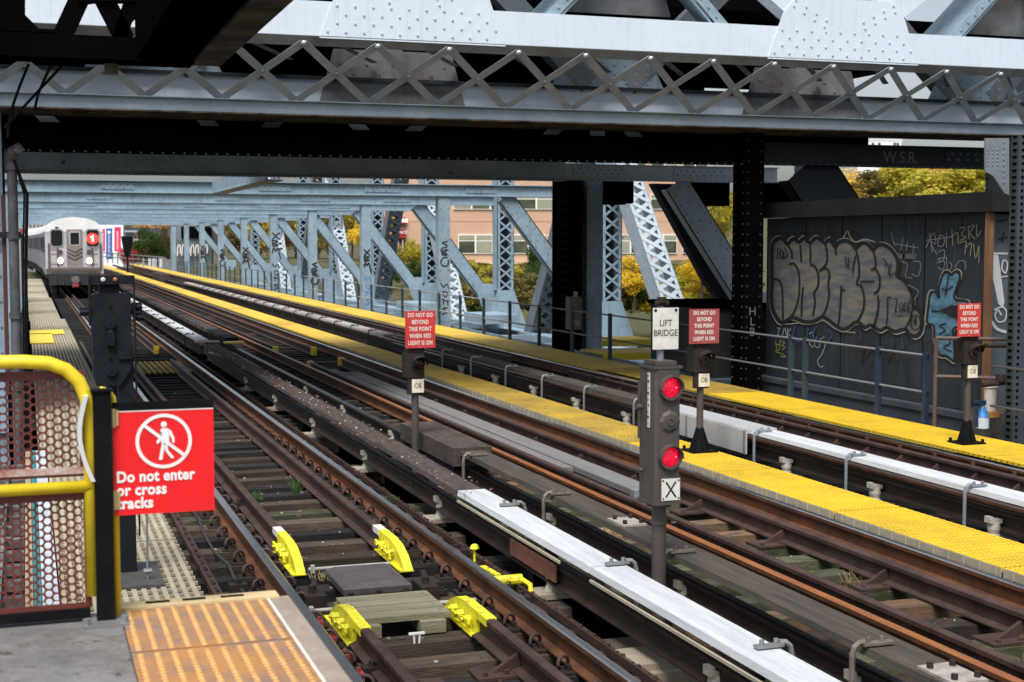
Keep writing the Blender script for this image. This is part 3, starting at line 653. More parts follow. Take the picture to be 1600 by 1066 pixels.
# dry grass and weeds
straw = mat('straw', (.42, .30, .13), .9); weed = mat('weed_green', (.06, .14, .025), .8)
def tuft(x, y, n, r, h, m, label, z=-.19):
    b = MB(); q = random.Random(int(x*100+y))
    for i in range(n):
        a = q.uniform(0, 6.28); d = q.uniform(0, r); p = Vector((x+d*math.cos(a), y+d*math.sin(a)*.7, z)); l_ = Vector((q.uniform(-.6, .6), q.uniform(-.6, .6), q.uniform(.3, 1)))*h; w_ = Vector((.003, .002, 0))
        b.face([p-w_, p+w_, p+l_*.6+w_*.7+Vector((0,0,h*.15)), p+l_*.6-w_*.7+Vector((0,0,h*.15))]); b.face([p+l_*.6-w_*.7+Vector((0,0,h*.15)), p+l_*.6+w_*.7+Vector((0,0,h*.15)), p+l_])
    tag(b.build('weed_tuft', m, origin=(x, y, z)), label, 'weeds')
for x_, y_, n_, r_, h_, m_, l_ in (
    (5.02, 11.9, 260, .22, .10, straw, 'clump of dry straw between the wooden board and the middle track'), (2.2, 14.9, 90, .12, .10, weed, 'green weed tuft between the near guard rails'),
    (2.72, 15.2, 50, .06, .18, weed, 'thin pale green weed against the right near guard rail'), (3.55, 14.3, 60, .10, .08, weed, 'small green weed right of the near track'),
    (5.45, 8.2, 40, .12, .14, straw, 'wisps of dry grass beside the thin rusty rail'), (5.8, 7.3, 60, .2, .14, straw, 'dry grass wisps on the mossy sleepers, lower right'),
    (6.3, 7.1, 110, .18, .16, straw, 'dry straw tuft at the right edge of the picture'), (2.3, 11.2, 120, .2, .06, straw, 'dry straw mat beside the left yellow shoe'), (3.36, 11.8, 70, .12, .07, straw, 'dry straw right of the near rail'), (6.1, 9.6, 40, .1, .15, straw, 'thin dry stalks near a triangular brace')):
    tuft(x_, y_, n_, r_, h_, m_, l_)
# cables, loose plates and litter between the rails
q = random.Random(21); cabm = mat('dirty_cable', (.03, .028, .026), .7)
def cable(pts, rr, label, m=cabm):
    tag((lambda b: (b.tube(pts, rr, 6), b.build('cable', m, origin=pts[0], smooth=True))[1])(MB()), label, 'cable')
def wob(X, y0, y1, z, n=18, a=.03): return [(X+q.uniform(-a, a), y0+(y1-y0)*i/(n-1), z+q.uniform(0, .02)) for i in range(n)]
cable(wob(3.98, 3.5, 24, -.17, 30), .014, 'dark cable lying along the sleeper ends beside the near power rail')
cable(wob(4.9, 4, 22, -.17, 30, .05), .016, 'dark cable between the wooden cover board and the middle track')
cable(wob(1.52, 6.2, 19, -.17, 26, .03), .012, 'dark cable left of the near track rail')
cable(wob(8.05, 9, 30, -.16, 30, .04), .018, 'dark cable lying right of the middle yellow walkway')
cable([(3.12, 9.98, -.14), (3.2, 10.05, -.2), (3.38, 10.2, -.19), (3.5, 10.3, -.14)], .012, 'short cable looping under the right near rail to the yellow pipe fitting')
litm = [mat('pale_litter', (.45, .44, .42), .8), mat('rust_flake', (.16, .07, .035), .9), mat('grey_chip', (.20, .19, .18), .9)]
for (xa, xb, ya, yb, n, l) in ((1.5, 3.6, 8, 26, 420, 'specks of litter and rust flakes on the near track sleepers'), (4.3, 7.0, 7, 24, 380, 'specks of litter and rust flakes on the middle track sleepers'), (3.62, 3.98, 12, 31, 260, 'pale flakes on the grimy brown cover board')):
    b = MB()
    for i in range(n):
        x_, y_ = q.uniform(xa, xb), q.uniform(ya, yb); s_ = q.uniform(.006, .018); z_ = -.192 if xb != 3.98 else .268
        if z_ < 0:
            k0 = round((y_-(3.4 if xb < 4 else 5.2))/(.535 if xb < 4 else .545)); y_ = (3.4 if xb < 4 else 5.2)+k0*(.535 if xb < 4 else .545)+q.uniform(-.08, .08)
        a_ = q.uniform(0, 3); u_ = Vector((math.cos(a_)*s_, math.sin(a_)*s_, 0)); w_ = Vector((-u_.y*.6, u_.x*.6, 0)); p_ = Vector((x_, y_, z_+.001)); b.prism([p_-u_, p_-w_, p_+u_, p_+w_], (0,0,q.uniform(.006, .014)), q.choice([0,1,1,2]))
    o = b.build('track_litter', litm, origin=(xa, ya, -.19)); tag(o, l, 'litter', kind='stuff')

# planks laid along the left edge of the walkway, seen through the perforated gate
for (xa, xb, z, m, l) in ((.055, .165, .03, mat('pale_blue_white_plank', (.50, .56, .60), .6, 0, (.38, .42, .46), .6, 6, grime=.4), 'pale blue white plank along the walkway edge behind the gate'),
                          (.0, .05, .035, mat('teal_plank', (.01, .20, .21), .6, 0, (.01, .13, .15), .6, 7, grime=.3), 'narrow teal plank along the walkway edge behind the gate'),
                          (-.06, -.005, .025, mat('tan_plank', (.36, .27, .16), .8, 0, (.25, .19, .12), .6, 7, grime=.4), 'narrow tan plank beside the teal one behind the gate')):
    b = MB(); b.box(xa, xb, 6.0, 17.8, z-.05, z); tag(b.build('long_plank', m, origin=(xa, 6, z)), l, 'plank')
b = MB()
for k in range(22): b.box(-.5, -.07, 6.1+.55*k, 6.2+.55*k, -.2, -.12)
for xx in (-.42, -.26): b.box(xx, xx+.03, 6, 18, -.12, -.06)
tag(b.build('left_bearers', mat('grey_bearer', (.16, .16, .15), .8, 0, (.05, .05, .05), .8, 6), origin=(-.3, 6, -.2)), 'ladder of grey steel bearers left of the walkway behind the gate', 'bearer')
# ================================================================ platform corner
XE, YE_, ZP = .97, 5.66, 1.10
b = MB(); b.box(-3.5, .31, 1.5, YE_-.04, ZP-.35, ZP); o = b.build('platform', concrete, origin=(-1, 3, ZP-.35)); o['kind'] = 'structure'
r = thing('platform_edge', (.9, 3, ZP-.35), 'pale concrete platform edge with a cream end strip beside the near track', 'platform edge')
b = MB(); b.box(.885, XE, 1.5, YE_-.02, ZP-.33, ZP+.004); b.build('edge_beam', conc_edge, r)
b = MB(); b.box(.31, .885, 1.5, YE_-.05, ZP-.35, ZP-.012); b.build('bed', concrete, r)
b = MB(); b.box(.878, .889, 1.5, YE_-.05, ZP-.02, ZP+.007); b.build('white_joint', dirtywhite, r)
b = MB(); b.box(.29, .93, YE_-.05, YE_+.05, ZP-.1, ZP+.012)
b.build('end_strip', mat('cream_end_strip', (.66, .50, .26), .6, 0, (.5, .38, .2), .5, 8, rust=(.15, .1, .06), rust_amt=.03), r)
for q in (.46, .60, .75):
    b = MB(); b.box(q-.045, q+.045, YE_-.005, YE_+.015, ZP+.012, ZP+.016); b.build('slot', black, r)
tile = mat('worn_tactile_tile', (.36, .175, .055), .7, 0, (.19, .13, .11), .8, 5, rust=(.22, .20, .21), rust_amt=.08)
domem = mat('tactile_dome', (.56, .32, .10), .55, 0, (.40, .20, .075), .6, 9)
for (ya, yb, l) in ((5.02, YE_-.055, 'tactile warning tile with yellow domes at the platform corner, end tile'), (4.40, 5.01, 'tactile warning tile second from the platform end'), (3.7, 4.39, 'tactile warning tile at the bottom edge of the picture')):
    r = thing('tactile_tile', (.6, ya, ZP), l, 'tactile tile')
    b = MB(); b.box(.315, .88, ya+.003, yb-.003, ZP-.011, ZP+.004); b.build('base', tile, r)
    b = MB(); nx = 10; ny = int((yb-ya)/.0365)
    for i in range(nx):
        for j in range(ny):
            b.dome((.343+.0565*i, ya+.020+.0365*j, ZP+.004), .0125, n=10, h=.5, rings=3)
    b.build('domes', domem, r)
# ================================================================ gate with perforated panels
YG = 5.5
r = thing('gate', (.1, YG, ZP), 'yellow tube gate with red brown perforated panels at the platform end', 'gate')
b = MB(); pts = [(-1.6, YG, 2.085), (-.02, YG, 2.088), (.07, YG, 2.080), (.13, YG, 2.055), (.175, YG, 2.01), (.20, YG, 1.95), (.21, YG, 1.88), (.212, YG, 1.2)]
b.tube(pts, .026, 14); b.build('tube_frame', yellow, r, smooth=True)
b = MB(); b.cyl((-1.6, YG-.005, 1.615), (.21, YG-.005, 1.615), .023, 12); b.build('middle_tube', yellow, r, smooth=True)
def perf(x0, x1, z0, z1, par, y, name='perforated_panel', p=.0305, rh=.0125):
    b = MB(); colw = p*.90; nx = int((x1-x0-.02)/colw); nz = int((z1-z0-.02)/p)
    for i in range(nx):
        for j in range(nz):
            cx = x1-.018-colw*(i+.5); cz = z0+.012+p*(j+.5+(.5 if i % 2 else 0))
            if cz > z1-.02: continue
            O = []; I = []
            for k in range(12):
                a = math.pi*k/6; ro = p/math.sqrt(3)*(1 if k % 2 == 0 else .866)
                O.append((cx+ro*math.cos(a)*1.04, cz+ro*math.sin(a))); I.append((cx+rh*math.cos(a), cz+rh*math.sin(a)))
            for k in range(12):
                k2 = (k+1) % 12
                f = lambda q, yy: (q[0], yy, q[1])
                b.face([f(O[k], y), f(O[k2], y), f(I[k2], y), f(I[k], y)]); b.face([f(O[k2], y+.003), f(O[k], y+.003), f(I[k], y+.003), f(I[k2], y+.003)])
                b.face([f(I[k], y), f(I[k2], y), f(I[k2], y+.003), f(I[k], y+.003)])
    b.box(x0-.01, x1+.012, y-.004, y+.008, z1-.028, z1+.004); b.box(x0-.01, x1+.012, y-.004, y+.008, z0-.004, z0+.014); b.box(x1-.012, x1+.012, y-.006, y+.009, z0, z1)
    b.build(name, redmesh, par)
perf(-.55, .185, 1.655, 2.045, r, YG+.02); perf(-.55, .195, 1.155, 1.59, r, YG+.02)
b = MB(); b.box(-.6, .20, YG+.0, YG+.05, 1.115, 1.15); b.build('bottom_bar', black, r)
b = MB(); b.box(-.5, .21, YG-.01, YG+.0, 1.665, 1.69); b.build('flaked_edge', mat('flaked_paint', (.30, .10, .07), .7, 0, (.5, .45, .4), .6, 14), r)
r = thing('gate_post', (.253, YG, ZP), 'black square steel post carrying the red sign', 'post')
b = MB(); b.box(.222, .287, YG-.05, YG+.012, ZP, 1.975); b.build('post_shaft', black, r)
b = MB(); b.box(.215, .294, YG-.057, YG+.02, 1.972, 1.980); b.build('cap', black, r)
b = MB(); b.box(.17, .335, YG-.12, YG+.06, ZP, ZP+.012); b.build('foot_plate', grey, r)
for q in (.185, .32):
    b = MB(); b.cyl((q, YG-.09, ZP+.012), (q, YG-.09, ZP+.035), .014, 6); b.build('bolt', grey, r)
b = MB(); b.tube([(.300, YG+.03, ZP), (.300, YG+.03, 1.90), (.296, YG+.03, 1.94), (.28, YG+.03, 1.965), (.25, YG+.03, 1.972)], .014, 10); b.build('yellow_tube', yellow, r, smooth=True)
b = MB()
for k in range(8):
    a0, a1 = k/8, (k+1)/8
    f = lambda a: (.19-.035*math.sin(math.pi*a)+.02*a, YG-.06, 1.96-.32*a)
    p0, p1 = f(a0), f(a1); b.hexa([p0, (p0[0]+.016, p0[1], p0[2]), (p0[0]+.016, p0[1]+.07, p0[2]), (p0[0], p0[1]+.07, p0[2]), p1, (p1[0]+.016, p1[1], p1[2]), (p1[0]+.016, p1[1]+.07, p1[2]), (p1[0], p1[1]+.07, p1[2])])
tag(b.build('bent_strip', mat('translucent_white_plastic', (.55, .57, .56), .35), origin=(.2, YG, 1.6)), 'bent off white plastic strip clipped beside the black gate post', 'plastic strip')
# the red sign
xs0, xs1, zs0, zs1, YS = .292, .664, 1.500, 1.925, YG-.02
r = thing('warning_sign', ((xs0+xs1)/2, YS, zs0), 'square red sign reading Do not enter or cross tracks with a crossed out walking figure', 'sign')
b = MB(); b.box(xs0, xs1, YS, YS+.004, zs0, zs1); b.build('panel', redsign, r)
b = MB(); b.box(xs0-.001, xs1+.001, YS-.0015, YS+.005, zs1-.030, zs1+.002); b.build('black_band', black, r)
b = MB(); b.box(xs0, xs1, YS-.001, YS, zs1-.0345, zs1-.0305); b.build('white_line', white, r)
for z in (1.87, 1.56):
    b = MB(); b.cyl((xs0+.002, YS-.006, z-.035), (xs0+.002, YS-.006, z+.035), .010, 10); b.box(xs0+.002, xs0+.022, YS-.006, YS-.002, z-.03, z+.03); b.build('hinge', mat('brass_hinge', (.50, .40, .18), .4, .5), r)
cx, cz = .478, 1.775; yy = YS-.0016
b = MB(); b.ring((cx, yy, cz), .091, .104, (0,-1,0), .0008, 48); b.build('prohibition_ring', white, r)
def pl(pts, off=0.0): return [(cx+p[0], yy-off, cz+p[1]) for p in pts]
b = MB(); b.dome((cx+.001, yy, cz+.063), .0115, (0,-1,0), 16, .1, 2)
for poly in ([(-.006,.049),(.014,.049),(.019,.043),(.02,-.005),(.012,-.012),(-.008,-.012),(-.012,.0),(-.012,.043)],
             [(-.008,-.010),(.004,-.010),(-.006,-.07),(-.010,-.072),(-.02,-.07),(-.018,-.062),(-.012,-.03)],
             [(.000,-.010),(.013,-.010),(.015,-.035),(.036,-.062),(.035,-.068),(.026,-.067),(.006,-.040)],
             [(.018,.046),(.028,.038),(.040,.008),(.039,-.008),(.031,-.008),(.030,.006),(.018,.028)],
             [(-.010,.040),(-.016,.018),(-.028,-.002),(-.024,-.010),(-.017,-.006),(-.006,.016)]):
    b.prism(pl(poly), (0, -.0008, 0))
b.build('walking_figure', white, r)
b = MB(); dd = .096*.7071; b.bar((cx-.072, yy-.0015, cz+.063), (cx+.076, yy-.0015, cz-.058), .0012, .0125, up=(.6, 0, .8)); b.build('slash', white, r)
for i, t_ in enumerate(('Do not enter', 'or cross', 'tracks')):
    text(t_, .058, (xs0+.010, yy, 1.643-.050*i), (1,0,0), (0,0,1), white, 'lettering', r, bold=.0021, align='LEFT', depth=.0008, space=1.05, sx=.87 if i == 0 else .89)

# ================================================================ the signals
lensred = mat('lit_red_lens', (.45, .005, .02), .18, 0, emit=(.75, .004, .035), estr=.62, bump=.25, bscale=60)
_nt = lensred.node_tree; _b = _nt.nodes['Principled BSDF']; _v = _nt.nodes.new('ShaderNodeTexVoronoi'); _v.inputs['Scale'].default_value = 45; _g = _nt.nodes.new('ShaderNodeNewGeometry')
_r = _nt.nodes.new('ShaderNodeMapRange'); _r.inputs[1].default_value = 0; _r.inputs[2].default_value = .6; _r.inputs[3].default_value = .9; _r.inputs[4].default_value = .28   # ribbed glass: brighter in each facet's middle
_nt.links.new(_g.outputs['Position'], _v.inputs['Vector']); _nt.links.new(_v.outputs['Distance'], _r.inputs[0]); _nt.links.new(_r.outputs[0], _b.inputs['Emission Strength'])
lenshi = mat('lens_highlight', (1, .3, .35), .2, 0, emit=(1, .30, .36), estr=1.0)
X0, X1, Y0_, Y1_ = 4.15, 4.345, 9.05, 9.32
r = thing('lift_bridge_signal', (4.24, 9.2, -.4), 'brown track signal with two lit red lights below a white LIFT BRIDGE plate', 'signal')
zt = P(1045, 572, Y=Y0_).z; zb = P(1045, 789, Y=Y0_).z; cxs = (X0+X1)/2
def zpx(y, Y=Y0_): return P(1045, y, Y=Y).z
hd = MB(); c = .018
hd.prism([(X0+c,Y0_,zb),(X1-c,Y0_,zb),(X1,Y0_+c,zb),(X1,Y1_,zb),(X0,Y1_,zb),(X0,Y0_+c,zb)], (0,0,zt-zb)); hd.box(X0-.006, X1+.006, Y0_-.006, Y1_+.006, zb, zb+.02)
hd.box(X0+.02, X1-.02, Y0_+.03, Y1_-.03, zt, zt+.03); hd.box(X0-.01, X1+.01, Y0_-.004, Y1_+.01, zt-.02, zt)
hd.build('housing', brownpaint, r)
for zy, lit in ((606, True), (659, False), (714, True)):
    z = zpx(zy)
    b = MB(); b.ring((cxs+.012, Y0_-.001, z), .072, .088, (0,-1,0), .03, 28)
    for k in range(15):    # hood over the top of the lens
        a0, a1 = math.pi*(1.08*k/15-.04), math.pi*(1.08*(k+1)/15-.04)
        q = [(cxs+.012+.088*math.cos(a), Y0_-y_, z+.088*math.sin(a)) for a, y_ in ((a0, .0), (a1, .0), (a1, .06), (a0, .06))]
        q2 = [(cxs+.012+.080*math.cos(a), Y0_-y_, z+.080*math.sin(a)) for a, y_ in ((a0, .0), (a1, .0), (a1, .06), (a0, .06))]
        b.hexa(q+q2)
    if lit:
        lo = b.build('hood', brownpaint, r)
        b = MB(); b.dome((cxs+.012, Y0_-.003, z), .072, (0,-1,0), 24, .35, 6); b.build('red_lens', lensred, lo, smooth=True)
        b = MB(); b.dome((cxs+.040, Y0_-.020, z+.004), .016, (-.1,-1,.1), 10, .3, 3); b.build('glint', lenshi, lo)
        b = MB(); b.ring((cxs+.012, Y0_-.012, z), .060, .063, (0,-1,0), .003, 24); b.build('inner_ring', mat('lens_ring', (.35,.01,.03), .3, emit=(.9,.03,.08), estr=.5), lo)
    else:
        b = MB(); b.dome((cxs+.012, Y0_-.002, z), .082, (0,-1,0), 8, .22, 2); b.ring((cxs+.012, Y0_-.018, z), .02, .028, (0,-1,0), .006, 18); b.build('blank_cover', brownpaint, r)
b = MB(); z0, z1 = zpx(782), zpx(748); b.box(X0+.05, X1-.004, Y0_-.006, Y0_-.001, z0, z1); xp = b.build('marker_plate', dirtywhite, r)
xc_ = (X0+.05+X1-.004)/2; zc_ = (z0+z1)/2
b = MB(); b.bar((xc_-.038, Y0_-.0068, zc_-.055), (xc_+.038, Y0_-.0068, zc_+.055), .0012, .012); b.bar((xc_-.038, Y0_-.008, zc_+.055), (xc_+.038, Y0_-.008, zc_-.055), .0012, .012); b.build('letter_x', blackink, r)
for sx in (X0+.062, X1-.014):
    for sz in (z0+.014, z1-.014):
        b = MB(); b.dome((sx, Y0_-.006, sz), .008, (0,-1,0), 8, .4, 2); b.build('rusty_screw', rust, r)
# stamped white strip on the left side
b = MB(); zA, zB = zpx(670), zpx(584); b.box(X0-.006, X0-.001, Y0_+.09, Y0_+.125, zA, zB); st_ = b.build('side_strip', dirtywhite, r)
b = MB()
for k, zz in enumerate([zA+.03+(zB-zA-.05)*i/8 for i in range(9)]):
    b.box(X0-.008, X0-.006, Y0_+(.10 if k % 2 else .105), Y0_+(.118 if k % 3 else .112), zz-.008, zz+(.012 if k % 2 else .004))
b.build('stamped_marks', black, r)
b = MB(); b.cyl((X0-.01, Y0_+.22, zpx(640)), (X0-.05, Y0_+.22, zpx(640)), .02, 8); b.cyl((X0-.01, Y0_+.2, zpx(740)), (X0-.04, Y0_+.2, zpx(740)), .018, 8); b.bar((X0-.03, Y0_+.22, zpx(600)), (X0-.03, Y0_+.22, zpx(690)), .012, .012); b.build('door_latch', brownpaint, r)
b = MB(); b.cyl((cxs, 9.19, -.45), (cxs, 9.19, zb), .052, 20); b.tube([(cxs, 9.19, zb-.16), (cxs, 9.19, zb-.13)], .062, 16); b.cyl((cxs+.06, 9.12, zb-.145), (cxs+.10, 9.12, zb-.145), .012, 6); b.build('mast', brownpaint, r, smooth=False)
b = MB(); b.cyl((cxs, 9.19, zb-.03), (cxs, 9.19, zb), .09, 16); b.build('collar', brownpaint, r)
zpl0, zpl1 = P(1040, 546, Y=9.15).z, P(1040, 481, Y=9.15).z; xl, xr = P(1020, 515, Y=9.15).x, P(1060, 515, Y=9.15).x
b = MB(); b.cyl((cxs, 9.19, zt), (cxs, 9.19, zpl1+.06), .026, 12); b.build('sign_stem', galv, r)
b = MB(); b.cyl((cxs, 9.17, zpl1+.035), (cxs, 9.17, zpl1+.075), .035, 8); b.cyl((cxs-.05, 9.17, zpl1+.03), (cxs+.05, 9.17, zpl1+.03), .02, 8); b.build('finial', iron, r)
b = MB(); b.box(xl, xr, 9.148, 9.153, zpl0, zpl1); sp = b.build('name_plate', dirtywhite, r)
for q in (xl+.02, xr-.02):
    b = MB(); b.dome((q, 9.148, zpl1-.018), .012, (0,-1,0), 8, .4, 2); b.build('bolt', iron, r)
text('LIFT', .064, ((xl+xr)/2, 9.1478, zpl0+.185*1.0), (1,0,0), (0,0,1), blackink, 'lettering', r, depth=.0008, bold=.0004, sx=.86)
text('BRIDGE', .064, ((xl+xr)/2, 9.1478, zpl0+.115), (1,0,0), (0,0,1), blackink, 'lettering', r, depth=.0008, bold=.0004, sx=.86)

def stop_sign(px0, px1, py0, py1, Y, poleX, zbase, label, rd, plate_off, foot=True, lamp=True):
    xl, xr = P(px0, py0, Y=Y).x, P(px1, py0, Y=Y).x; mid = (px0+px1)/2
    z1, z0 = P(mid, py0, Y=Y).z, P(mid, py1, Y=Y).z; w, h = xr-xl, z1-z0; xc = poleX
    r = thing('track_limit_signal', (xc, Y+.1, zbase), label, 'signal')
    b = MB(); b.box(xl, xr, Y, Y+.004, z0, z1); b.build('red_plate', rd, r)
    for i, t_ in enumerate(('DO NOT GO', 'BEYOND', 'THIS POINT', 'WHEN RED', 'LIGHT IS ON')):
        text(t_, h*.155, ((xl+xr)/2, Y-.001, z1-h*(.115+.187*i)), (1,0,0), (0,0,1), dirtywhite, 'lettering', r, bold=.0022, depth=.0008, sx=.70, space=1.12)
    for zz in (z1-.012, z0+.012, (z0+z1)/2):
        b = MB(); b.dome(((xl+xr)/2, Y-.001, zz), .008, (0,-1,0), 6, .4, 2); b.build('bolt', grey, r)
    ph = h/58.0      # metres per pixel here
    b = MB(); b.cyl((xc, Y+.09, z0-.02), (xc, Y+.09, z0+.10), .03, 10); b.box(xc-.09, xc+.09, Y+.03, Y+.15, z0-.05, z0+.005); b.build('neck', iron, r)
    zl1, zl0 = z0-.06, z0-.34
    b = MB(); b.prism([(xc-.125,Y+.02,zl0),(xc+.085,Y+.02,zl0),(xc+.10,Y+.05,zl0),(xc+.10,Y+.22,zl0),(xc-.125,Y+.22,zl0)], (0,0,zl1-zl0)); b.box(xc-.10, xc+.08, Y+.04, Y+.2, zl1, zl1+.03); b.build('lamp_housing', iron, r)
    b = MB(); zc = (zl1+zl0)/2+.02
    for k in range(14):
        a0, a1 = math.pi*(1.1*k/14-.05), math.pi*(1.1*(k+1)/14-.05)
        f = lambda a, y_, rr: (xc+.03+rr*math.cos(a), Y+.02-y_, zc+rr*math.sin(a))
        b.hexa([f(a0,0,.095), f(a1,0,.095), f(a1,.15*math.sin(max(.2, min(2.9, a1)))+.03,.095), f(a0,.15*math.sin(max(.2, min(2.9, a0)))+.03,.095), f(a0,0,.085), f(a1,0,.085), f(a1,.15*math.sin(max(.2, min(2.9, a1)))+.03,.085), f(a0,.15*math.sin(max(.2, min(2.9, a0)))+.03,.085)])
    ho = b.build('hood', iron, r)
    b = MB(); b.dome((xc+.03, Y+.018, zc), .07, (0,-1,0), 16, .25, 3); b.build('unlit_lens', mat('unlit_lens_glass', (.02, .006, .004), .12), ho)
    zo1, zo0 = zl0-.02, zl0-.175
    b = MB(); b.box(xc-.10, xc+.08, Y+.035, Y+.10, zo0-.02, zl0); b.build('plate_holder', iron, r)
    b = MB(); b.box(xc-.055, xc+.085, Y+.025, Y+.034, zo0, zo1); b.build('number_plate', mat('ivory_plate', (.72, .68, .56), .5, 0, (.6, .5, .36), .6, 15), r)
    text('OB', .085, (xc+.015, Y+.0245, (zo0+zo1)/2), (1,0,0), (0,0,1), blackink, 'lettering', r, depth=.0008, sx=.75)
    b = MB(); b.tube([(xc, Y+.1, zbase), (xc, Y+.1, zl0+.02)], .042, 14); b.build('pole', brownpaint, r)
    if foot:
        b = MB()
        for s_ in (-1, 1):
            b.prism([(xc+s_*.04,Y+.09,zbase+.30),(xc+s_*.14,Y+.09,zbase+.02),(xc+s_*.04,Y+.09,zbase+.02)], (0,.02,0))
            b.prism([(xc-.01,Y+.1+s_*.04,zbase+.30),(xc-.01,Y+.1+s_*.14,zbase+.02),(xc-.01,Y+.1+s_*.04,zbase+.02)], (.02,0,0))
        b.tube([(xc, Y+.1, zbase+.02), (xc, Y+.1, zbase+.28)], [.10, .055], 8); b.box(xc-.17, xc+.17, Y-.06, Y+.26, zbase, zbase+.02)
        for sx in (-.14, .14):
            for sy in (-.03, .23): b.cyl((xc+sx, Y+sy, zbase+.02), (xc+sx, Y+sy, zbase+.06), .02, 6)
        b.build('foot', black, r)
    return r
Ya = 15.7; stop_sign(633, 680, 486, 544, Ya, P(652, 600, Y=Ya).x, -.4, 'bright red DO NOT GO BEYOND THIS POINT signal left of the middle track', redworn, 0, foot=False)
Yb = 15.15; stop_sign(1077, 1124, 483, 537, Yb, P(1100, 600, Y=Yb).x, .02, 'dull red DO NOT GO BEYOND THIS POINT signal on the middle yellow walkway', mat('dull_red_enamel', (.33, .05, .045), .65, 0, (.25, .05, .05), .6, 12, rust=(.25, .13, .11), rust_amt=.05), 0)
Yc = 14.7; stop_sign(1497, 1533, 474, 526, Yc, P(1520, 600, Y=Yc).x, .02, 'red DO NOT GO BEYOND THIS POINT signal in front of the shed', redworn, 0)
# far dark signal on the yellow walkway
r = thing('distant_signal', (7.6, 118, 0), 'small distant black signal silhouetted on the yellow walkway beside the banners', 'signal')
b = MB(); b.cyl((7.7, 118, 0), (7.7, 118, 1.3), .07, 8); b.build('pole', black, r)
b = MB(); b.prism([(7.25,118,2.9),(8.15,118,2.9),(8.1,118,2.2),(7.9,118,1.3),(7.5,118,1.3),(7.35,118,2.2)], (0,.3,0)); b.build('head', black, r)

# signal seen from behind, left
XS, YSB = .60, 11.0
def q(x, y): return P(x, y, Y=YSB)
r = thing('signal_back', (XS, YSB, 0), 'tall blue black signal seen from behind between the gate and the near track', 'signal')
a0, a1 = q(144, 461), q(206, 545)
b = MB(); b.prism([(q(144,500).x,YSB,a1.z),(q(205,500).x,YSB,a1.z),(q(205,500).x,YSB,q(0,465).z),(q(201,500).x,YSB,q(0,461).z),(q(148,500).x,YSB,q(0,461).z),(q(144,500).x,YSB,q(0,465).z)], (0,.28,0)); b.build('upper_door', navyblack, r)
b = MB(); zt_, zb_ = q(0,543).z, q(0,608).z; xL, xR = q(146,570).x, q(209,570).x
b.prism([(xL,YSB-.01,zt_),(xR,YSB-.01,zt_),(xR-.02,YSB-.01,zb_+.12),(xR-.1,YSB-.01,zb_),(xL+.02,YSB-.01,zb_),(xL,YSB-.01,zb_+.08)], (0,.28,0)); b.build('lower_door', navyblack, r)
for (px, py, rr) in ((172, 505, .042), (174, 579, .042), (172, 558, .012), (171, 476, .008)):
    b = MB(); c_ = q(px, py); b.cyl((c_.x, YSB-.03, c_.z), (c_.x, YSB, c_.z), rr, 20); b.cyl((c_.x, YSB-.036, c_.z), (c_.x, YSB-.03, c_.z), rr*.2, 8); b.build('round_boss', navyblack, r)
c_ = q(173, 528); b = MB(); b.box(c_.x-.028, c_.x+.028, YSB-.05, YSB, c_.z-.055, c_.z+.04); b.dome((c_.x, YSB-.025, c_.z+.04), .028, n=10, h=.8, rings=3); b.build('latch', navyblack, r)
b = MB(); t0, t1 = q(0,446).z, q(0,432).z; b.box(q(139,440).x, q(210,440).x, YSB, YSB+.04, t0, t1); b.build('top_bar', navyblack, r)
b = MB(); b.box(q(156,450).x, q(187,450).x, YSB+.02, YSB+.24, q(0,462).z, t0); b.build('neck', black, r)
for px, m_ in ((161, dirtywhite), (180, mat('copper_bolt', (.35, .14, .06), .5, .5))):
    c_ = q(px, 437); b = MB(); b.dome((c_.x, YSB-.002, c_.z), .018, (0,-1,0), 10, .5, 3); b.build('bolt', m_, r)
b = MB(); xx = q(211, 500).x; b.tube([(xx-.005, YSB, t1), (xx, YSB, 1.7), (xx+.005, YSB, .3)], .008, 6); xx = q(141, 500).x; b.tube([(xx, YSB, t1), (xx, YSB, 1.9)], .012, 6); b.build('guard_rod', navyblack, r)
for (px, py, w_) in ((136, 488, .05), (150, 492, .05), (215, 480, .035), (216, 496, .03)):
    c_ = q(px, py); b = MB(); b.box(c_.x-w_, c_.x+w_, YSB+.05, YSB+.12, c_.z-.03, c_.z+.03); b.cyl((c_.x-w_, YSB+.03, c_.z), (c_.x+w_, YSB+.03, c_.z), .018, 8); b.build('bracket', navyblack, r)
b = MB(); xp_ = q(197, 600).x; b.box(xp_-.055, xp_+.055, YSB+.02, YSB+.14, .0, q(0,560).z); b.box(q(185,600).x, q(207,600).x, YSB-.03, YSB+.1, q(0,566).z, q(0,552).z); b.build('mast', navyblack, r)
b = MB(); b.cyl((xp_-.02, YSB+.1, -.05), (xp_-.02, YSB+.1, .55), .07, 14); b.build('lower_mast', navyblack, r)
b = MB(); b.box(q(196,900).x-.10, q(250,900).x, 10.55, 11.35, -.06, .02); b.box(q(196,900).x-.08, q(250,900).x-.03, 10.6, 11.3, -.3, -.06); b.build('base_box', mat('base_grey', (.07, .065, .062), .7, 0, (.04, .038, .036), .5, 7), r)
b = MB(); xr_ = q(226, 850).x; b.cyl((xr_, 10.75, .0), (xr_, 10.75, .75), .008, 8); b.cyl((xr_-.03, 10.75, .08), (xr_+.03, 10.75, .08), .02, 8); b.build('control_rod', grey, r)

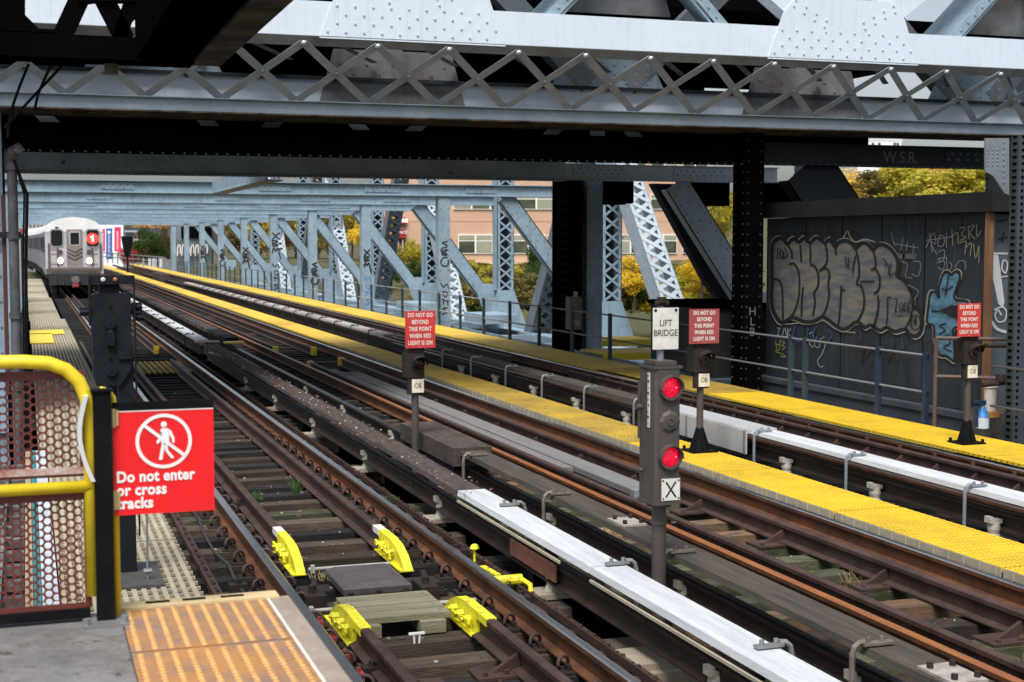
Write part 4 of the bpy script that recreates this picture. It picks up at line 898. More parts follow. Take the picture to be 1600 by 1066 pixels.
# ================================================================ platform canopy overhead, top left
YCN = 8.7
r = thing('platform_canopy', (.5, 5, 3.6), 'dark riveted steel canopy frame over the platform, top left', 'canopy')
b = MB(); zc = P(280, 101, Y=YCN).z
xa, xb = P(212, 100, Y=YCN).x, P(344, 96, Y=YCN).x; xm = P(298, 99, Y=YCN).x
b.box(xa, xb-.002, -2, YCN, zc+.02, zc+.55); b.build('box_girder', paint_blk, r)
b = MB(); b.box(xm, xb, -2, YCN+.02, zc, zc+.018); b.build('bottom_flange', soffit, r)
b = MB(); b.box(-4, xm, YCN-.06, YCN+.02, zc+.0, zc+.14); b.box(-4, xm, YCN-.22, YCN+.06, zc-.012, zc); b.build('bottom_chord', paint_blk, r)
def cz_(x, y): v = P(x, y, Y=YCN); return (v.x, YCN, v.z)
for poly in ([(-60,-60),(40,-60),(39,52),(-60,60)], [(131,-60),(195,-60),(160,-2),(128,-2)], [(128,-2),(178,-2),(140,4),(126,4)], ):
    b = MB(); b.prism([cz_(*p_) for p_ in poly], (0,.08,0)); b.build('web_plate', paint_blk, r)
for (p0, p1, w_) in (((137,-30),(97,58),.11), ((148,-30),(195,62),.11), ((215,-30),(186,62),.08), ((0,20),(50,70),.18)):
    b = MB(); b.bar(cz_(*p0), cz_(*p1), w_, .06, up=(0,1,0)); b.build('diagonal', paint_blk, r)
b = MB(); b.bar(cz_(120,0), cz_(225,0), .03, .10, up=(0,1,0)); b.prism([cz_(*p_) for p_ in ((176,22),(218,22),(205,36),(190,34))], (0,.06,0)); b.build('gusset', paint_blk, r)
b = MB(); b.box(-4, .2, YCN-.05, YCN+.03, P(60,52,Y=YCN).z-.0, P(60,52,Y=YCN).z+.02); b.build('angle', paint_blk, r)
b = MB(); c_ = cz_(174, 100); b.cyl((c_[0], YCN, c_[2]-.06), (c_[0], YCN, c_[2]+.02), .04, 12); b.build('lamp_socket', mat('olive_socket', (.12, .11, .05), .6), r)
for (a_, b_) in (((45,100),(12,215)), ((96,104),(8,200)), ((80,102),(55,180))):
    p0 = cz_(*a_); p1 = cz_(*b_); m_ = [(p0[0]+(p1[0]-p0[0])*t-.03*math.sin(math.pi*t), YCN, p0[2]+(p1[2]-p0[2])*t-.03*math.sin(math.pi*t)) for t in (0,.25,.5,.75,1)]
    b = MB(); b.tube(m_, .009, 6); b.build('cable', black, r)
# ================================================================ near portal of the lift tower (two trusses across the tracks)
YP = 20.7
def xp(px, Y=YP): return P(px, 300, Y=Y).x
r = thing('portal_truss', (6, YP, 4.4), 'pale riveted portal truss with zigzag lacing spanning over all the tracks', 'portal truss')
r['_o'] = (6, YP, 4.4)
XL_, XR_ = -6.5, 18.2
b = MB(); b.box(XL_, XR_, YP, YP+.04, 5.50, 5.97); b.box(XL_, XR_, YP, YP+.30, 5.97, 6.0)
b.build('upper_chord', paint_lit, r)
b = MB(); b.hexa([(XL_,YP-.02,5.49),(XR_,YP-.02,5.49),(XR_,YP+.06,5.36),(XL_,YP+.06,5.36),(XL_,YP-.02,5.50),(XR_,YP-.02,5.50),(XR_,YP+.09,5.37),(XL_,YP+.09,5.37)]); 
b.build('chord_flange', mat('stained_grey_flange', (.17, .175, .175), .7, 0, (.11, .105, .10), .7, 2.2, rust=(.12, .07, .04), rust_amt=.05, stretch=(1,1,.2)), r)
# gusset plates with rivets
def inpoly(x, z, poly):
    c = False; n = len(poly)
    for i in range(n):
        (x1, z1), (x2, z2) = poly[i], poly[i-1]
        if (z1 > z) != (z2 > z) and x < (x2-x1)*(z-z1)/(z2-z1)+x1: c = not c
    return c
def gusset(par, xc, Y, m, wb=2.85, wt=2.3, zb=5.47, zt=6.50, th=.02, riv=True, name='gusset_plate', r_=.024, holes=None):
    poly = [(xc-wb/2, zb), (xc+wb/2, zb), (xc+wt/2, zb+.72*(zt-zb)), (xc+wt/2-.25, zt), (xc-wt/2+.25, zt), (xc-wt/2, zb+.72*(zt-zb))]
    b = MB(); b.prism([(x, Y-th, z) for x, z in poly], (0, th-.002, 0)); g = b.build(name, m, par)
    if riv:
        b = MB(); j = 0; z = zb+.10
        while z < zb+.52:
            x = xc-wb/2+.12+(.14 if j % 2 else 0)
            while x < xc+wb/2-.08:
                if inpoly(x-.06, z, poly) and inpoly(x+.06, z, poly): b.rivet((x, Y-th, z), (0,-1,0), r_)
                x += .27
            z += .125; j += 1
        for k in range(4):
            for s_ in (-1, 1):
                for q_ in (0, .17): b.rivet((xc+s_*(.35+.19*k+q_*.2), Y-th, zb+.66+.10*k+q_*-.6), (0,-1,0), r_)
        b.build('rivets', mat('shaded_rivet', (.40, .47, .54), .5), g)
    return g
GX = [-1.75, 5.53, 12.85]
for gx in GX:
    gusset(r, gx, YP, paint_lit)
    for s_, dx in ((-1, -2.75), (1, 2.75)):
        b = MB(); p0 = Vector((gx+s_*.75, YP+.03, 6.28)); p1 = Vector((gx+s_*3.55, YP+.03, 8.3)); b.bar(p0, p1, .05, .50, up=(0,0,1))
        b.bar(p0+Vector((0,.3,.0)), p1+Vector((0,.3,.0)), .04, .50, up=(0,0,1)); b.build('web_diagonal', paint_lit, r)
b = MB(); b.box(XL_, XR_, YP, YP+.3, 8.3, 8.8); b.build('top_chord', paint_lit, r)
# inclined lacing
node_t = [475, 587, 697, 804, 909, 1009, 1108, 1204, 1298, 1389, 1478, 1564]
xt = [P(x, 90, Y=YP-.02).x for x in node_t]; pitch = (xt[-1]-xt[0])/(len(xt)-1)
barm = mat('shaded_grey_lacing', (.31, .34, .36), .6, .0, (.22, .24, .25), .6, 3, rust=(.16, .13, .10), rust_amt=.03)  # greyer tone carries the shade on bars that face down
boltm = mat('bright_rivet_head', (.46, .50, .53), .45, .2)
x = xt[0]-pitch*9; k = 0
YB = 21.35
while x < XR_-.5:
    t_ = Vector((x, YP-.005, 5.40)); bo = Vector((x+pitch*.5-pitch*.5, YB, 4.62)); 
    for s_ in (-1, 1):
        e = Vector((x+s_*pitch, YB, 4.62)); nrm = Vector((0, -.77, -.64))
        off = nrm*(.012 if s_ > 0 else .001)
        b = MB(); b.bar(t_+off, e+off, .011, .115, up=Vector((s_*pitch, 0, 0)).cross(nrm) if False else (e-t_).cross(nrm))
        lb = b.build('lacing_bar', barm, r)
        b = MB(); b.dome(t_+off*1.2+nrm*.012, .040, nrm, 10, .7, 3); b.dome((t_+e)/2+nrm*.020, .028, nrm, 8, .6, 2); b.dome(e+nrm*.016, .034, nrm, 8, .7, 3)
        b.build('rivet_heads', boltm, lb)
    x += pitch
# lower chord
lower = mat('shaded_lower_flange', (.26, .32, .37), .6, 0, (.18, .22, .26), .6, 1.5, rust=(.15, .12, .09), rust_amt=.05, bump=.08)  # greyer tone carries the shade on the lower chord
b = MB(); b.box(XL_, XR_, YB-.10, YB+.55, 4.60, 4.615); b.box(XL_, XR_, YB-.02, YB, 4.42, 4.60)
b.build('lower_chord', lower, r)
b = MB(); b.box(XL_, XR_, YB-.06, YB+1.2, 4.395, 4.418); b.build('bottom_plate', soffit, r)
# rear plane of the box
YR = 22.0
b = MB(); b.box(XL_, XR_, YR, YR+.03, 4.55, 5.04); b.build('rear_chord', paint_lit, r)
b = MB(); b.box(XL_, XR_, YR-.14, YR+.2, 5.045, 5.06); b.box(XL_, XR_, YR-.14, YR-.12, 5.0, 5.045); b.build('rear_flange', paint_dk, r)  # flange painted dark for the shadow it lies in
for gx in GX+[g-3.66 for g in GX]+[16.4]:
    poly = [(gx-1.2, 4.6), (gx+1.2, 4.6), (gx+.95, 5.5), (gx-.95, 5.5)]
    b = MB(); b.prism([(x_, YR-.02, z_) for x_, z_ in poly], (0, .018, 0))
    for j in range(5):
        for i in range(9):
            if (i+j) % 2 == 0: b.rivet((gx-.85+.21*i, YR-.02, 4.68+.15*j), (0,-1,0), .026)
    if gx in GX: b.build('rear_gusset', mat('stained_plate', (.19, .20, .21), .7, 0, (.10, .085, .08), .8, 1.6, rust=(.14, .08, .05), rust_amt=.04), r)
    else:
        b = MB(); b.prism([(gx-1.0, YR-.02, 5.07), (gx+1.0, YR-.02, 5.07), (gx+.7, YR-.02, 5.65), (gx-.7, YR-.02, 5.65)], (0, .018, 0))
        for j in range(3):
            for i in range(8): b.rivet((gx-.7+.2*i, YR-.02, 5.14+.15*j), (0,-1,0), .026)
        b.build('upper_gusset', paint, r)
    b = MB(); b.bar((gx, YR+.1, 4.5), (gx+.0, YR+.1, 8.4), .3, .22, up=(0,1,0)) if gx in GX else None
    if gx not in GX:
        for s_ in (-1, 1): b.bar((gx+s_*.35, YR+.12, 5.1), (gx+s_*3.6, YR+.12, 8.2), .36, .3, up=(0,1,0))
    if b.v: b.build('rear_member', paint_mid, r)
x = XL_+.3
while x < XR_-1:
    b = MB(); b.bar((x, YP+.25, 5.46), (x+.85, YR-.1, 5.30), .10, .012); b.build('cross_lacing', paint_mid, r); x += 1.32
# chamber plates seen above the upper chord: sloped brackets carrying a horizontal tie
for gx in (GX[0]+3.65, GX[1]+3.65, GX[2]+3.65):
    b = MB(); b.prism([(gx-.95, YP+.9, 6.2), (gx+.95, YP+.9, 6.2), (gx+.5, YP+.9, 7.6), (gx-.5, YP+.9, 7.6)], (0,.04,0)); b.build('middle_plate', mat('stained_plate', (.19, .20, .21), .7, 0, (.10, .085, .08), .8, 1.6, rust=(.14, .08, .05), rust_amt=.04), r)
    for s_ in (-1, 1):
        b = MB(); p0 = Vector((gx+s_*1.55, YP+.5, 5.9)); p1 = Vector((gx+s_*.45, YP+.5, 7.0)); b.bar(p0, p1, .9, .03, up=(0,-.2,1)); b.bar(p0+Vector((0,-.45,-.0)), p1+Vector((0,-.45,0)), .02, .16, up=(0,0,1))
        for i in range(8): b.rivet(p0.lerp(p1, (i+.5)/8)+Vector((0,-.462,0)), (0,-1,0), .026)
        b.build('sloping_strut', paint, r)

def floor_box(name, x0, x1, y0, y1, z0, z1, m, label, cat):
    b = MB(); b.box(x0, x1, y0, y1, z0, z1); return tag(b.build(name, m, origin=((x0+x1)/2, y0, z0)), label, cat)
floor_box('machinery_floor', -6, 18.6, 22.3, 32.5, 6.35, 6.5, paint_blk, 'dark underside of the floor added above the tracks behind the pale truss', 'floor plate')  # black floor plate added overhead to darken the truss interior
floor_box('upper_dark_backing', -6, 18.6, 27.5, 27.6, 6.5, 10.5, paint_blk, 'added black backing high behind the pale portal truss', 'web plate')  # dark backing added to block the sky above the chord
floor_box('lacing_dark_backing', -6, 12.2, 24.5, 24.55, 5.0, 6.3, paint_blk, 'added black backing behind the zigzag lacing', 'web plate')  # dark backing added where sky showed between the bars
floor_box('ceiling_plate', -6, 13.6, 22.9, 31.2, 4.95, 5.0, paint_blk, 'added black ceiling plate between the two dark cross girders', 'ceiling plate')  # black plate added so the gap overhead reads as shade
# small lit laterals peeping under the lower chord
for (px, s_) in ((88, 1), (338, 1), (412, -1), (573, 1), (638, -1), (852, -1), (934, 0), (1000, 1)):
    b = MB(); Y = 22.62; p0 = P(px, 186 if px < 500 else 200, Y=Y); x_ = p0.x; z_ = 4.22
    b.bar((x_+s_*.0, Y, z_), (x_+(-s_*.32), Y, z_+.34), .02, .2, up=(0,-1,0) if s_ == 0 else (s_*.6, 0, .6)); 
    if s_ == 0: b = MB(); b.box(x_-.13, x_+.13, Y, Y+.02, 4.15, 4.6)
    tag(b.build('lateral_brace', paint_mid, origin=(x_, Y, z_)), 'short grey lateral brace end showing below the portal truss', 'brace', 'brace ends under the portal truss')

# ================================================================ cross girders
def girder(Y, x0, x1, z0, z1, m, label, cat='cross girder', group=None, plates=(), rivpitch=.16, rv=True, d=.35):
    r = thing('cross_girder', ((x0+x1)/2, Y, z0), label, cat, group)
    b = MB(); b.box(x0, x1, Y, Y+.03, z0+.02, z1-.02); b.box(x0, x1, Y-.10, Y+d, z0, z0+.02); b.box(x0, x1, Y-.10, Y+d, z1-.02, z1); b.box(x0, x1, Y+d-.05, Y+d-.02, z0+.02, z1-.02); b.build('web', m, r)
    if rv:
        b = MB(); b.rivrow((x0+.1, Y-.11, z0+.0), (x1-.1, Y-.11, z0+.0), (0,-.4,-1), rivpitch, .02)
        for (pa, pb) in plates:
            c = MB(); c.box(pa, pb, Y-.022, Y-.002, z0+.10, z1-.06)
            c.build('splice_plate', m, r); c = MB(); c.rivrow((pa+.08, Y-.022, z0+.15), (pb-.08, Y-.022, z0+.15), (0,-1,0), .17, .022); c.rivrow((pa+.16, Y-.022, z1-.12), (pb-.16, Y-.022, z1-.12), (0,-1,0), .17, .022); c.build('plate_rivets', mat('lit_rivet_tone', (.42, .48, .54), .5) if m.name.startswith('lower') else rivm, r)  # rivets on the grey girder painted lighter, standing for lit heads
        b.build('rivets', rivm, r)
    return r
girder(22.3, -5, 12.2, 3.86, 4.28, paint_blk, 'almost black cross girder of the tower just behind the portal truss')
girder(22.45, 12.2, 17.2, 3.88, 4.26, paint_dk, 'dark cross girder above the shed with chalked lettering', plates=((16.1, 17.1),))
text('W.S.R.', .30, (P(1408, 247, Y=22.44).x, 22.447, P(1408, 247, Y=22.44).z), (1,0,0), (0,0,1), mat('faint_chalk', (.13, .13, .13), .9), 'chalk_lettering', bpy.data.objects['cross_girder.001'], depth=.001, sx=.9)
g31 = girder(31.0, -5, 11.9, 3.92, 4.38, mat('lower_grey_paint', (.46, .545, .61), .6, 0, (.30, .36, .41), .7, 1.0, rust=(.10, .065, .04), rust_amt=.05, bump=.1), 'grey riveted cross girder at the back of the tower', plates=((.5, 1.5), (2.0, 3.2), (5.2, 6.3), (7.3, 8.5), (10.2, 11.3)), rivpitch=.12)
girder(31.3, 11.9, 17.6, 3.96, 4.33, paint_lit, 'blue grey cross girder right of the dark tower column', plates=((12.2, 13.6), (14.8, 16.2)))
NB = 9
for i in range(NB):
    Y = 41.3+10.35*i
    girder(Y, -5, 17.3, 3.87, 4.22, paint, ['nearest', 'second', 'third', 'fourth', 'fifth', 'sixth', 'seventh', 'eighth', 'ninth'][i]+' light blue cross girder of the bridge, counted from the dark tower', group='light blue cross girders', rivpitch=.30,
           plates=((2.0, 2.9), (6.4, 7.3), (9.5, 10.6), (12.6, 13.6)) if i < 3 else (), rv=i < 5)
    for (xa, xb) in ((3.0, 4.6), (8.0, 9.4)) if i < 6 else ():
        pass
r = thing('longitudinal_strut', (5.3, 36, 3.87), 'light longitudinal strut between the grey girder and the first light blue girder', 'strut')
b = MB(); b.box(5.05, 5.08, 31.5, 41.2, 3.88, 4.24); b.box(5.0, 5.42, 31.5, 41.2, 3.86, 3.88); b.rivrow((5.05, 31.6, 3.9), (5.05, 41.1, 3.9), (-1,0,0), .25, .02); b.build('strut_web', paint, r)
# upper strut behind
floor_box('upper_cross_strut', 6.5, 17.4, 43, 43.3, 4.45, 4.75, paint, 'pale strut just above the first light blue girder', 'strut')

# knee braces, transverse
def knee(Y, xa, za, xb, zb, w, m, label, group=None, d=.30, rv=True):
    r = thing('knee_brace', (xa, Y, zb), label, 'knee brace', group)
    p0, p1 = Vector((xa, Y, za)), Vector((xb, Y, zb)); dr = (p1-p0).normalized(); nn = Vector((dr.z, 0, -dr.x))
    if nn.z < 0: nn = -nn
    b = MB()
    b.prism([p0-nn*w/2, p0+nn*w/2, p1+nn*w/2, p1-nn*w/2], (0,.02,0)); b.build('front_plate', m, r)
    b = MB(); b.prism([p0-nn*w/2, p0-nn*(w/2-.03), p1-nn*(w/2-.03), p1-nn*w/2], (0, d, 0)); b.prism([p0+nn*w/2, p0+nn*(w/2-.03), p1+nn*(w/2-.03), p1+nn*w/2], (0, d, 0)); b.build('flange', m, r)
    if rv:
        b = MB()
        for e in (-.32, .32): b.rivrow(p0+nn*w*e, p1+nn*w*e, (0,-1,0), .26, .024)
        b.rivrow(p0, p1, (0,-1,0), .5, .024); b.build('rivets', paint_dk if m in (paint_mid, paint_dk) else rivm, r)
    # foot gusset
    b = MB(); b.prism([p1+Vector((-.55,-.03,.55)), p1+Vector((.5,-.03,.55)), p1+Vector((.5,-.03,-.75)), p1+Vector((-.1,-.03,-.75))], (0,.02,0)); b.build('foot_gusset', m, r)
    return r
knee(22.6, 13.3, 3.9, 16.6, -.3, 1.0, paint_dk, 'black knee brace rising behind the shed roof', rv=True)
knee(31.7, 15.05, 3.95, 17.35, .7, .66, mat('mid_blue_grey_paint', (.42, .485, .54), .55, 0, (.32, .38, .43), .5, 1.0, streak=.4, grime=.3), 'grey riveted knee brace right of the lift bridge signal')
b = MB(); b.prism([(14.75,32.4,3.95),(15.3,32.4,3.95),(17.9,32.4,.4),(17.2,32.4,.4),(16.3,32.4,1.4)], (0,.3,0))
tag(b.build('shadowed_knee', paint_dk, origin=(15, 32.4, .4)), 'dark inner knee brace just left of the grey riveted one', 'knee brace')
for i in range(NB):
    Y = 41.32+10.35*i
    knee(Y, 13.9, 3.87, 16.65, .35, .50, paint, ['nearest', 'second', 'third', 'fourth', 'fifth', 'sixth', 'seventh', 'eighth', 'ninth'][i]+' light blue knee brace sloping down to the outer truss, counted from the tower', group='light blue knee braces', rv=i < 4)

# inner posts with spray tags
def tagstrokes(par, X0, Z0, sc, Y, strokes, w=.035, m=blackink):
    b = MB(); w = w*1.5
    for k, s_ in enumerate(strokes): stroke(b, s_, w/sc, lambda u, v, off: (X0+u*sc, Y-.004-off, Z0+v*sc), k=3, off=.0004*k)
    b.build('spray_tag', m, par)
XBM = [[(0,3),(1,2)], [(0,2),(1,3)], [(0,1.9),(.1,1.0)], [(0,1.9),(.9,1.7),(.1,1.4),(.9,1.2),(.1,1.0)], [(0,0),(.2,.8),(.5,.3),(.8,.8),(1,.0),(1.2,-.9)]]
SBC = [[(.9,3.2),(.2,3.0),(.9,2.6),(.1,2.3)], [(.1,2.3),(.2,1.6),(.9,2.2),(.2,1.9),(.9,1.5),(.1,1.5)], [(.9,1.2),(.3,1.1),(0,.6),(.3,.1),(.9,.2),(1,.9)]]
NOH = [[(0,3.4),(.3,2.9),(.7,3.3),(.9,2.7)], [(.4,2.5),(.8,2.2),(.5,1.8),(.2,2.2),(.4,2.5)], [(.1,1.6),(.8,1.3)], [(.3,1.6),(.3,1.0)], [(.8,1.5),(.8,.9)], [(.8,.6),(.2,.5),(.7,.1),(.1,-.1)]]
for side, x0 in (('right', 11.75), ('left', -.62)):
    for i in range(NB if side == 'right' else 8):
        Y = 41.25+10.35*i; w = .36
        nm = ['nearest', 'second', 'third', 'fourth', 'fifth', 'sixth', 'seventh', 'eighth', 'ninth'][i]
        r = thing('bridge_post', (x0+w/2, Y, -1.2), nm+' light blue steel post on the '+('right side of the tracks behind the railing' if side == 'right' else 'left side beside the train'), 'post', 'bridge posts on the '+side+' side')
        b = MB(); b.box(x0, x0+w, Y, Y+.02, -1.2, 3.86); b.box(x0, x0+.02, Y+.02, Y+.36, -1.2, 3.86); b.box(x0+w-.02, x0+w, Y+.02, Y+.36, -1.2, 3.86); b.build('post_shaft', paint, r)
        if i < 5:
            b = MB()
            for e in (.05, w-.05): b.rivrow((x0+e, Y, -.2), (x0+e, Y, 3.8), (0,-1,0), .3, .02)
            b.rivrow((x0+w/2, Y, -.1), (x0+w/2, Y, 3.8), (0,-1,0), .6, .02); b.build('rivets', paint_mid, r)
        if side == 'right':
            if i == 0: tagstrokes(r, x0+.06, 1.75, .24, Y, SBC, .028); tagstrokes(r, x0+.06, .35, .27, Y, NOH, .024)
            if i == 1: tagstrokes(r, x0+.08, 1.55, .22, Y, XBM, .04); tagstrokes(r, x0+.08, .2, .3, Y, NOH, .03, mat('blue_spray_paint', (.05, .18, .45), .6))
            if i == 2: tagstrokes(r, x0+.08, .6, .30, Y, SBC, .05)
            if i == 3: tagstrokes(r, x0+.08, 1.9, .35, Y, XBM, .05); tagstrokes(r, x0+.08, .1, .38, Y, NOH, .04)
            if i == 4: tagstrokes(r, x0+.08, 1.2, .32, Y, XBM, .06)
            if i == 5: tagstrokes(r, x0+.08, .9, .34, Y, SBC, .06)
            if i == 6: tagstrokes(r, x0+.05, 1.2, .34, Y, XBM, .06)

# outer truss: laced verticals and diagonals at X=17.2
def laced(name, p, q, xw, dw, m, label, group, pitch=.42, barw=.07, solidfoot=1.0, backplate=True, cat='laced column'):
    """box member from p to q: side channels xw apart along X, lacing on the camera side"""
    p = Vector(p); q = Vector(q); d = (q-p).normalized(); fx = Vector((1,0,0)); nn = d.cross(fx); nn.normalize()
    if nn.y > 0: nn = -nn
    r = thing(name, tuple(p), label, cat, group)
    b = MB()
    for s_ in (-1, 1):
        c0 = p+fx*(s_*xw/2); c1 = q+fx*(s_*xw/2)
        b.prism([c0+nn*dw/2, c0-nn*dw/2, c1-nn*dw/2, c1+nn*dw/2], fx*(-s_*.02))
        for e in (1, -1): b.prism([c0+nn*e*dw/2, c1+nn*e*dw/2, c1+nn*e*dw/2-fx*(s_*.11), c0+nn*e*dw/2-fx*(s_*.11)], nn*(-.012*e))
    b.build('channel', m, r)
    L = (q-p).length; n = max(2, int(L/pitch)); b = MB()
    fc = nn*(dw/2+.006)
    for i in range(n):
        a0 = p+d*(L*i/n)+fc; a1 = p+d*(L*(i+1)/n)+fc
        for s_ in (-1, 1): b.bar(a0+fx*(s_*(xw/2-.05))+nn*(.008*s_), a1-fx*(s_*(xw/2-.05))+nn*(.008*s_), .012, barw, up=(a1-a0-fx*(2*s_*(xw/2-.05))).cross(nn))
    if not backplate:
        for i in range(n):
            a0 = p+d*(L*i/n)-fc; a1 = p+d*(L*(i+1)/n)-fc
            for s_ in (-1, 1): b.bar(a0+fx*(s_*(xw/2-.05))-nn*(.008*s_), a1-fx*(s_*(xw/2-.05))-nn*(.008*s_), .012, barw, up=(a1-a0-fx*(2*s_*(xw/2-.05))).cross(nn))
    b.build('lacing', m, r)
    if backplate:
        b = MB(); b.prism([p-nn*(dw/2-.02)-fx*(xw/2-.03), p-nn*(dw/2-.02)+fx*(xw/2-.03), q-nn*(dw/2-.02)+fx*(xw/2-.03), q-nn*(dw/2-.02)-fx*(xw/2-.03)], nn*(.012)); b.build('back_plate', paint_dk, r)
    return r
names = ['nearest', 'second', 'third', 'fourth', 'fifth', 'sixth', 'seventh', 'eighth', 'ninth']
for i in range(8):
    Y = 41.1+10.35*i; Xo = 17.2
    r = laced('laced_column', (Xo, Y, .65), (Xo, Y, 9), .66, .6, paint, names[i]+' upright laced column of the outer truss, light blue with X lacing', 'upright laced columns of the outer truss')
    b = MB(); b.box(Xo-.33, Xo+.33, Y-.31, Y-.29, -1.0, .66); b.prism([(Xo-.9, Y-.315, -.9), (Xo+.9, Y-.315, -.9), (Xo+.34, Y-.315, .62), (Xo-.34, Y-.315, .62)], (0,-.015,0)); b.build('foot_plate', paint, r)
# leaning laced diagonals: apex over columns 0, 2, 4, 6
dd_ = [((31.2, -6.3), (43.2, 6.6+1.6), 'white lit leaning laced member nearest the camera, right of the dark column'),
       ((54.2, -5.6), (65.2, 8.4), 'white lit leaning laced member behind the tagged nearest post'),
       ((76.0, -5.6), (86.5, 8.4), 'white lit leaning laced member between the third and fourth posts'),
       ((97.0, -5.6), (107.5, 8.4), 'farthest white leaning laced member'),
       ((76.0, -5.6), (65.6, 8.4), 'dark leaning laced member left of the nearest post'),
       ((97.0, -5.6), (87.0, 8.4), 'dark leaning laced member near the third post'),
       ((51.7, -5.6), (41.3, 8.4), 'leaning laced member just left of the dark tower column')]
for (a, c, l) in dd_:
    laced('laced_diagonal', (17.35, a[0], a[1]), (17.35, c[0], c[1]), .72, .62, paint_far if 'white' in l else paint_mid if 'dark' in l else paint, l, 'leaning laced diagonals of the outer truss', pitch=.46, barw=.13, backplate=False, cat='laced diagonal')  # light put into the tone: paler where sky-lit, greyer where facing down
floor_box('bottom_chord', 16.85, 17.5, 24, 125, -1.35, -.75, paint, 'light blue bottom chord of the outer truss', 'chord')
b = MB()
for i in range(26):
    Y = 26+4.14*i; b.box(12.1, 16.9, Y, Y+.3, -1.1, -.75)
tag(b.build('outer_floor_framing', paint, origin=(14, 30, -1)), 'light blue floor framing beyond the railing', 'floor framing')
for (x0, x1, y0, y1, z0, z1, l) in ((15.5, 16.8, 48.5, 51, -.2, .12, 'pale trough beside the foot of the second outer truss column'), (15.5, 16.8, 58.5, 61.4, -.2, .12, 'pale trough beside the foot of the third outer truss column')):
    floor_box('pale_trough', x0, x1, y0, y1, z0-.25, z1-.25, paint, l, 'trough')
floor_box('gangway_plate', 12.3, 15.3, 33, 120, -.78, -.72, paint_mid, 'grey gangway plate beyond the railing', 'gangway')
floor_box('side_girder', 12.25, 12.3, 26, 120, -.75, -.05, paint, 'light blue side girder below the railing', 'girder')
# lower road truss glimpsed far right: second truss plane beyond
# tower legs and columns
def leg(name, x0, x1, y0, y1, z0, z1, m, label, rv=True, pitch=.18, cols=2, side=True):
    r = thing(name, ((x0+x1)/2, (y0+y1)/2, z0), label, 'column')
    b = MB(); b.box(x0, x1, y0, y1, z0, z1); b.build('column_shaft', m, r)
    if rv:
        b = MB()
        for c in range(cols):
            xx = x0+.06+(x1-x0-.12)*c/max(1, cols-1); b.rivrow((xx, y0, max(z0, -.6)), (xx, y0, min(z1, 6)), (0,-1,0), pitch, .022)
        if side:
            for yy in (y0+.06, y1-.06): b.rivrow((x0, yy, max(z0, -.6)), (x0, yy, min(z1, 6)), (-1,0,0), pitch, .022)
        b.build('rivets', rivm if m in (paint, paint_lit) else mat('shade_black_rivet', (.013, .015, .018), .6) if m is paint_blk else paint_blk, r)  # rivets of black columns carry the same painted shade
    return r
A = leg('tower_column', 11.8, 12.17, 22.1, 22.55, -1.2, 4.8, paint_blk, 'black riveted tower column left of the graffiti shed')
text('H\nL\nB', .21, (11.97, 22.096, 1.12), (1,0,0), (0,0,1), mat('faded_chalk_tag', (.09, .09, .09), .9), 'chalk_letters', A, line=.85, depth=.001)
leg('laced_post', 12.2, 12.42, 22.7, 22.9, -1.2, 4.4, paint_mid, 'narrow grey laced post between the black column and the shed', pitch=.14, side=False)
Bc = leg('tower_column', 12.08, 12.55, 31.6, 32.4, -1.2, 4.0, paint_blk, 'wide black tower column standing behind the yellow walkway, middle of the picture', cols=3)
leg('tower_column', 12.75, 13.15, 31.8, 32.3, -1.2, 4.0, paint, 'grey riveted column joined to the right of the wide black column', pitch=.2)
b = MB(); b.box(12.55, 12.75, 32.0, 32.3, -1.2, 4.0); tag(b.build('column_web', mat('peeling_white_web', (.05, .045, .045), .8, 0, (.34, .30, .29), .75, .9, rust=(.10, .04, .03), rust_amt=.08), origin=(12.6, 32, -1.2)), 'peeling white streaked web plate between the black and grey columns', 'web plate')
r = thing('meter_box', (12.45, 31.2, .75), 'grey electrical box mounted on the wide black column', 'electrical box')
b = MB(); zz0, zz1 = P(910, 515, Y=31.3).z, P(910, 464, Y=31.3).z; xx0, xx1 = P(890, 500, Y=31.3).x, P(909, 500, Y=31.3).x; b.box(xx0, xx1, 31.3, 31.58, zz0, zz1); b.build('case', mat('grey_box_paint', (.15, .15, .15), .6, 0, (.10, .10, .10), .5, 5), r)
b = MB(); b.cyl((xx1-.1, 31.45, zz1), (xx1-.1, 31.45, zz1+.12), .05, 8); b.box(xx0+.05, xx1-.05, 31.29, 31.30, zz0+.1, zz0+.22); b.build('conduit', grey, r)
LX = P(1576, 400, Y=22.65).x
leg('tower_leg', LX, LX+1.1, 22.65, 23.4, -3.5, 9, paint_mid, 'big riveted grey tower leg at the right edge', cols=3, pitch=.2)
XC2 = P(1575.5, 400, Y=15.36).x
leg('riveted_post', XC2, XC2+.55, 15.2, 15.36, -.6, 3.86, mat('slate_column_paint', (.036, .048, .060), .6, 0, (.022, .030, .038), .6, 1.2, rust=(.09, .08, .07), rust_amt=.03, streak=.4), 'dark slate riveted column at the right edge beside the bucket', cols=4, pitch=.085)
leg('tower_leg', -1.4, -.30, 22.1, 22.7, -2, 5, paint, 'blue grey tower leg at the left edge', cols=2, pitch=.35)
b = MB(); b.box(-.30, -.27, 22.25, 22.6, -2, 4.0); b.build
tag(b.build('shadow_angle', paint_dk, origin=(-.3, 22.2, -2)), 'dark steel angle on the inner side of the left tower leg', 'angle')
r = thing('rain_pipe', (-.13, 21.9, -1), 'worn grey vertical pipe with flaking paint at the left edge', 'pipe')
b = MB(); pm = mat('flaking_pipe_paint', (.10, .105, .11), .6, 0, (.04, .04, .045), .8, 3, rust=(.30, .31, .31), rust_amt=.07)
xq = P(22, 400, Y=21.9).x; b.cyl((xq, 21.9, -1.5), (xq, 21.9, 3.75), .072, 14); b.build('pipe_run', pm, r)
b = MB()
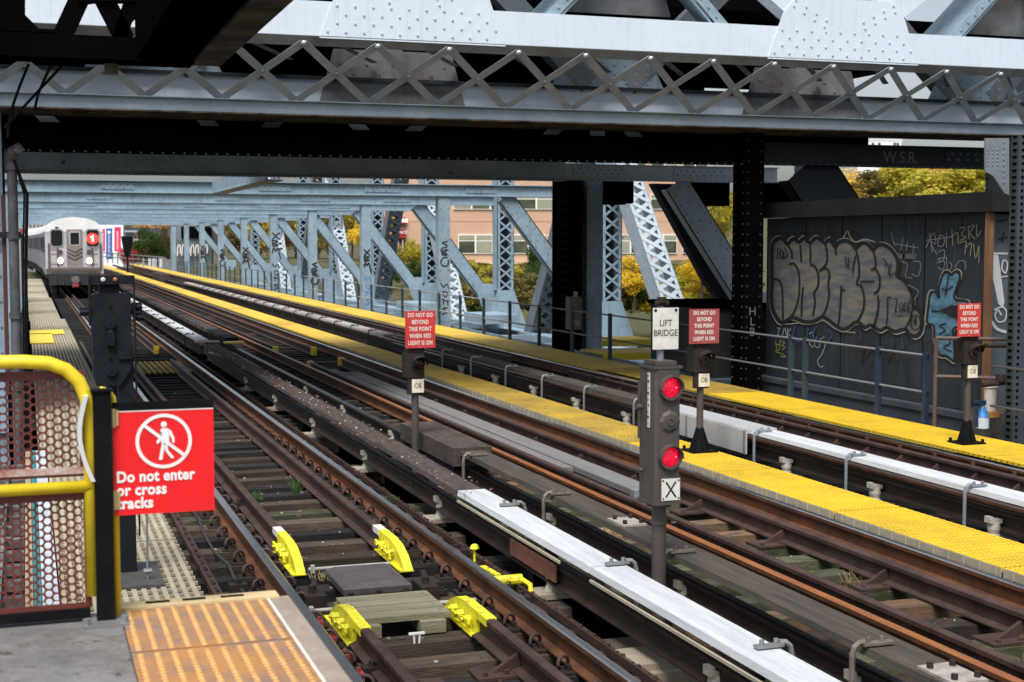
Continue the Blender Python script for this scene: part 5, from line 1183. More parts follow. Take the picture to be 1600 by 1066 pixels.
for z in (.35, 1.4, 2.55, 3.55): b.cyl((xq, 21.9, z), (xq, 21.9, z+.09), .09, 14)
b.tube([(xq, 21.9, 3.7), (xq+.02, 21.85, 3.82), (xq+.09, 21.8, 3.86), (xq+.12, 21.8, 3.80)], .085, 12); b.build('pipe_joint', pm, r)
b = MB(); b.box(-.45, xq+.1, 21.98, 22.02, 2.57, 2.66); b.box(-.45, xq+.1, 21.98, 22.02, -.35, -.28); b.build('pipe_clamp', paint_dk, r)
for k, dx in enumerate((.12, .15, .17)):
    b = MB(); b.tube([(xq+.03, 21.8, 3.7), (xq+dx+.04, 21.85, 3.2), (xq+dx, 21.9, 2.2), (xq+dx-.02, 21.9, 1.0), (xq+dx, 21.9, -1)], .014, 6); b.build('cable', black, r)
b = MB(); b.box(xq-.16, xq-.11, 22.05, 22.09, .3, 3.2); tag(b.build('red_brown_bar', mat('dark_red_bar', (.08, .02, .02), .7), origin=(xq, 22, 0)), 'dark red bar behind the worn pipe', 'bar')
# left side ladder like railing far away
r = thing('left_railing', (-.12, 24, 0), 'galvanised ladder like railing along the left of the walkway', 'railing')
for k in range(18):
    b = MB(); y = 25+2.4*k; b.box(-.10, -.05, y, y+.05, -.3, 1.05); b.build('post', galv, r)
for z in (.5, 1.0):
    b = MB(); b.cyl((-.08, 24.5, z), (-.08, 68, z), .02, 8); b.build('rail', galv, r)
for k in range(14):
    b = MB(); y = 23.5+.8*k; b.box(-.6, -.0, y, y+.06, -.25, -.2); tag(b.build('side_rung', paint_dk, origin=(-.3, y, -.25)), 'dark steel bearer left of the cream walkway', 'bearer', 'bearers left of the cream walkway')

# ================================================================ shed with graffiti
XW = 12.60
def wz(y, x): return P(x, y, X=XW).z
yA, yB = 22.75, 16.62       # far and near end of the wall
r = thing('shed', (14, 19.7, 0), 'dark blue grey metal shed covered in graffiti beside the right walkway', 'shed')
shedm = mat('shed_paint', (.018, .027, .037), .65, 0, (.011, .016, .023), .6, 1.4, rust=(.06, .075, .09), rust_amt=.02, bump=.05, streak=.5)
b = MB(); b.box(XW, 16.4, yB, yA, .12, 2.93); b.build('body', shedm, r)
b = MB(); b.box(XW-.16, 16.6, yB-.35, yA+.25, 2.95, 3.03); b.build('roof', paint_blk, r)
b = MB(); b.box(XW-.18, XW-.14, yB-.38, yA+.28, 2.93, 3.20); b.box(XW-.14, 16.6, yB-.38, yB-.34, 2.93, 3.20); b.box(XW-.14, 16.6, yB-.34, yA+.25, 3.16, 3.20); b.build('fascia', mat('dark_fascia', (.020, .019, .019), .75, 0, (.011, .011, .011), .6, 2, spec=.2), r)
b = MB(); b.box(XW-.10, 16.5, yB-.1, yA+.1, -.25, .11); b.box(XW-.13, XW-.10, yB-.1, yA+.1, .02, .10); b.build('sill', mat('sill_paint', (.06, .07, .085), .6, 0, (.035, .04, .05), .6, 2), r)
for px in (1259, 1315, 1377, 1444):
    y = P(px, 450, X=XW).y; b = MB(); b.box(XW-.004, XW-.001, y-.012, y+.012, .14, 2.9); b.build('seam', black, r)
for px in (1225, 1290, 1345, 1412, 1500):
    y = P(px, 450, X=XW).y; b = MB(); b.box(XW-.012, XW-.001, y-.025, y+.025, .14, 2.9); b.build('rib', shedm, r)
b = MB(); y_ = P(1543, 450, X=XW-.1).y; b.box(XW-.14, XW-.06, y_-.06, y_+.03, -.1, 2.92); b.build('corner_post', mat('orange_timber', (.24, .11, .045), .8, 0, (.10, .055, .03), .7, 2.5, rust=(.04, .03, .025), rust_amt=.08, stretch=(3, 3, .5)), r)
for (pa, pb, yy) in ((1322, 1362, 401), (1380, 1432, 400)):
    a0, a1 = P(pa, yy-4, X=XW-.006), P(pb, yy+5, X=XW-.006); b = MB(); b.box(XW-.012, XW-.005, a1.y, a0.y, a1.z, a0.z); b.build('stencilled_plate', mat('stencil_plate', (.10, .10, .10), .8, 0, (.04, .04, .04), .7, 30), r)
# graffiti: painted on the wall plane
def put6(u, v, off): p = P(1060+u/2.961, 320+v/2.961, X=XW-.014-off); return (p.x, p.y, p.z)
def put3(u, v, off): p = P(1180+u/5.611, 340+v/5.611, X=XW-.014-off); return (p.x, p.y, p.z)
fillm = mat('silver_beige_spray', (.17, .155, .12), .7, 0, (.065, .085, .115), .8, 3.6, rust=(.04, .05, .065), rust_amt=.04, stretch=(1, .55, 3.2))
halo = mat('pale_overspray', (.28, .27, .23), .8); halo_dim = mat('dim_overspray', (.10, .105, .11), .8)
ink = mat('graffiti_black', (.008, .008, .009), .7)
outline = [(150,500),(148,400),(150,300),(160,230),(215,185),(255,200),(285,240),(310,210),(345,190),(385,220),(430,185),(480,225),(540,180),(610,225),(655,195),(700,260),(730,225),(790,205),(850,235),(880,275),(930,230),(985,235),(1030,285),(1075,245),(1130,245),(1190,285),(1240,360),(1250,440),(1240,510),(1300,550),(1350,620),(1380,700),(1385,780),(1440,820),(1465,900),(1450,990),(1400,1035),(1350,1020),(1310,975),(1220,995),(1150,960),(1090,985),(1010,940),(960,960),(890,910),(800,970),(730,960),(600,870),(520,905),(430,910),(330,875),(250,915),(210,900),(160,810),(145,700),(150,600)]
b = MB(); sp = spline(outline, 4, True); b.face([put3(u, v, 0) for u, v in sp]); b.build('graffiti_fill', fillm, r)
b = MB(); stroke(b, [(u+(u-780)*.030, v+(v-560)*.065) for u, v in outline], 10, put3, 4, True, .0010); 
stroke(b, [(770,180),(810,120),(830,165),(880,215),(960,190),(1050,215)], 9, put3, 4, False, .0015)
stroke(b, [(180,905),(240,935),(330,930),(420,925),(520,930),(600,905),(700,975),(780,1000),(880,1010)], 7, put3, 4, False, .0018); b.build('graffiti_halo', halo, r)
b = MB(); stroke(b, [(u+(u-780)*.006, v+(v-560)*.012) for u, v in outline], 34, put3, 4, True, .0030)
for k, s_ in enumerate((
    [(285,240),(318,300),(322,360)], [(295,410),(340,405),(375,460),(388,560),(380,700),(345,820),(300,880)], [(165,540),(210,550),(235,610),(240,720),(245,900)],
    [(395,240),(400,320),(405,390)], [(480,225),(485,330),(482,400)], [(482,415),(520,425),(552,500),(550,600),(515,665),(525,740),(505,860)], [(420,610),(410,700),(405,870)],
    [(610,225),(628,300),(625,400),(560,470)], [(560,470),(620,445),(652,500),(640,580),(648,680),(620,800),(585,865)], [(700,260),(712,330)], [(755,600),(745,780),(728,940)], [(755,630),(785,645)],
    [(880,275),(905,380),(910,500),(890,580),(930,600),(955,700),(945,810),(900,900)], [(920,560),(1045,560)], [(1030,285),(1052,360),(1050,440),(1010,455)], [(1055,450),(1090,520),(1085,620),(1040,670)], [(1075,680),(1080,770),(1055,900),(1035,950)],
    [(1160,700),(1160,830),(1150,940)], [(1160,700),(1190,700)], [(1385,780),(1350,900),(1310,975)], [(880,330),(860,420),(855,490)],
    [(1400,905),(1410,860),(1440,880),(1445,950),(1400,985),(1365,950),(1370,880),(1400,850)], [(1400,940),(1415,915),(1400,895),(1385,925)])):
    stroke(b, s_, 17 if k < 17 else 12, put3, 4, False, .0050+.0006*k)
for s_ in ([(195,270),(200,360)], [(225,280),(215,330),(235,360),(250,320),(230,280)], [(255,260),(280,320),(240,365),(250,300)], [(790,340),(800,440)], [(820,350),(815,440),(845,445)], [(1120,360),(1150,400),(1130,430)], [(1160,400),(1180,500)], [(1190,400),(1170,500),(1215,490)],
           [(1215,720),(1240,710),(1235,780),(1225,830),(1255,820)], [(1265,750),(1275,830),(1295,780),(1280,740)], [(1310,745),(1305,820),(1335,800),(1320,745)], [(1360,700),(1340,800),(1365,840),(1370,790),(1345,800)], [(1240,870),(1300,862)]):
    stroke(b, s_, 9, put3, 4, False, .022)
b.build('graffiti_outline', ink, r)
# blue hand shaped piece
bluep = mat('blue_spray_fill', (.085, .21, .30), .7, 0, (.035, .09, .15), .75, 5, stretch=(1, 1, 2))
outb = [(1205,430),(1205,380),(1225,320),(1250,315),(1262,325),(1280,310),(1300,320),(1300,350),(1275,430),(1330,445),(1335,460),(1300,470),(1260,480),(1220,490),(1290,520),(1295,560),(1270,580),(1275,640),(1275,720),(1240,700),(1205,690),(1185,620),(1180,560),(1150,545),(1155,480),(1165,410),(1190,405)]
b = MB(); b.face([put6(u, v, .0) for u, v in spline(outb, 4, True)]); b.build('blue_piece', bluep, r)
b = MB(); stroke(b, [(u+(u-1230)*.10, v+(v-510)*.06) for u, v in outb], 5, put6, 4, True, .002); b.build('blue_piece_halo', halo, r)
b = MB(); stroke(b, outb, 11, put6, 4, True, .004); stroke(b, [(1250,325),(1235,420)], 6, put6, 3, False, .006); stroke(b, [(1215,385),(1240,395),(1270,375)], 6, put6, 3, False, .007); stroke(b, [(1170,490),(1215,492),(1290,470)], 8, put6, 3, False, .008)
b.prism([put6(*p_, .009) for p_ in ((1218,492),(1262,462),(1292,470),(1292,530),(1255,515))], (-.001,0,0))
stroke(b, [(1240,550),(1205,560),(1235,580),(1205,600)], 6, put6, 3, False, .010); stroke(b, [(1215,620),(1250,600),(1255,640),(1225,660),(1265,680)], 6, put6, 3, False, .011); b.build('blue_piece_outline', ink, r)
def scribble(strokes, w, m, put=put6, name='spray_scribble', off=.015):
    b = MB()
    for k, s_ in enumerate(strokes): stroke(b, s_, w, put, 4, False, off+.0006*k)
    b.build(name, m, r)
dimw = mat('dim_white_spray', (.15, .16, .17), .8); dimy = mat('dim_yellow_spray', (.21, .205, .12), .8); yg = mat('yellow_green_spray', (.22, .26, .04), .8); pw = mat('pale_spray', (.26, .28, .29), .8); blu = mat('deep_blue_spray', (.02, .04, .12), .8)
scribble([[(1160,130),(1175,220)],[(1145,200),(1180,130),(1190,180),(1165,170),(1195,230)],[(1210,140),(1200,185),(1225,190),(1230,150),(1210,140)],[(1240,130),(1240,200)],[(1200,220),(1230,210),(1225,260),(1200,250),(1240,245)],[(1195,270),(1230,262),(1225,300),(1200,290)],[(1240,240),(1245,300),(1265,290),(1255,262)],[(1280,290),(1300,260),(1325,265),(1328,300)],[(1145,165),(1260,150)]], 3.6, dimw)
scribble([[(1265,110),(1270,190)],[(1262,150),(1290,130),(1295,180)],[(1300,110),(1325,105),(1310,140),(1330,150),(1305,165)],[(1340,100),(1345,160)],[(1340,105),(1370,95),(1350,130),(1372,160)],[(1380,90),(1382,150),(1400,120)],[(1300,180),(1330,170),(1325,230)],[(1330,200),(1355,175),(1350,235)],[(1365,180),(1375,250),(1390,190),(1390,270)]], 3.6, dimy)
scribble([[(985,130),(1000,190)],[(1040,150),(1030,210)],[(1000,180),(1110,200)],[(1060,170),(1055,215)],[(1090,180),(1085,230)],[(1030,260),(1060,280),(1050,330),(1080,340)],[(1085,260),(1120,270),(1110,330),(1080,320)],[(1060,370),(1110,400),(1090,440)]], 3.2, dimw)
scribble([[(455,570),(475,572)],[(466,572),(460,610)],[(450,612),(472,612)],[(480,610),(492,570),(500,612)],[(505,570),(505,612)],[(522,572),(507,592),(525,615)]], 3.2, pw)
scribble([[(450,630),(455,670)],[(470,625),(468,665)],[(450,650),(470,645)],[(478,630),(492,640),(478,650),(494,660),(478,672)],[(470,670),(450,680),(480,690),(495,705),(470,700)]], 3.2, yg)
scribble([[(605,600),(620,590),(625,620),(605,640),(625,660)],[(640,610),(630,650),(650,660),(655,630)],[(675,610),(655,630),(680,640),(665,690),(645,720),(655,750),(672,745)]], 3.0, pw)
scribble([[(540,560),(530,620),(570,630)],[(600,570),(590,620)],[(640,560),(620,610),(660,620)],[(690,580),(710,600),(690,640)]], 8, blu)
scribble([[(835,620),(850,680),(845,740)],[(850,680),(880,640)],[(860,700),(900,660),(920,700),(880,730)],[(925,650),(935,720),(945,780)],[(960,650),(950,700),(980,690),(965,730)],[(1000,630),(990,700),(1020,740)],[(1055,650),(1020,690),(1050,740),(1060,840)],[(820,650),(1000,660)]], 7, mat('thin_black_spray', (.012, .012, .014), .8))
scribble([[(1330,640),(1350,620),(1345,690)],[(1150,640),(1175,630),(1170,680)]], 6, mat('thin_black_spray', (.012, .012, .014)))
r2 = thing('timber_block', (12.6, 15.9, -.1), 'weathered timber and stone block below the end of the shed', 'block')
a0 = P(1470, 672, X=12.55); b = MB(); b.box(12.35, 15.0, 15.1, 16.5, -.30, .22); b.build('slab', mat('mottled_stone', (.14, .125, .10), .9, 0, (.05, .045, .035), .9, 5, rust=(.3, .28, .24), rust_amt=.01, bump=.4), r2)
b = MB(); b.box(12.9, 15.1, 15.2, 16.3, .225, .30); b.build('top_board', boardbrown, r2)
# wall section right of the orange post
r = thing('painted_panel', (14.3, 17.2, 0), 'blue grey steel panel with white spray lettering right of the orange post', 'panel')
YW2 = yB-.08
b = MB(); b.box(P(1549.5,400,Y=YW2).x, 16.3, YW2, YW2+.04, -.2, 2.9); b.build('panel_sheet', mat('mid_shed_panel', (.095, .12, .14), .6, 0, (.06, .075, .09), .6, 2), r)
def putw(u, v, off): p = P(1420+u/3.044, 340+v/3.044, Y=YW2-.006-off); return (p.x, p.y, p.z)
b = MB()
b.prism([putw(*p_, 0) for p_ in ((398,175),(425,178),(455,400),(448,430),(425,410),(400,290))], (0,-.001,0)); stroke(b, [(400,170),(470,172)], 9, putw, 1, False, .002)
stroke(b, [(440,465),(425,440),(410,465),(425,495),(455,490),(465,450),(445,425),(405,440)], 7, putw, 4, False, .003); stroke(b, [(395,495),(420,530),(465,545)], 14, putw, 3, False, .004)
stroke(b, [(425,205),(435,260)], 6, putw, 1, False, .005); stroke(b, [(450,200),(442,240),(460,265),(470,220),(455,200)], 6, putw, 3, False, .006); stroke(b, [(430,285),(470,278)], 5, putw, 1, False, .007); b.build('white_spray', mat('white_spray', (.55, .57, .58), .7), r)
b = MB(); stroke(b, [(420,20),(470,10)], 8, putw, 1, False, .002); stroke(b, [(425,105),(470,95)], 8, putw, 1, False, .003); stroke(b, [(455,70),(445,120)], 6, putw, 1, False, .004); b.build('black_spray', ink, r)
# cabinet behind the dull red sign
r = thing('relay_cabinet', (12.5, 24.5, 0), 'black equipment cabinet behind the dull red sign', 'cabinet')
b = MB(); b.box(11.9, 13.2, 23.4, 26.2, .02, 1.28); b.build('case', mat('sooty_brown_cabinet', (.025, .022, .02), .7, 0, (.014, .013, .012), .6, 3), r)
b = MB(); b.box(11.84, 13.3, 23.34, 26.26, 1.28, 1.36); b.build('lid', paint_blk, r)
b = MB(); b.box(11.89, 11.90, 24.2, 24.24, .2, 1.2); b.cyl((11.86, 24.1, .7), (11.9, 24.1, .7), .05, 8); b.build('door_seam', iron, r)
# dark beam added to fill a shaded gap, and grey members seen between the black column and the shed roof
YI = 26.5
floor_box('gap_dark_beam', -5, P(1357, 220, Y=YI).x, YI, YI+.3, 4.24, 5.1, paint_blk, 'added black backing beam just above the black cross girder', 'girder')
r = thing('rear_gusset_post', (16.5, 31.4, 3), 'grey blue riveted plates seen between the black column and the shed roof', 'gusset post')
def pb_(nm, pts, m, Y=31.45, th=.03, riv=0):
    b = MB(); b.prism([P(x, y, Y=Y) for x, y in pts], (0, th, 0))
    if riv:
        xs = [p[0] for p in pts]; ys = [p[1] for p in pts]
        for i in range(riv):
            for j in range(4):
                q_ = P(min(xs)+5+(max(xs)-min(xs)-10)*j/3, min(ys)+4+(max(ys)-min(ys)-8)*i/max(1, riv-1), Y=Y-.005); b.rivet(q_, (0,-1,0), .03)
    b.build(nm, m, r)
pb_('plate', [(1242,255),(1280,255),(1280,330),(1242,330)], paint_mid, riv=5)
pb_('slanting_plate', [(1292,255),(1300,255),(1338,330),(1292,330)], paint_mid, riv=0)
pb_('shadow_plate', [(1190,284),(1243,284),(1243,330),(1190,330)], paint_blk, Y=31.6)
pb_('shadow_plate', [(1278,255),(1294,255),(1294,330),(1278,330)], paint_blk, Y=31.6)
b = MB(); YL = 15.22; b.prism([P(1540, 216, Y=YL), P(1577, 216, Y=YL), P(1577, 305, Y=YL), P(1570, 302, Y=YL), P(1552, 275, Y=YL), P(1540, 268, Y=YL)], (0,.03,0))
for j in range(8):
    b.rivet(P(1568, 222+9*j, Y=YL), (0,-1,0), .018)
for j in range(5):
    for i in range(3): b.rivet(P(1543+8*i, 234+6*j, Y=YL), (0,-1,0), .015)
tag(b.build('bracket_plate', paint_mid, origin=P(1560, 300, Y=YL)), 'grey riveted bracket plate at the top of the rightmost riveted column', 'bracket plate')
# hanging dark cupboards under the girder
for (pa, pb, py0, py1) in ((945, 978, 286, 320), (982, 990, 286, 318), (1091, 1104, 290, 322), (1106, 1121, 290, 322), (1125, 1140, 290, 322)):
    Y = 33; b = MB(); a, c_ = P(pa, py0, Y=Y), P(pb, py1, Y=Y); b.box(a.x, c_.x, Y, Y+.4, c_.z, a.z+.1)
    tag(b.build('hanging_box', paint_blk, origin=(a.x, Y, c_.z)), 'black box hanging below the grey blue cross girder', 'hanging box', 'black boxes below the cross girder')

# ================================================================ railing on the right
XRL = 11.68
dullrail = mat('dark_blue_grey_rail', (.10, .115, .13), .6)
thinrail = mat('dull_blue_grey_rail', (.20, .225, .245), .6)
r = thing('right_railing', (XRL, 30, 0), 'railing with dark posts and two pale rails along the right walkway', 'railing')
for z in (.45, .96):
    b = MB(); b.cyl((XRL, 27.8, z), (XRL, 118, z), .018, 10); b.build('rail', thinrail, r, smooth=True)
    b = MB(); b.cyl((XRL, 16.55, z), (XRL, 27.8, z), .017, 10); b.build('rail', dullrail, r, smooth=True)
    b = MB(); b.cyl((XRL, 9, z-.03), (XRL, 15.2, z-.03), .017, 10); b.build('rail', dullrail, r, smooth=True)
navy = mat('navy_post_paint', (.008, .018, .045), .5, 0, (.02, .04, .08), .5, 6)
ys = [16.6, 17.75, 19.8, 20.25]+[23.4+2.2*i for i in range(42)]
for y in ys:
    b = MB(); b.box(XRL-.035, XRL+.035, y-.035, y+.035, -.1, 1.0); 
    for z in (.45, .96): b.tube([(XRL, y-.05, z), (XRL, y+.05, z)], .035, 8)
    b.build('post', navy if y < 18 else railgreen, r)
r = thing('rusty_gate_pipes', (11.6, 16.3, 0), 'rusty brown pipe gate between the railing end and the right red signal', 'pipe gate')
rp = mat('rusty_pipe', (.11, .065, .05), .65, 0, (.06, .038, .03), .6, 6)
xg, yg_ = 11.62, 16.3
zt_ = P(1466, 528, Y=yg_).z; zm_ = P(1466, 588, Y=yg_).z
b = MB(); b.cyl((xg, yg_, 0), (xg, yg_, zt_), .028, 8); b.build('upright', rp, r)
b = MB(); b.cyl((xg, yg_, zt_), (xg+.75, yg_-.55, zt_), .026, 8); b.cyl((xg, yg_, zm_), (xg+.72, yg_-.55, zm_), .026, 8); b.build('cross_pipe', rp, r)
b = MB(); c0 = P(1540, 540, Y=15.4); c1 = P(1572, 540, Y=15.4); b.cyl(c0, c1, .03, 8); c0 = P(1535, 602, Y=15.4); c1 = P(1572, 598, Y=15.4); b.cyl(c0, c1, .03, 8); c1 = P(1563, 596, Y=15.4); b.cyl(c1, c1+Vector((0,0,.09)), .06, 8); b.build('stub_pipe', iron, r)
# bottle and bucket
Yq = 15.6
def v(x, y): return P(x, y, Y=Yq)
r = thing('bottle', tuple(v(1535, 670)), 'white jug with a blue stained top hanging beside the right red signal', 'bottle')
c0, c1, c2 = v(1535, 670), v(1535, 652), v(1535, 638)
b = MB(); b.tube([c0, c0+Vector((0,0,.01)), c1, Vector((c1.x, c1.y, (c1.z+c2.z)/2)), c2, c2+Vector((0,0,.03))], [.075,.085,.085,.06,.025,.02], 14); b.build('jug', mat('white_jug', (.60, .66, .70), .4, 0, (.45, .52, .58), .6, 20), r, smooth=False)
b = MB(); b.tube([Vector((c1.x, c1.y-.002, c1.z+.005)), Vector((c1.x, c1.y-.002, (c1.z+c2.z)/2)), c2+Vector((0,-.002,.035))], [.088,.064,.026], 14); b.build('blue_top', mat('blue_jug_top', (.03, .18, .45), .4), r)
b = MB(); t0 = v(1524, 631); b.box(t0.x, t0.x+.15, Yq-.03, Yq+.03, t0.z-.02, t0.z+.04); b.box(t0.x, t0.x+.03, Yq-.03, Yq+.03, t0.z-.3, t0.z); b.build('blue_clamp', navy, r)
c0, c1 = v(1562, 645), v(1562, 604); r = thing('bucket', (c0.x+.1, Yq+.3, c0.z), 'white plastic bucket with rusty stains on the block beside the tower leg', 'bucket')
b = MB(); b.tube([(c0.x, Yq+.2, c0.z), (c0.x, Yq+.2, c1.z-.03), (c0.x, Yq+.2, c1.z-.03), (c0.x, Yq+.2, c1.z)], [.075,.085,.10,.10], 16); b.build('pail', mat('stained_white_plastic', (.52, .51, .48), .5, 0, (.40, .36, .30), .7, 10, rust=(.3, .16, .07), rust_amt=.03), r)
b = MB(); b.box(c0.x-.07, c0.x+.08, Yq+.1, Yq+.25, c0.z-.08, c0.z-.005); b.build('orange_base', mat('orange_plastic', (.5, .22, .05), .6), r)
# ================================================================ train
def build_train():
    def bend(b):   # the rear cars follow the line as it curves away to the left
        b.v = [(v_[0]-(1.9*((v_[1]-70.3-8)/75)**2 if v_[1] > 78.3 else 0), v_[1], v_[2]) for v_ in b.v]; return b
    yf = 70.3; xc = P(116.5, 400, Y=yf).x; hw = 1.31
    steel = mat('stainless_body', (.52, .52, .53), .34, .75, (.36, .34, .35), .6, 1.2, stretch=(1, .3, 3))
    frontm = mat('front_steel', (.54, .54, .56), .42, .15, (.40, .38, .39), .5, 2.5, rust=(.22, .15, .11), rust_amt=.04)
    roofm = mat('pale_roof', (.78, .78, .76), .5, 0, (.62, .62, .60), .5, 2)
    glass = mat('dark_train_glass', (.012, .016, .018), .08)
    doorm = mat('door_steel', (.36, .31, .28), .45, .4, (.26, .22, .20), .6, 4)
    dirty = mat('train_grime', (.13, .09, .075), .7, .1, (.07, .05, .04), .6, 5)
    bogie = mat('train_underframe', (.02, .018, .017), .8)
    sidem = mat('ribbed_side', (.33, .29, .31), .4, .6, (.22, .17, .19), .7, 1.5, stretch=(1, .25, 4))
    r = thing('subway_train', (xc, yf, 0), 'stainless steel subway train with lit headlights and a red number 1 roundel', 'train')
    cars = 5; Lc = 15.4
    for c in range(cars):
        y0 = yf+c*(Lc+.5)+(0 if c else .12); y1 = y0+Lc
        b = MB(); prof = [(-hw, .95), (hw, .95), (hw, 2.95), (hw*.93, 3.22), (hw*.72, 3.46), (hw*.38, 3.60), (0, 3.64), (-hw*.38, 3.60), (-hw*.72, 3.46), (-hw*.93, 3.22), (-hw, 2.95)]
        n = len(prof); i = 0; b.v += [(xc+p[0], y0, p[1]) for p in prof]+[(xc+p[0], y1, p[1]) for p in prof]
        for k in range(n):
            k2 = (k+1) % n; b.f.append((k, k2, n+k2, n+k)); b.m.append(1 if 2 <= k < n-1 else 0)
        b.f.append(tuple(reversed(range(n)))); b.m.append(0); b.f.append(tuple(range(n, 2*n))); b.m.append(0)
        body = bend(b).build('car_body', [sidem, roofm], r)
        b = MB()
        for k in range(9): b.box(xc-hw-.012, xc-hw-.002, y0+.1, y1-.1, 1.05+.09*k, 1.09+.09*k)
        bend(b).build('side_ribs', steel, body)
        for k in range(3):
            dy = y0+2.0+k*4.6; b = MB(); b.box(xc-hw-.02, xc-hw-.004, dy, dy+1.25, 1.1, 3.0); bend(b).build('side_door', steel, body)
            for e in (.1, .72):
                b = MB(); b.box(xc-hw-.03, xc-hw-.021, dy+e, dy+e+.42, 2.0, 2.75); bend(b).build('door_window', glass, body)
        for k in range(4):
            dy = y0+.45+k*4.6 if k else y0+.45; b = MB(); b.box(xc-hw-.02, xc-hw-.006, dy+(.0 if k else 0), dy+(1.1 if k == 0 else 2.2)*(1 if k < 3 else .5), 1.95, 2.75); bend(b).build('side_window', glass, body)
        b = MB(); b.box(xc-1.0, xc+1.0, y0+.6, y1-.6, .35, .93)
        for q_ in (1.6, 3.7, Lc-3.7, Lc-1.6):
            for s_ in (-.76, .76): b.cyl((xc+s_-.06, y0+q_, .42), (xc+s_+.06, y0+q_, .42), .42, 14)
        bend(b).build('bogie', bogie, r)
    # front
    y = yf
    def px(x_, y_, dy=0): v_ = P(x_, y_, Y=yf-dy); return v_.x, v_.z
    def rect(nm, x0, y0, x1, y1, m, dy=.02, th=.02, par=None, rad=None):
        (a, t_), (c_, bt) = px(x0, y0), px(x1, y1); b = MB()
        k = rad or 0
        if k: b.prism([(a+k,y-dy,bt),(c_-k,y-dy,bt),(c_,y-dy,bt+k),(c_,y-dy,t_-k),(c_-k,y-dy,t_),(a+k,y-dy,t_),(a,y-dy,t_-k),(a,y-dy,bt+k)], (0,th,0))
        else: b.box(a, c_, y-dy, y-dy+th, bt, t_)
        return b.build(nm, m, par or r)
    prof = [(-hw, .98), (hw, .98), (hw, 2.95), (hw*.93, 3.22), (hw*.72, 3.46), (hw*.38, 3.60), (0, 3.64), (-hw*.38, 3.60), (-hw*.72, 3.46), (-hw*.93, 3.22), (-hw, 2.95)]
    b = MB(); b.prism([(xc+p[0], y, p[1]) for p in prof], (0, .13, 0)); b.build('front_shell', frontm, r)
    b = MB(); top = [(p[0], p[1]) for p in prof if p[1] >= 2.95]
    b.prism([(xc+p[0]*1.004, y-.015, p[1]+.01) for p in top], (0, .03, 0))
    b.build('roof_cap', roofm, r)
    S5 = 5.922; U = lambda u, v_: (u/S5, 320+v_/S5)
    for (u0, v0, u1, v1, nm) in ((462, 228, 585, 388, 'cab_window'), (795, 226, 920, 392, 'sign_window')):
        a, c_ = U(u0, v0), U(u1, v1); f = rect('window_frame', a[0]-.6, a[1]-.6, c_[0]+.6, c_[1]+.6, mat('grey_gasket', (.30, .31, .31), .5), .03, .02, rad=.08)
        rect(nm, a[0]+1.2, a[1]+1.2, c_[0]-1.2, c_[1]-1.2, glass, .04, .01, par=f, rad=.08)
    a, c_ = U(612, 228), U(768, 585); d = rect('front_door', *a, *c_, doorm, .03, .03)
    a, c_ = U(640, 246), U(742, 380); rect('door_window_frame', *a, *c_, mat('pale_frame', (.55, .50, .46), .4, .3), .045, .01, par=d, rad=.05)
    a, c_ = U(650, 258), U(732, 368); rect('door_window', *a, *c_, glass, .055, .01, par=d)
    for k in range(3):
        b = MB(); (xa, za), (xb, zb_), (xd, zd) = px(*U(620, 400+35*k)), px(*U(694, 440+35*k)), px(*U(760, 400+35*k))
        b.bar((xa, y-.05, za), (xb, y-.05, zb_), .02, .03, up=(0,-1,0)); b.bar((xb, y-.05, zb_), (xd, y-.05, zd), .02, .03, up=(0,-1,0)); b.build('gate_chain', bogie, d)
    # roundel
    cxr, czr = px(*U(856, 314)); b = MB(); b.cyl((cxr, y-.055, czr), (cxr, y-.045, czr), .265, 28); rd = b.build('red_roundel', mat('lit_red_roundel', (.8, .03, .02), .4, emit=(1, .045, .02), estr=.9), r)
    b = MB(); b.prism([(cxr+u_, y-.058, czr+v_) for u_, v_ in ((-.03,-.15),(.05,-.15),(.05,.17),(.0,.17),(-.045,.10),(-.10,.085),(-.10,.035),(-.03,.045))], (0,.002,0)); b.build('numeral', mat('roundel_numeral', (.9, .85, .8), .4, emit=(1, .80, .55), estr=1.2), r)
    # headlights
    for u in (556, 828):
        cx_, cz2 = px(*U(u, 519)); b = MB(); b.cyl((cx_, y-.06, cz2), (cx_, y, cz2), .155, 16); h = b.build('headlight', frontm, r)
        b = MB(); b.dome((cx_, y-.06, cz2), .14, (0,-1,0), 16, .3, 3); b.build('lit_lens', mat('headlight_lens', (1, .85, .6), .2, emit=(1, .60, .22), estr=5), h); b = MB(); b.dome((cx_, y-.09, cz2), .08, (0,-1,0), 14, .3, 3); b.build('lamp_filament', mat('headlight_bulb', (1, .9, .7), .2, emit=(1, .9, .65), estr=14), h)
        cx_, cz2 = px(*U(u+(2 if u < 600 else -4), 438)); b = MB(); b.ring((cx_, y-.03, cz2), .06, .11, (0,-1,0), .02, 16); b.cyl((cx_, y-.04, cz2), (cx_, y, cz2), .06, 10); b.build('marker_light', dirty, h)
        xo = -24 if u < 600 else 24
        (xa, za), (xb, zb_) = px(*U(u+xo, 400)), px(*U(u+xo, 570)); b = MB(); b.cyl((xa, y-.06, zb_), (xa, y-.06, za), .035, 8); b.build('handrail', dirty, r)
    for u in (450, 928):
        (xa, za), (xb, zb_) = px(*U(u, 355)), px(*U(u, 600)); b = MB(); b.box(xa-.04, xa+.04, y-.07, y-.01, zb_, za); b.build('corner_post', dirty, r)
    a, c_ = U(445, 577), U(935, 592); rect('lower_band', *a, *c_, steel, .05, .04); a, c_ = U(425, 592), U(925, 618); rect('anti_climber', *a, *c_, dirty, .14, .14)
    for (u0, u1) in ((470, 540), (790, 905)):
        for vv in (410, 450, 545): a, c_ = U(u0, vv), U(u1, vv+5); rect('front_trim', *a, *c_, steel, .03, .01)
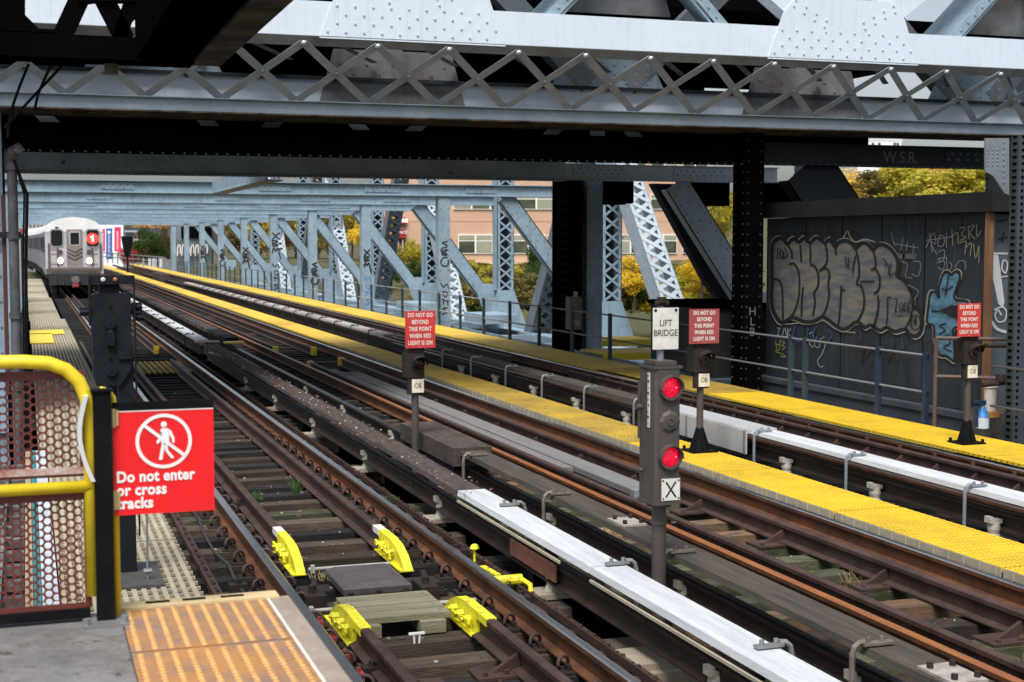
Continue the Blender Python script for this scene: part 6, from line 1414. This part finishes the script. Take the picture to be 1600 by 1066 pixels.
    b = MB(); b.box(xc-1.15, xc+1.15, y-.1, y+1.2, .45, .96); b.build('pilot', bogie, r)
    b = MB(); b.box(xc-.17, xc+.17, y-.75, y+.2, .62, .82); b.cyl((xc, y-.8, .72), (xc, y-.5, .72), .18, 10); b.box(xc-.14, xc+.14, y-.7, y-.3, .36, .55); b.build('coupler', mat('grubby_coupler', (.20, .17, .16), .6, .3, (.1, .08, .07), .7, 10), r)
    b = MB(); b.box(xc-.13, xc+.13, y-.78, y-.7, .40, .56); b.build('red_hose_plate', mat('coupler_red', (.4, .03, .03), .5), r)
    for s_ in (-1, 1):
        b = MB(); b.cyl((xc+s_*.76-.07, y+1.1, .44), (xc+s_*.76+.07, y+1.1, .44), .44, 16); b.build('wheel', iron, r)
        b = MB(); b.box(xc+s_*1.0-.08, xc+s_*1.0+.08, y+.2, y+1.0, .12, .5); b.build('tripcock', bogie, r)
        b = MB(); b.tube([(xc+s_*.9, y-.1, .9), (xc+s_*.85, y-.25, .5), (xc+s_*.55, y-.2, .45), (xc+s_*.5, y, .8)], .03, 6); b.build('air_hose', bogie, r)
    b = MB(); hx, hz = px(*U(525, 212)); b.box(hx-.08, hx+.08, y-.05, y+.1, hz-.03, hz+.03); b.build('horn', bogie, r)
build_train()

# ================================================================ far hillside, building, station
hill = mat('hillside_earth', (.045, .055, .02), .95, 0, (.085, .07, .025), .6, .12, rust=(.05, .07, .02), rust_amt=.1, bump=.5, bscale=.8)
def terrain(name, pts, label, m):
    b = MB()
    rows = len(pts); cols = len(pts[0])
    for row in pts: b.v += [tuple(p) for p in row]
    for i in range(rows-1):
        for j in range(cols-1): b.f.append((i*cols+j, i*cols+j+1, (i+1)*cols+j+1, (i+1)*cols+j)); b.m.append(0)
    o = b.build(name, m, origin=pts[0][0]); o['kind'] = 'structure'; return o
def DEP(x, y, dep):   # a point at true distance dep along the view
    d = FWD+RGT*((x-800)/FPX)-UPV*((y-533)/FPX); v_ = d*dep; return Vector((v_.x, v_.y, v_.z+CAMZ))
xs_ = [-60, 120, 200, 260, 330, 420, 520, 600, 700, 800, 900, 1000, 1100, 1200, 1320, 1440, 1560, 1800, 2300]
hz = [1, 1, .5, .5, .5, 1, 2, 2, 1, 1, 1, 2, 4, 8, 9, 10, 10, 9, 9]
hr = random.Random(5); rowsT = []
for dep, f in ((82, -1.0), (95, -.45), (112, -.1), (126, .12), (150, .35), (190, .8), (260, 1.2), (420, 1.5)):
    row = []
    for x_, h_ in zip(xs_, hz):
        p_ = DEP(x_, 533, dep); h_ = h_-(6 if x_ < 330 else 0); z_ = (-13 if f < -.9 else (-6+hr.uniform(-.6, .6) if f < -.3 else (-.9+hr.uniform(-.4, .4) if f < 0 else .3+f*h_*.9)))
        row.append((p_.x, p_.y, z_))
    rowsT.append(row)
terrain('hillside', rowsT, '', hill)
# building, facade facing the camera
DB = 130.0; PM = FPX/DB
fx, fy = RGT, Vector((_st, _ct, 0))
def F(x, y, out=0.0):  # point on the facade seen at pixel x,y; out = metres toward the camera
    d = DEP(x, y, DB); base = d-fy*0
    t = (DB-0)/1.0
    p_ = Vector((0,0,CAMZ))+(FWD+RGT*((x-800)/FPX)-UPV*((y-533)/FPX))*(DB/((FWD+RGT*((x-800)/FPX)-UPV*((y-533)/FPX)).dot(fy)))
    return p_-fy*out
brick = mat('tan_brick', (.52, .335, .225), .85, 0, (.46, .29, .195), .6, .5, rust=(.52, .32, .22), rust_amt=.0)
r = thing('brick_building', tuple(F(850, 420)), 'tan brick hospital building with bands of white framed windows beyond the bridge', 'building')
def fbox(nm, x0, y0, x1, y1, m, out, th, par):
    b = MB(); b.prism([F(x0,y1,out), F(x1,y1,out), F(x1,y0,out), F(x0,y0,out)], fy*th); return b.build(nm, m, par)
BX0, BX1 = 600, 1113
core = fbox('core', BX0, 150, BX1, 411, brick, 0, 14, r)
stone = mat('pale_stone_band', (.62, .58, .52), .8)
wingl = mat('building_glass', (.10, .11, .07), .15, 0, (.03, .035, .03), .8, .35); blind = mat('window_blind', (.30, .30, .21), .7, 0, (.22, .22, .15), .5, .4)
frame = mat('white_window_frame', (.75, .75, .72), .5)
for (y0, y1) in ((411, 414),): fbox('stone_band', BX0, y0, BX1, y1, stone, .4, .5, r)
def fmap(y): return y
for (y0, y1) in ((366.5, 396.5), (303, 327.5), (240, 264)):
    if y0 == 366.5: spans = [(716, 770), (799, 852), (856, 905), (960, 1010), (1015, 1058), (1066, 1108)]
    else: spans = [(601, 634), (708, 795), (806, 870), (876, 940), (946, 1010), (1016, 1060), (1066, 1106)]
    for (x0, x1) in spans:
        w_ = fbox('window', x0, y0, x1, y1, frame, .12, .3, r)
        n = max(2, int((x1-x0)/27)); ww = (x1-x0)/n
        for k in range(n):
            xa, xb = x0+ww*k+1.2, x0+ww*(k+1)-1.2; ym = y0+(y1-y0)*.32
            fbox('pane', xa, y0+1.3, xb, ym-.7, blind, .14, .02, w_); fbox('pane', xa, ym+.9, xb, y1-1.3, blind if (k+int(x0)) % 3 == 0 else wingl, .14, .02, w_)
fbox('brick_joint', BX0, 346, BX1, 346.5, mat('brick_joint_shadow', (.33, .18, .12), .9), .02, .05, r)
entry = mat('dark_red_panel', (.28, .012, .018), .5)
sg = fbox('red_sign', 597.5, 340, 635.5, 349.5, mat('crimson_sign', (.48, .015, .08), .5), .3, .25, r)
for (t_, x_, w_, m_) in (('NYP', 606, .62, mat('orange_red_letters', (.9, .09, .02), .5)), ('EMERG', 626, .50, mat('white_letters', (.9, .9, .88), .5))):
    text(t_, w_*(1.15 if t_ == 'NYP' else .9), F(x_, 345, .33), tuple(fx), (0,0,1), m_, 'sign_lettering', r, bold=.03, depth=.02)
fbox('entrance_recess', 600, 351, 634, 411, mat('entrance_grey', (.16, .14, .13), .8), .05, .06, r)
ab = fbox('red_awning', 604, 359, 634, 372, entry, .8, .7, r)
text('AMBULANCE', .34, F(620, 363.5, .83), tuple(fx), (0,0,1), mat('white_letters', (.9, .9, .88), .5), 'awning_lettering', r, depth=.02)
text('ONLY', .30, F(618, 368, .83), tuple(fx), (0,0,1), mat('white_letters', (.9, .9, .88), .5), 'awning_lettering', r, depth=.02)
for x_ in (612, 622, 629): fbox('entrance_column', x_, 374, x_+2, 411, mat('pale_column', (.5, .45, .42), .7), .6, .3, r)
# leaves
def leafmesh(name, mats, n, r, h, leaf, seed, clumps=12, flat=.8, cfac=.42):
    q = random.Random(seed); b = MB(); cl = []
    for i in range(clumps):
        while True:
            c = Vector((q.uniform(-1,1), q.uniform(-1,1), q.uniform(-1,1)))
            if c.length < 1: break
        cl.append((Vector((c.x*r*.75, c.y*r*.75, h*.5+c.z*h*.38)), q.uniform(.6, 1.15)))
    for i in range(n):
        c, s_ = q.choice(cl); d = Vector((q.gauss(0,1), q.gauss(0,1), q.gauss(0,1))); d.normalize()
        p = c+Vector((d.x*r, d.y*r, d.z*h*.5*flat))*(cfac*s_*q.random()**.4)
        u = Vector((q.gauss(0,1), q.gauss(0,1), q.gauss(0,1))).normalized(); w = u.orthogonal().normalized(); l_ = leaf*q.uniform(.6, 1.3)
        b.face([p-u*l_, p+w*l_*.55, p+u*l_, p-w*l_*.55], q.choice([0,0,1,2]) if len(mats) > 2 else 0)
    return b.mesh(name, mats, (0,0,0))
def fol(nm, c, c2, c3):
    out = []
    for i, cc in enumerate((c, c2, c3)):
        m = mat(nm+'_'+'abc'[i], cc, .7, 0, spec=.2); out.append(m)
        nt = m.node_tree; bs = nt.nodes['Principled BSDF']
        bs.inputs['Subsurface Weight'].default_value = 0
        tr = nt.nodes.new('ShaderNodeBsdfTranslucent'); tr.inputs[0].default_value = (*[min(1, q*1.6) for q in cc], 1); mx = nt.nodes.new('ShaderNodeMixShader'); mx.inputs[0].default_value = .4
        nt.links.new(bs.outputs[0], mx.inputs[1]); nt.links.new(tr.outputs[0], mx.inputs[2]); nt.links.new(mx.outputs[0], nt.nodes['Material Output'].inputs[0])
    return out
yel = fol('yellow_leaf', (.66, .46, .03), (.50, .38, .035), (.60, .42, .04)); ylg = fol('yellow_green_leaf', (.38, .34, .04), (.22, .23, .03), (.50, .38, .05)); grn = fol('green_leaf', (.05, .10, .022), (.03, .065, .018), (.10, .13, .03))
olv = fol('olive_brown_leaf', (.15, .12, .04), (.10, .085, .035), (.21, .15, .05)); redl = fol('red_leaf', (.40, .05, .07), (.28, .04, .05), (.45, .10, .10)); org = fol('orange_leaf', (.48, .22, .05), (.36, .19, .06), (.40, .28, .07))
bark = mat('bark', (.09, .07, .055), .9, 0, (.05, .04, .03), .6, 4)
LM = {}
for nm, ms in (('yellow', yel), ('yellow green', ylg), ('green', grn), ('olive brown', olv), ('red', redl), ('orange', org)):
    LM[nm] = [leafmesh('crown', ms, 2600, 1.0, 2.0, .065, hash_ if False else 10+i*7+len(nm), 16) for i in range(2)]
def branches(h, r, seed, n=9, th=.10):
    q = random.Random(seed); b = MB(); b.tube([(0,0,-.3), (.03*h,0,h*.3), (-.02*h,.03*h,h*.62), (.0,0,h*.92)], [th*1.3, th, th*.6, th*.15], 7)
    for i in range(n):
        z = h*q.uniform(.25, .75); a = q.uniform(0, 6.28); L = r*q.uniform(.5, 1.0); e = Vector((math.cos(a)*L, math.sin(a)*L, z+L*q.uniform(.5, 1.0)))
        mid = Vector((e.x*.45, e.y*.45, z+(e.z-z)*.35)); b.tube([(0,0,z), mid, e], [th*.4, th*.25, th*.05], 5)
        for k in range(3):
            e2 = mid.lerp(e, q.uniform(.2, .9)); t2 = e2+Vector((q.uniform(-.4,.4)*r, q.uniform(-.4,.4)*r, q.uniform(.1,.45)*r)); b.tube([e2, t2], [th*.12, th*.03], 4)
    return b
cnt = [0]
def tree(x, ybase, dep, w, h, kind, label, name='tree', trunk=True, group=None):
    """w, h in metres; foot seen at pixel x, ybase at distance dep"""
    p_ = DEP(x, ybase, dep); cnt[0] += 1; k = cnt[0]
    r = thing(name, tuple(p_), label, name.replace('_', ' '), group)
    if trunk:
        b = branches(h, w*.5, k); b.v = [(v_[0]+p_.x, v_[1]+p_.y, v_[2]+p_.z) for v_ in b.v]; b.build('trunk', bark, r)
    if kind:
        o = bpy.data.objects.new('crown', LM[kind][k % 2]); COL.objects.link(o); o.parent = r
        hc = h*(.78 if trunk else 1.0); o.scale = (w*.5, w*.5, hc*.5*1.08); o.location = (0, 0, h-hc); o.rotation_euler = (0, 0, k*1.7)
    return r
# hillside shrubs in front of the building (between the bridge members)
q = random.Random(11)
spots = []
for x_ in range(690, 1160, 14):
    for yb in (430, 455, 482):
        spots.append((x_+q.uniform(-8, 8), yb+q.uniform(-6, 6), {430: 122, 455: 108, 482: 98}[yb]))
for i, (x_, yb, dp) in enumerate(spots):
    kind = q.choice(['green', 'olive brown', 'yellow green', 'olive brown', 'green', 'yellow green']) if x_ < 960 else q.choice(['yellow', 'yellow', 'yellow green', 'olive brown', 'green'])
    tree(x_, yb+8, dp, q.uniform(3.0, 4.6), q.uniform(1.2, 1.7) if dp > 120 else q.uniform(1.8, 3.0), kind, kind+' shrub below the brick building, '+('right of the black column' if x_ > 960 else 'between truss members'), 'shrub', trunk=False, group='hillside shrubs')
tree(835, 470, 100, 1.5, 4.4, 'green', 'tall narrow dark green vine covered shrub in front of the brick building', 'tree')
tree(990, 480, 96, 2.6, 3.4, 'yellow', 'bright yellow tree between the laced column and the white leaning member')
tree(1095, 470, 96, 3.0, 3.6, 'yellow', 'bright yellow tree behind the dull red sign')
tree(1128, 420, 118, 4.5, 7.5, 'yellow green', 'yellow green tree seen through the grey knee brace')
tree(1105, 400, 112, 3.5, 4.6, None, 'bare branched tree in front of the brick building, right')
tree(960, 412, 112, 3.0, 4.6, None, 'bare branched tree beside the laced column')
for i, (x_, yb, dp, w_, h_, kd) in enumerate(((548, 420, 135, 5, 7, 'yellow green'), (520, 425, 130, 4, 6, 'olive brown'), (575, 424, 128, 4, 5.4, 'yellow'), (495, 425, 140, 4.5, 6.5, 'yellow green'), (460, 425, 145, 5, 6.5, 'olive brown'), (432, 422, 150, 5, 6.5, 'orange'), (595, 440, 110, 3, 4.6, 'olive brown'), (645, 440, 112, 3, 3.4, 'yellow green'),
                                              (655, 452, 105, 2.4, 2.2, 'green'), (610, 455, 105, 2.6, 2.2, 'green'), (585, 460, 104, 2.4, 2.2, 'green'), (560, 460, 104, 2.4, 2.4, 'yellow green'), (405, 422, 150, 5, 6, 'yellow green'), (375, 420, 155, 5, 6.5, 'olive brown'), (606, 398, 124, 1.8, 3.4, 'yellow green'))):
    tree(x_, yb, dp, w_, h_, kd, kd+' autumn tree behind the truss, number %s leftward from the brick building' % ['three', 'four', 'two', 'five', 'six', 'seven', 'one', 'zero', 'ten', 'eleven', 'twelve', 'thirteen', 'eight', 'nine', 'fourteen'][i], 'tree')
# trees on the ridge behind the shed
for i, (x_, yb, dp, w_, h_, kd) in enumerate(((1375, 330, 150, 9, 4.6, 'olive brown'), (1420, 335, 145, 8, 5.2, 'yellow green'), (1470, 335, 140, 9, 5.6, 'yellow green'), (1520, 335, 140, 8, 5.6, 'yellow green'), (1395, 300, 190, 9, 5.4, 'orange'), (1440, 305, 200, 10, 6.0, 'orange'), (1490, 300, 195, 10, 5.4, 'orange'), (1530, 300, 190, 8, 5.6, 'yellow green'), (1560, 320, 160, 8, 6, 'yellow green'), (1345, 330, 160, 9, 5, 'yellow'), (1600, 320, 160, 9, 7, 'olive brown'))):
    tree(x_, yb, dp, w_, h_, kd, kd+' tree on the ridge above the shed roof, '+['lower left', 'lower left of centre', 'lower centre', 'lower right', 'upper left', 'upper centre left', 'upper centre', 'upper right', 'at the tower leg', 'behind the black knee brace', 'rightmost'][i], 'tree', trunk=False)
r = thing('white_house', tuple(DEP(1390, 262, 230)), 'distant white building on the ridge seen above the chalked girder', 'building')
def dbox(nm, x0, y0, x1, y1, dep, m, par, th=8):
    a = [DEP(x0, y1, dep), DEP(x1, y1, dep), DEP(x1, y0, dep), DEP(x0, y0, dep)]; b = MB(); b.prism(a, fy*th); return b.build(nm, m, par)
dbox('wall', 1340, 221, 1408, 300, 230, mat('white_wall', (.70, .71, .72), .7), r); dbox('roof', 1338, 217, 1410, 222, 230, mat('pale_roofing', (.5, .52, .54), .7), r)
for x_ in (1362, 1372, 1396, 1401): dbox('window', x_, 223, x_+4, 231, 229.9, wingl, r, .1)
# far station end on the left
D2 = 165
r = thing('station_shed', tuple(DEP(215, 410, D2)), 'dark gabled station roof on grey columns left of the bridge posts', 'shelter')
dk = mat('dark_station_roof', (.025, .025, .03), .6)
b = MB(); b.prism([DEP(193, 357, D2), DEP(200, 355, D2), DEP(241, 371, D2), DEP(236, 373, D2), DEP(214, 361, D2), DEP(193, 362, D2)], fy*25); b.build('roof', dk, r)
b = MB(); b.prism([DEP(213, 361, D2+1), DEP(240, 372, D2+1), DEP(214, 376, D2+1)], fy*1); b.prism([DEP(193, 376, D2+3), DEP(232, 374, D2+3), DEP(231, 400, D2+3), DEP(193, 402, D2+3)], fy*1); b.build('gable', dk, r)
gc = mat('grey_station_column', (.30, .31, .35), .5)
for x_ in (195, 199, 203, 208, 213.5, 219, 225): dbox('column', x_, 360+abs(x_-213)*.15, x_+1.4, 412, D2-.5, gc, r, .3)
dbox('fascia_band', 193, 360, 214, 363, D2-1, gc, r, .5); dbox('fascia_band', 210, 373, 233, 376, D2-1, gc, r, .5)
dbox('white_window', 196.5, 376, 198.5, 392, D2-.8, white, r, .1)
wallw = mat('white_hoarding', (.72, .76, .76), .7, 0, (.60, .66, .66), .5, .3)
r = thing('white_hoarding', tuple(DEP(175, 420, 160)), 'white wall behind the red and blue banners', 'wall'); dbox('wall_panel', 150, 346, 192.5, 425, 160, wallw, r, .5)
bn_r, bn_b = mat('crimson_banner', (.72, .015, .09), .6), mat('blue_banner', (.01, .10, .38), .6)
for (x0, y0, x1, y1, m_, l) in ((158, 358, 164, 393, bn_r, 'narrow crimson banner beside the train front'), (165.7, 357, 175.2, 405, bn_b, 'blue banner between two crimson banners'), (178.7, 355, 188.7, 393, bn_r, 'wide crimson banner behind the distant dark signal')):
    r = thing('banner', tuple(DEP((x0+x1)/2, y1, 150)), l, 'banner', 'banners on the white hoarding'); dbox('cloth', x0, y0, x1, y1, 150, m_, r, .06)
    xm_ = (x0+x1)/2; b = MB(); rr = random.Random(int(x0))
    yy_ = y0+7
    while yy_ < y1-3:
        for e in (-.9, .9) if x1-x0 > 7 else (0,):
            a_ = rr.uniform(.4, 1.1); pts = [DEP(xm_+e-a_*.7, yy_+.8, 149.9), DEP(xm_+e+a_*.7, yy_+.8, 149.9), DEP(xm_+e+a_*.7, yy_, 149.9), DEP(xm_+e-a_*.7, yy_, 149.9)]; b.prism(pts, fy*.02)
        yy_ += 1.5
    b.build('banner_lettering', white, r)
    if m_ is bn_b:
        b = MB(); b.cyl(DEP(170.5, 363, 149.9), DEP(170.5, 363, 149.9)-fy*.03, .18, 10); b.build('emblem', white, r)
tree(236, 412, 150, 4.2, 4.0, 'green', 'round green bush beside the far station', 'bush', trunk=False)
for x_, l in ((222, 'red leaved bush left of the green bush'), (212, 'red leaved bush farther left below the station roof'), (202, 'red leaved bush by the banners'), (254, 'brown bush right of the green bush')):
    tree(x_, 414, 156, 2.6, 2.4 if x_ < 250 else 4.5, 'red' if x_ < 250 else 'olive brown', l, 'bush', trunk=False)
tree(246, 412, 170, 4, 6.5, None, 'bare tree behind the far station'); tree(252, 385, 190, 9, 4.5, 'orange', 'pale orange tree crown behind the far station', trunk=False)
tree(240, 380, 200, 10, 3.2, 'olive brown', 'dull olive tree crown right of the station roof', trunk=False)
r = thing('picket_fence', tuple(DEP(240, 420, 112)), 'short white picket fence beyond the far walkway', 'fence')
for x_, w_ in ((222.5, .5), (224.5, .5), (232, 2.2), (234.8, .8), (238.3, 1.6), (241, .8), (243.3, 1), (249.5, 2), (252.5, .9)):
    dbox('picket', x_, 404, x_+w_, 418, 112, white, r, .08)
r = thing('far_railing', tuple(DEP(200, 410, 120)), 'pale thin railing continuing to the far station', 'railing')
for (ya, yb) in ((394.5, 402.5), (400.5, 409.5)):
    b = MB(); b.cyl(DEP(158, ya, 128), DEP(255, yb, 118), .05, 6); b.build('rail', galv, r)
for k in range(12):
    x_ = 160+8*k; b = MB(); t = (x_-158)/97; b.cyl(DEP(x_, 394.5+8*t, 128-10*t), DEP(x_, 410+9*t, 128-10*t), .05, 6); b.build('post', galv, r)
# dark abutment wall with tags behind the far posts
r = thing('abutment_wall', tuple(DEP(300, 420, 128)), 'dark abutment wall with black and white graffiti behind the farthest posts', 'wall')
dbox('wall_face', 266, 352, 330, 422, 128, mat('abutment_steel', (.16, .20, .23), .7, 0, (.06, .07, .08), .7, .5), r, 1)
dbox('dark_recess', 283, 354, 330, 372, 127.8, paint_blk, r, .2)
b = MB(); q = random.Random(4)
def putd(u, v, off): return DEP(u, v, 127.6-off)
for k in range(8):
    x_ = 274+7*k; stroke(b, [(x_, 395+q.uniform(-8, 8)), (x_+2, 380+q.uniform(-4, 4)), (x_+5, 376), (x_+6, 388), (x_+3, 396), (x_+6, 404)], 1.1, putd, 4, False, .01*k)
b.build('graffiti', ink, r)
b = MB()
for k in range(7):
    x_ = 277+7*k; stroke(b, [(x_, 400), (x_+1, 386), (x_+4, 383), (x_+5, 396)], 1.6, putd, 4, False, .15+.01*k)
b.build('pale_graffiti', dirtywhite, r)
# distant skyline on the left over the train
r = thing('distant_building', tuple(DEP(60, 400, 300)), 'pale distant building above the train cars at the left', 'building')
dbox('wall', 25, 357, 110, 374, 300, mat('pale_far_wall', (.50, .49, .47), .8), r, 10); dbox('upper_storey', 30, 350, 70, 357, 301, mat('muted_far_wall', (.30, .27, .29), .8), r, 10)
for x_ in (34, 40, 46, 52, 58, 64): dbox('window', x_, 351.5, x_+2.5, 355, 300.8, wingl, r, .1)
b = MB(); r = thing('walkway_worker_light', tuple(P(34, 380, Y=60)), 'small red lamp box on the left of the walkway', 'lamp'); p_ = P(34, 362, Y=58); b.box(p_.x-.1, p_.x+.15, 58, 58.3, p_.z-.1, p_.z+.12); b.build('red_hood', mat('small_red_hood', (.3, .05, .04), .6), r)
b = MB(); b.cyl((p_.x, 58.1, 0), (p_.x, 58.1, p_.z-.1), .05, 8); b.build('stand', iron, r)

# ---------------------------------------------------------------- labels of repeats: counted outward from the camera
_same = {}
for o in list(S.objects):
    if o.parent is None and o.get('label') and o.get('group'): _same.setdefault(o['label'], []).append(o)
_ord = ['nearest', 'second', 'third', 'fourth', 'fifth', 'sixth', 'seventh', 'eighth', 'ninth', 'tenth', 'eleventh', 'twelfth', 'thirteenth', 'fourteenth', 'fifteenth', 'sixteenth', 'seventeenth', 'eighteenth', 'nineteenth', 'twentieth']
for l, os_ in _same.items():
    if len(os_) < 2: continue
    os_.sort(key=lambda o: (Vector(o.location)-cam.location).length)
    for i, o in enumerate(os_):
        if i < 20 and len(l.split()) <= 12: o['label'] = l+', '+_ord[i]+(' to the camera' if i == 0 else ' nearest the camera')
        elif i < 20: o['label'] = l.replace(' on the hillside', '')+', '+(_ord[i]+' nearest' if i else 'nearest')
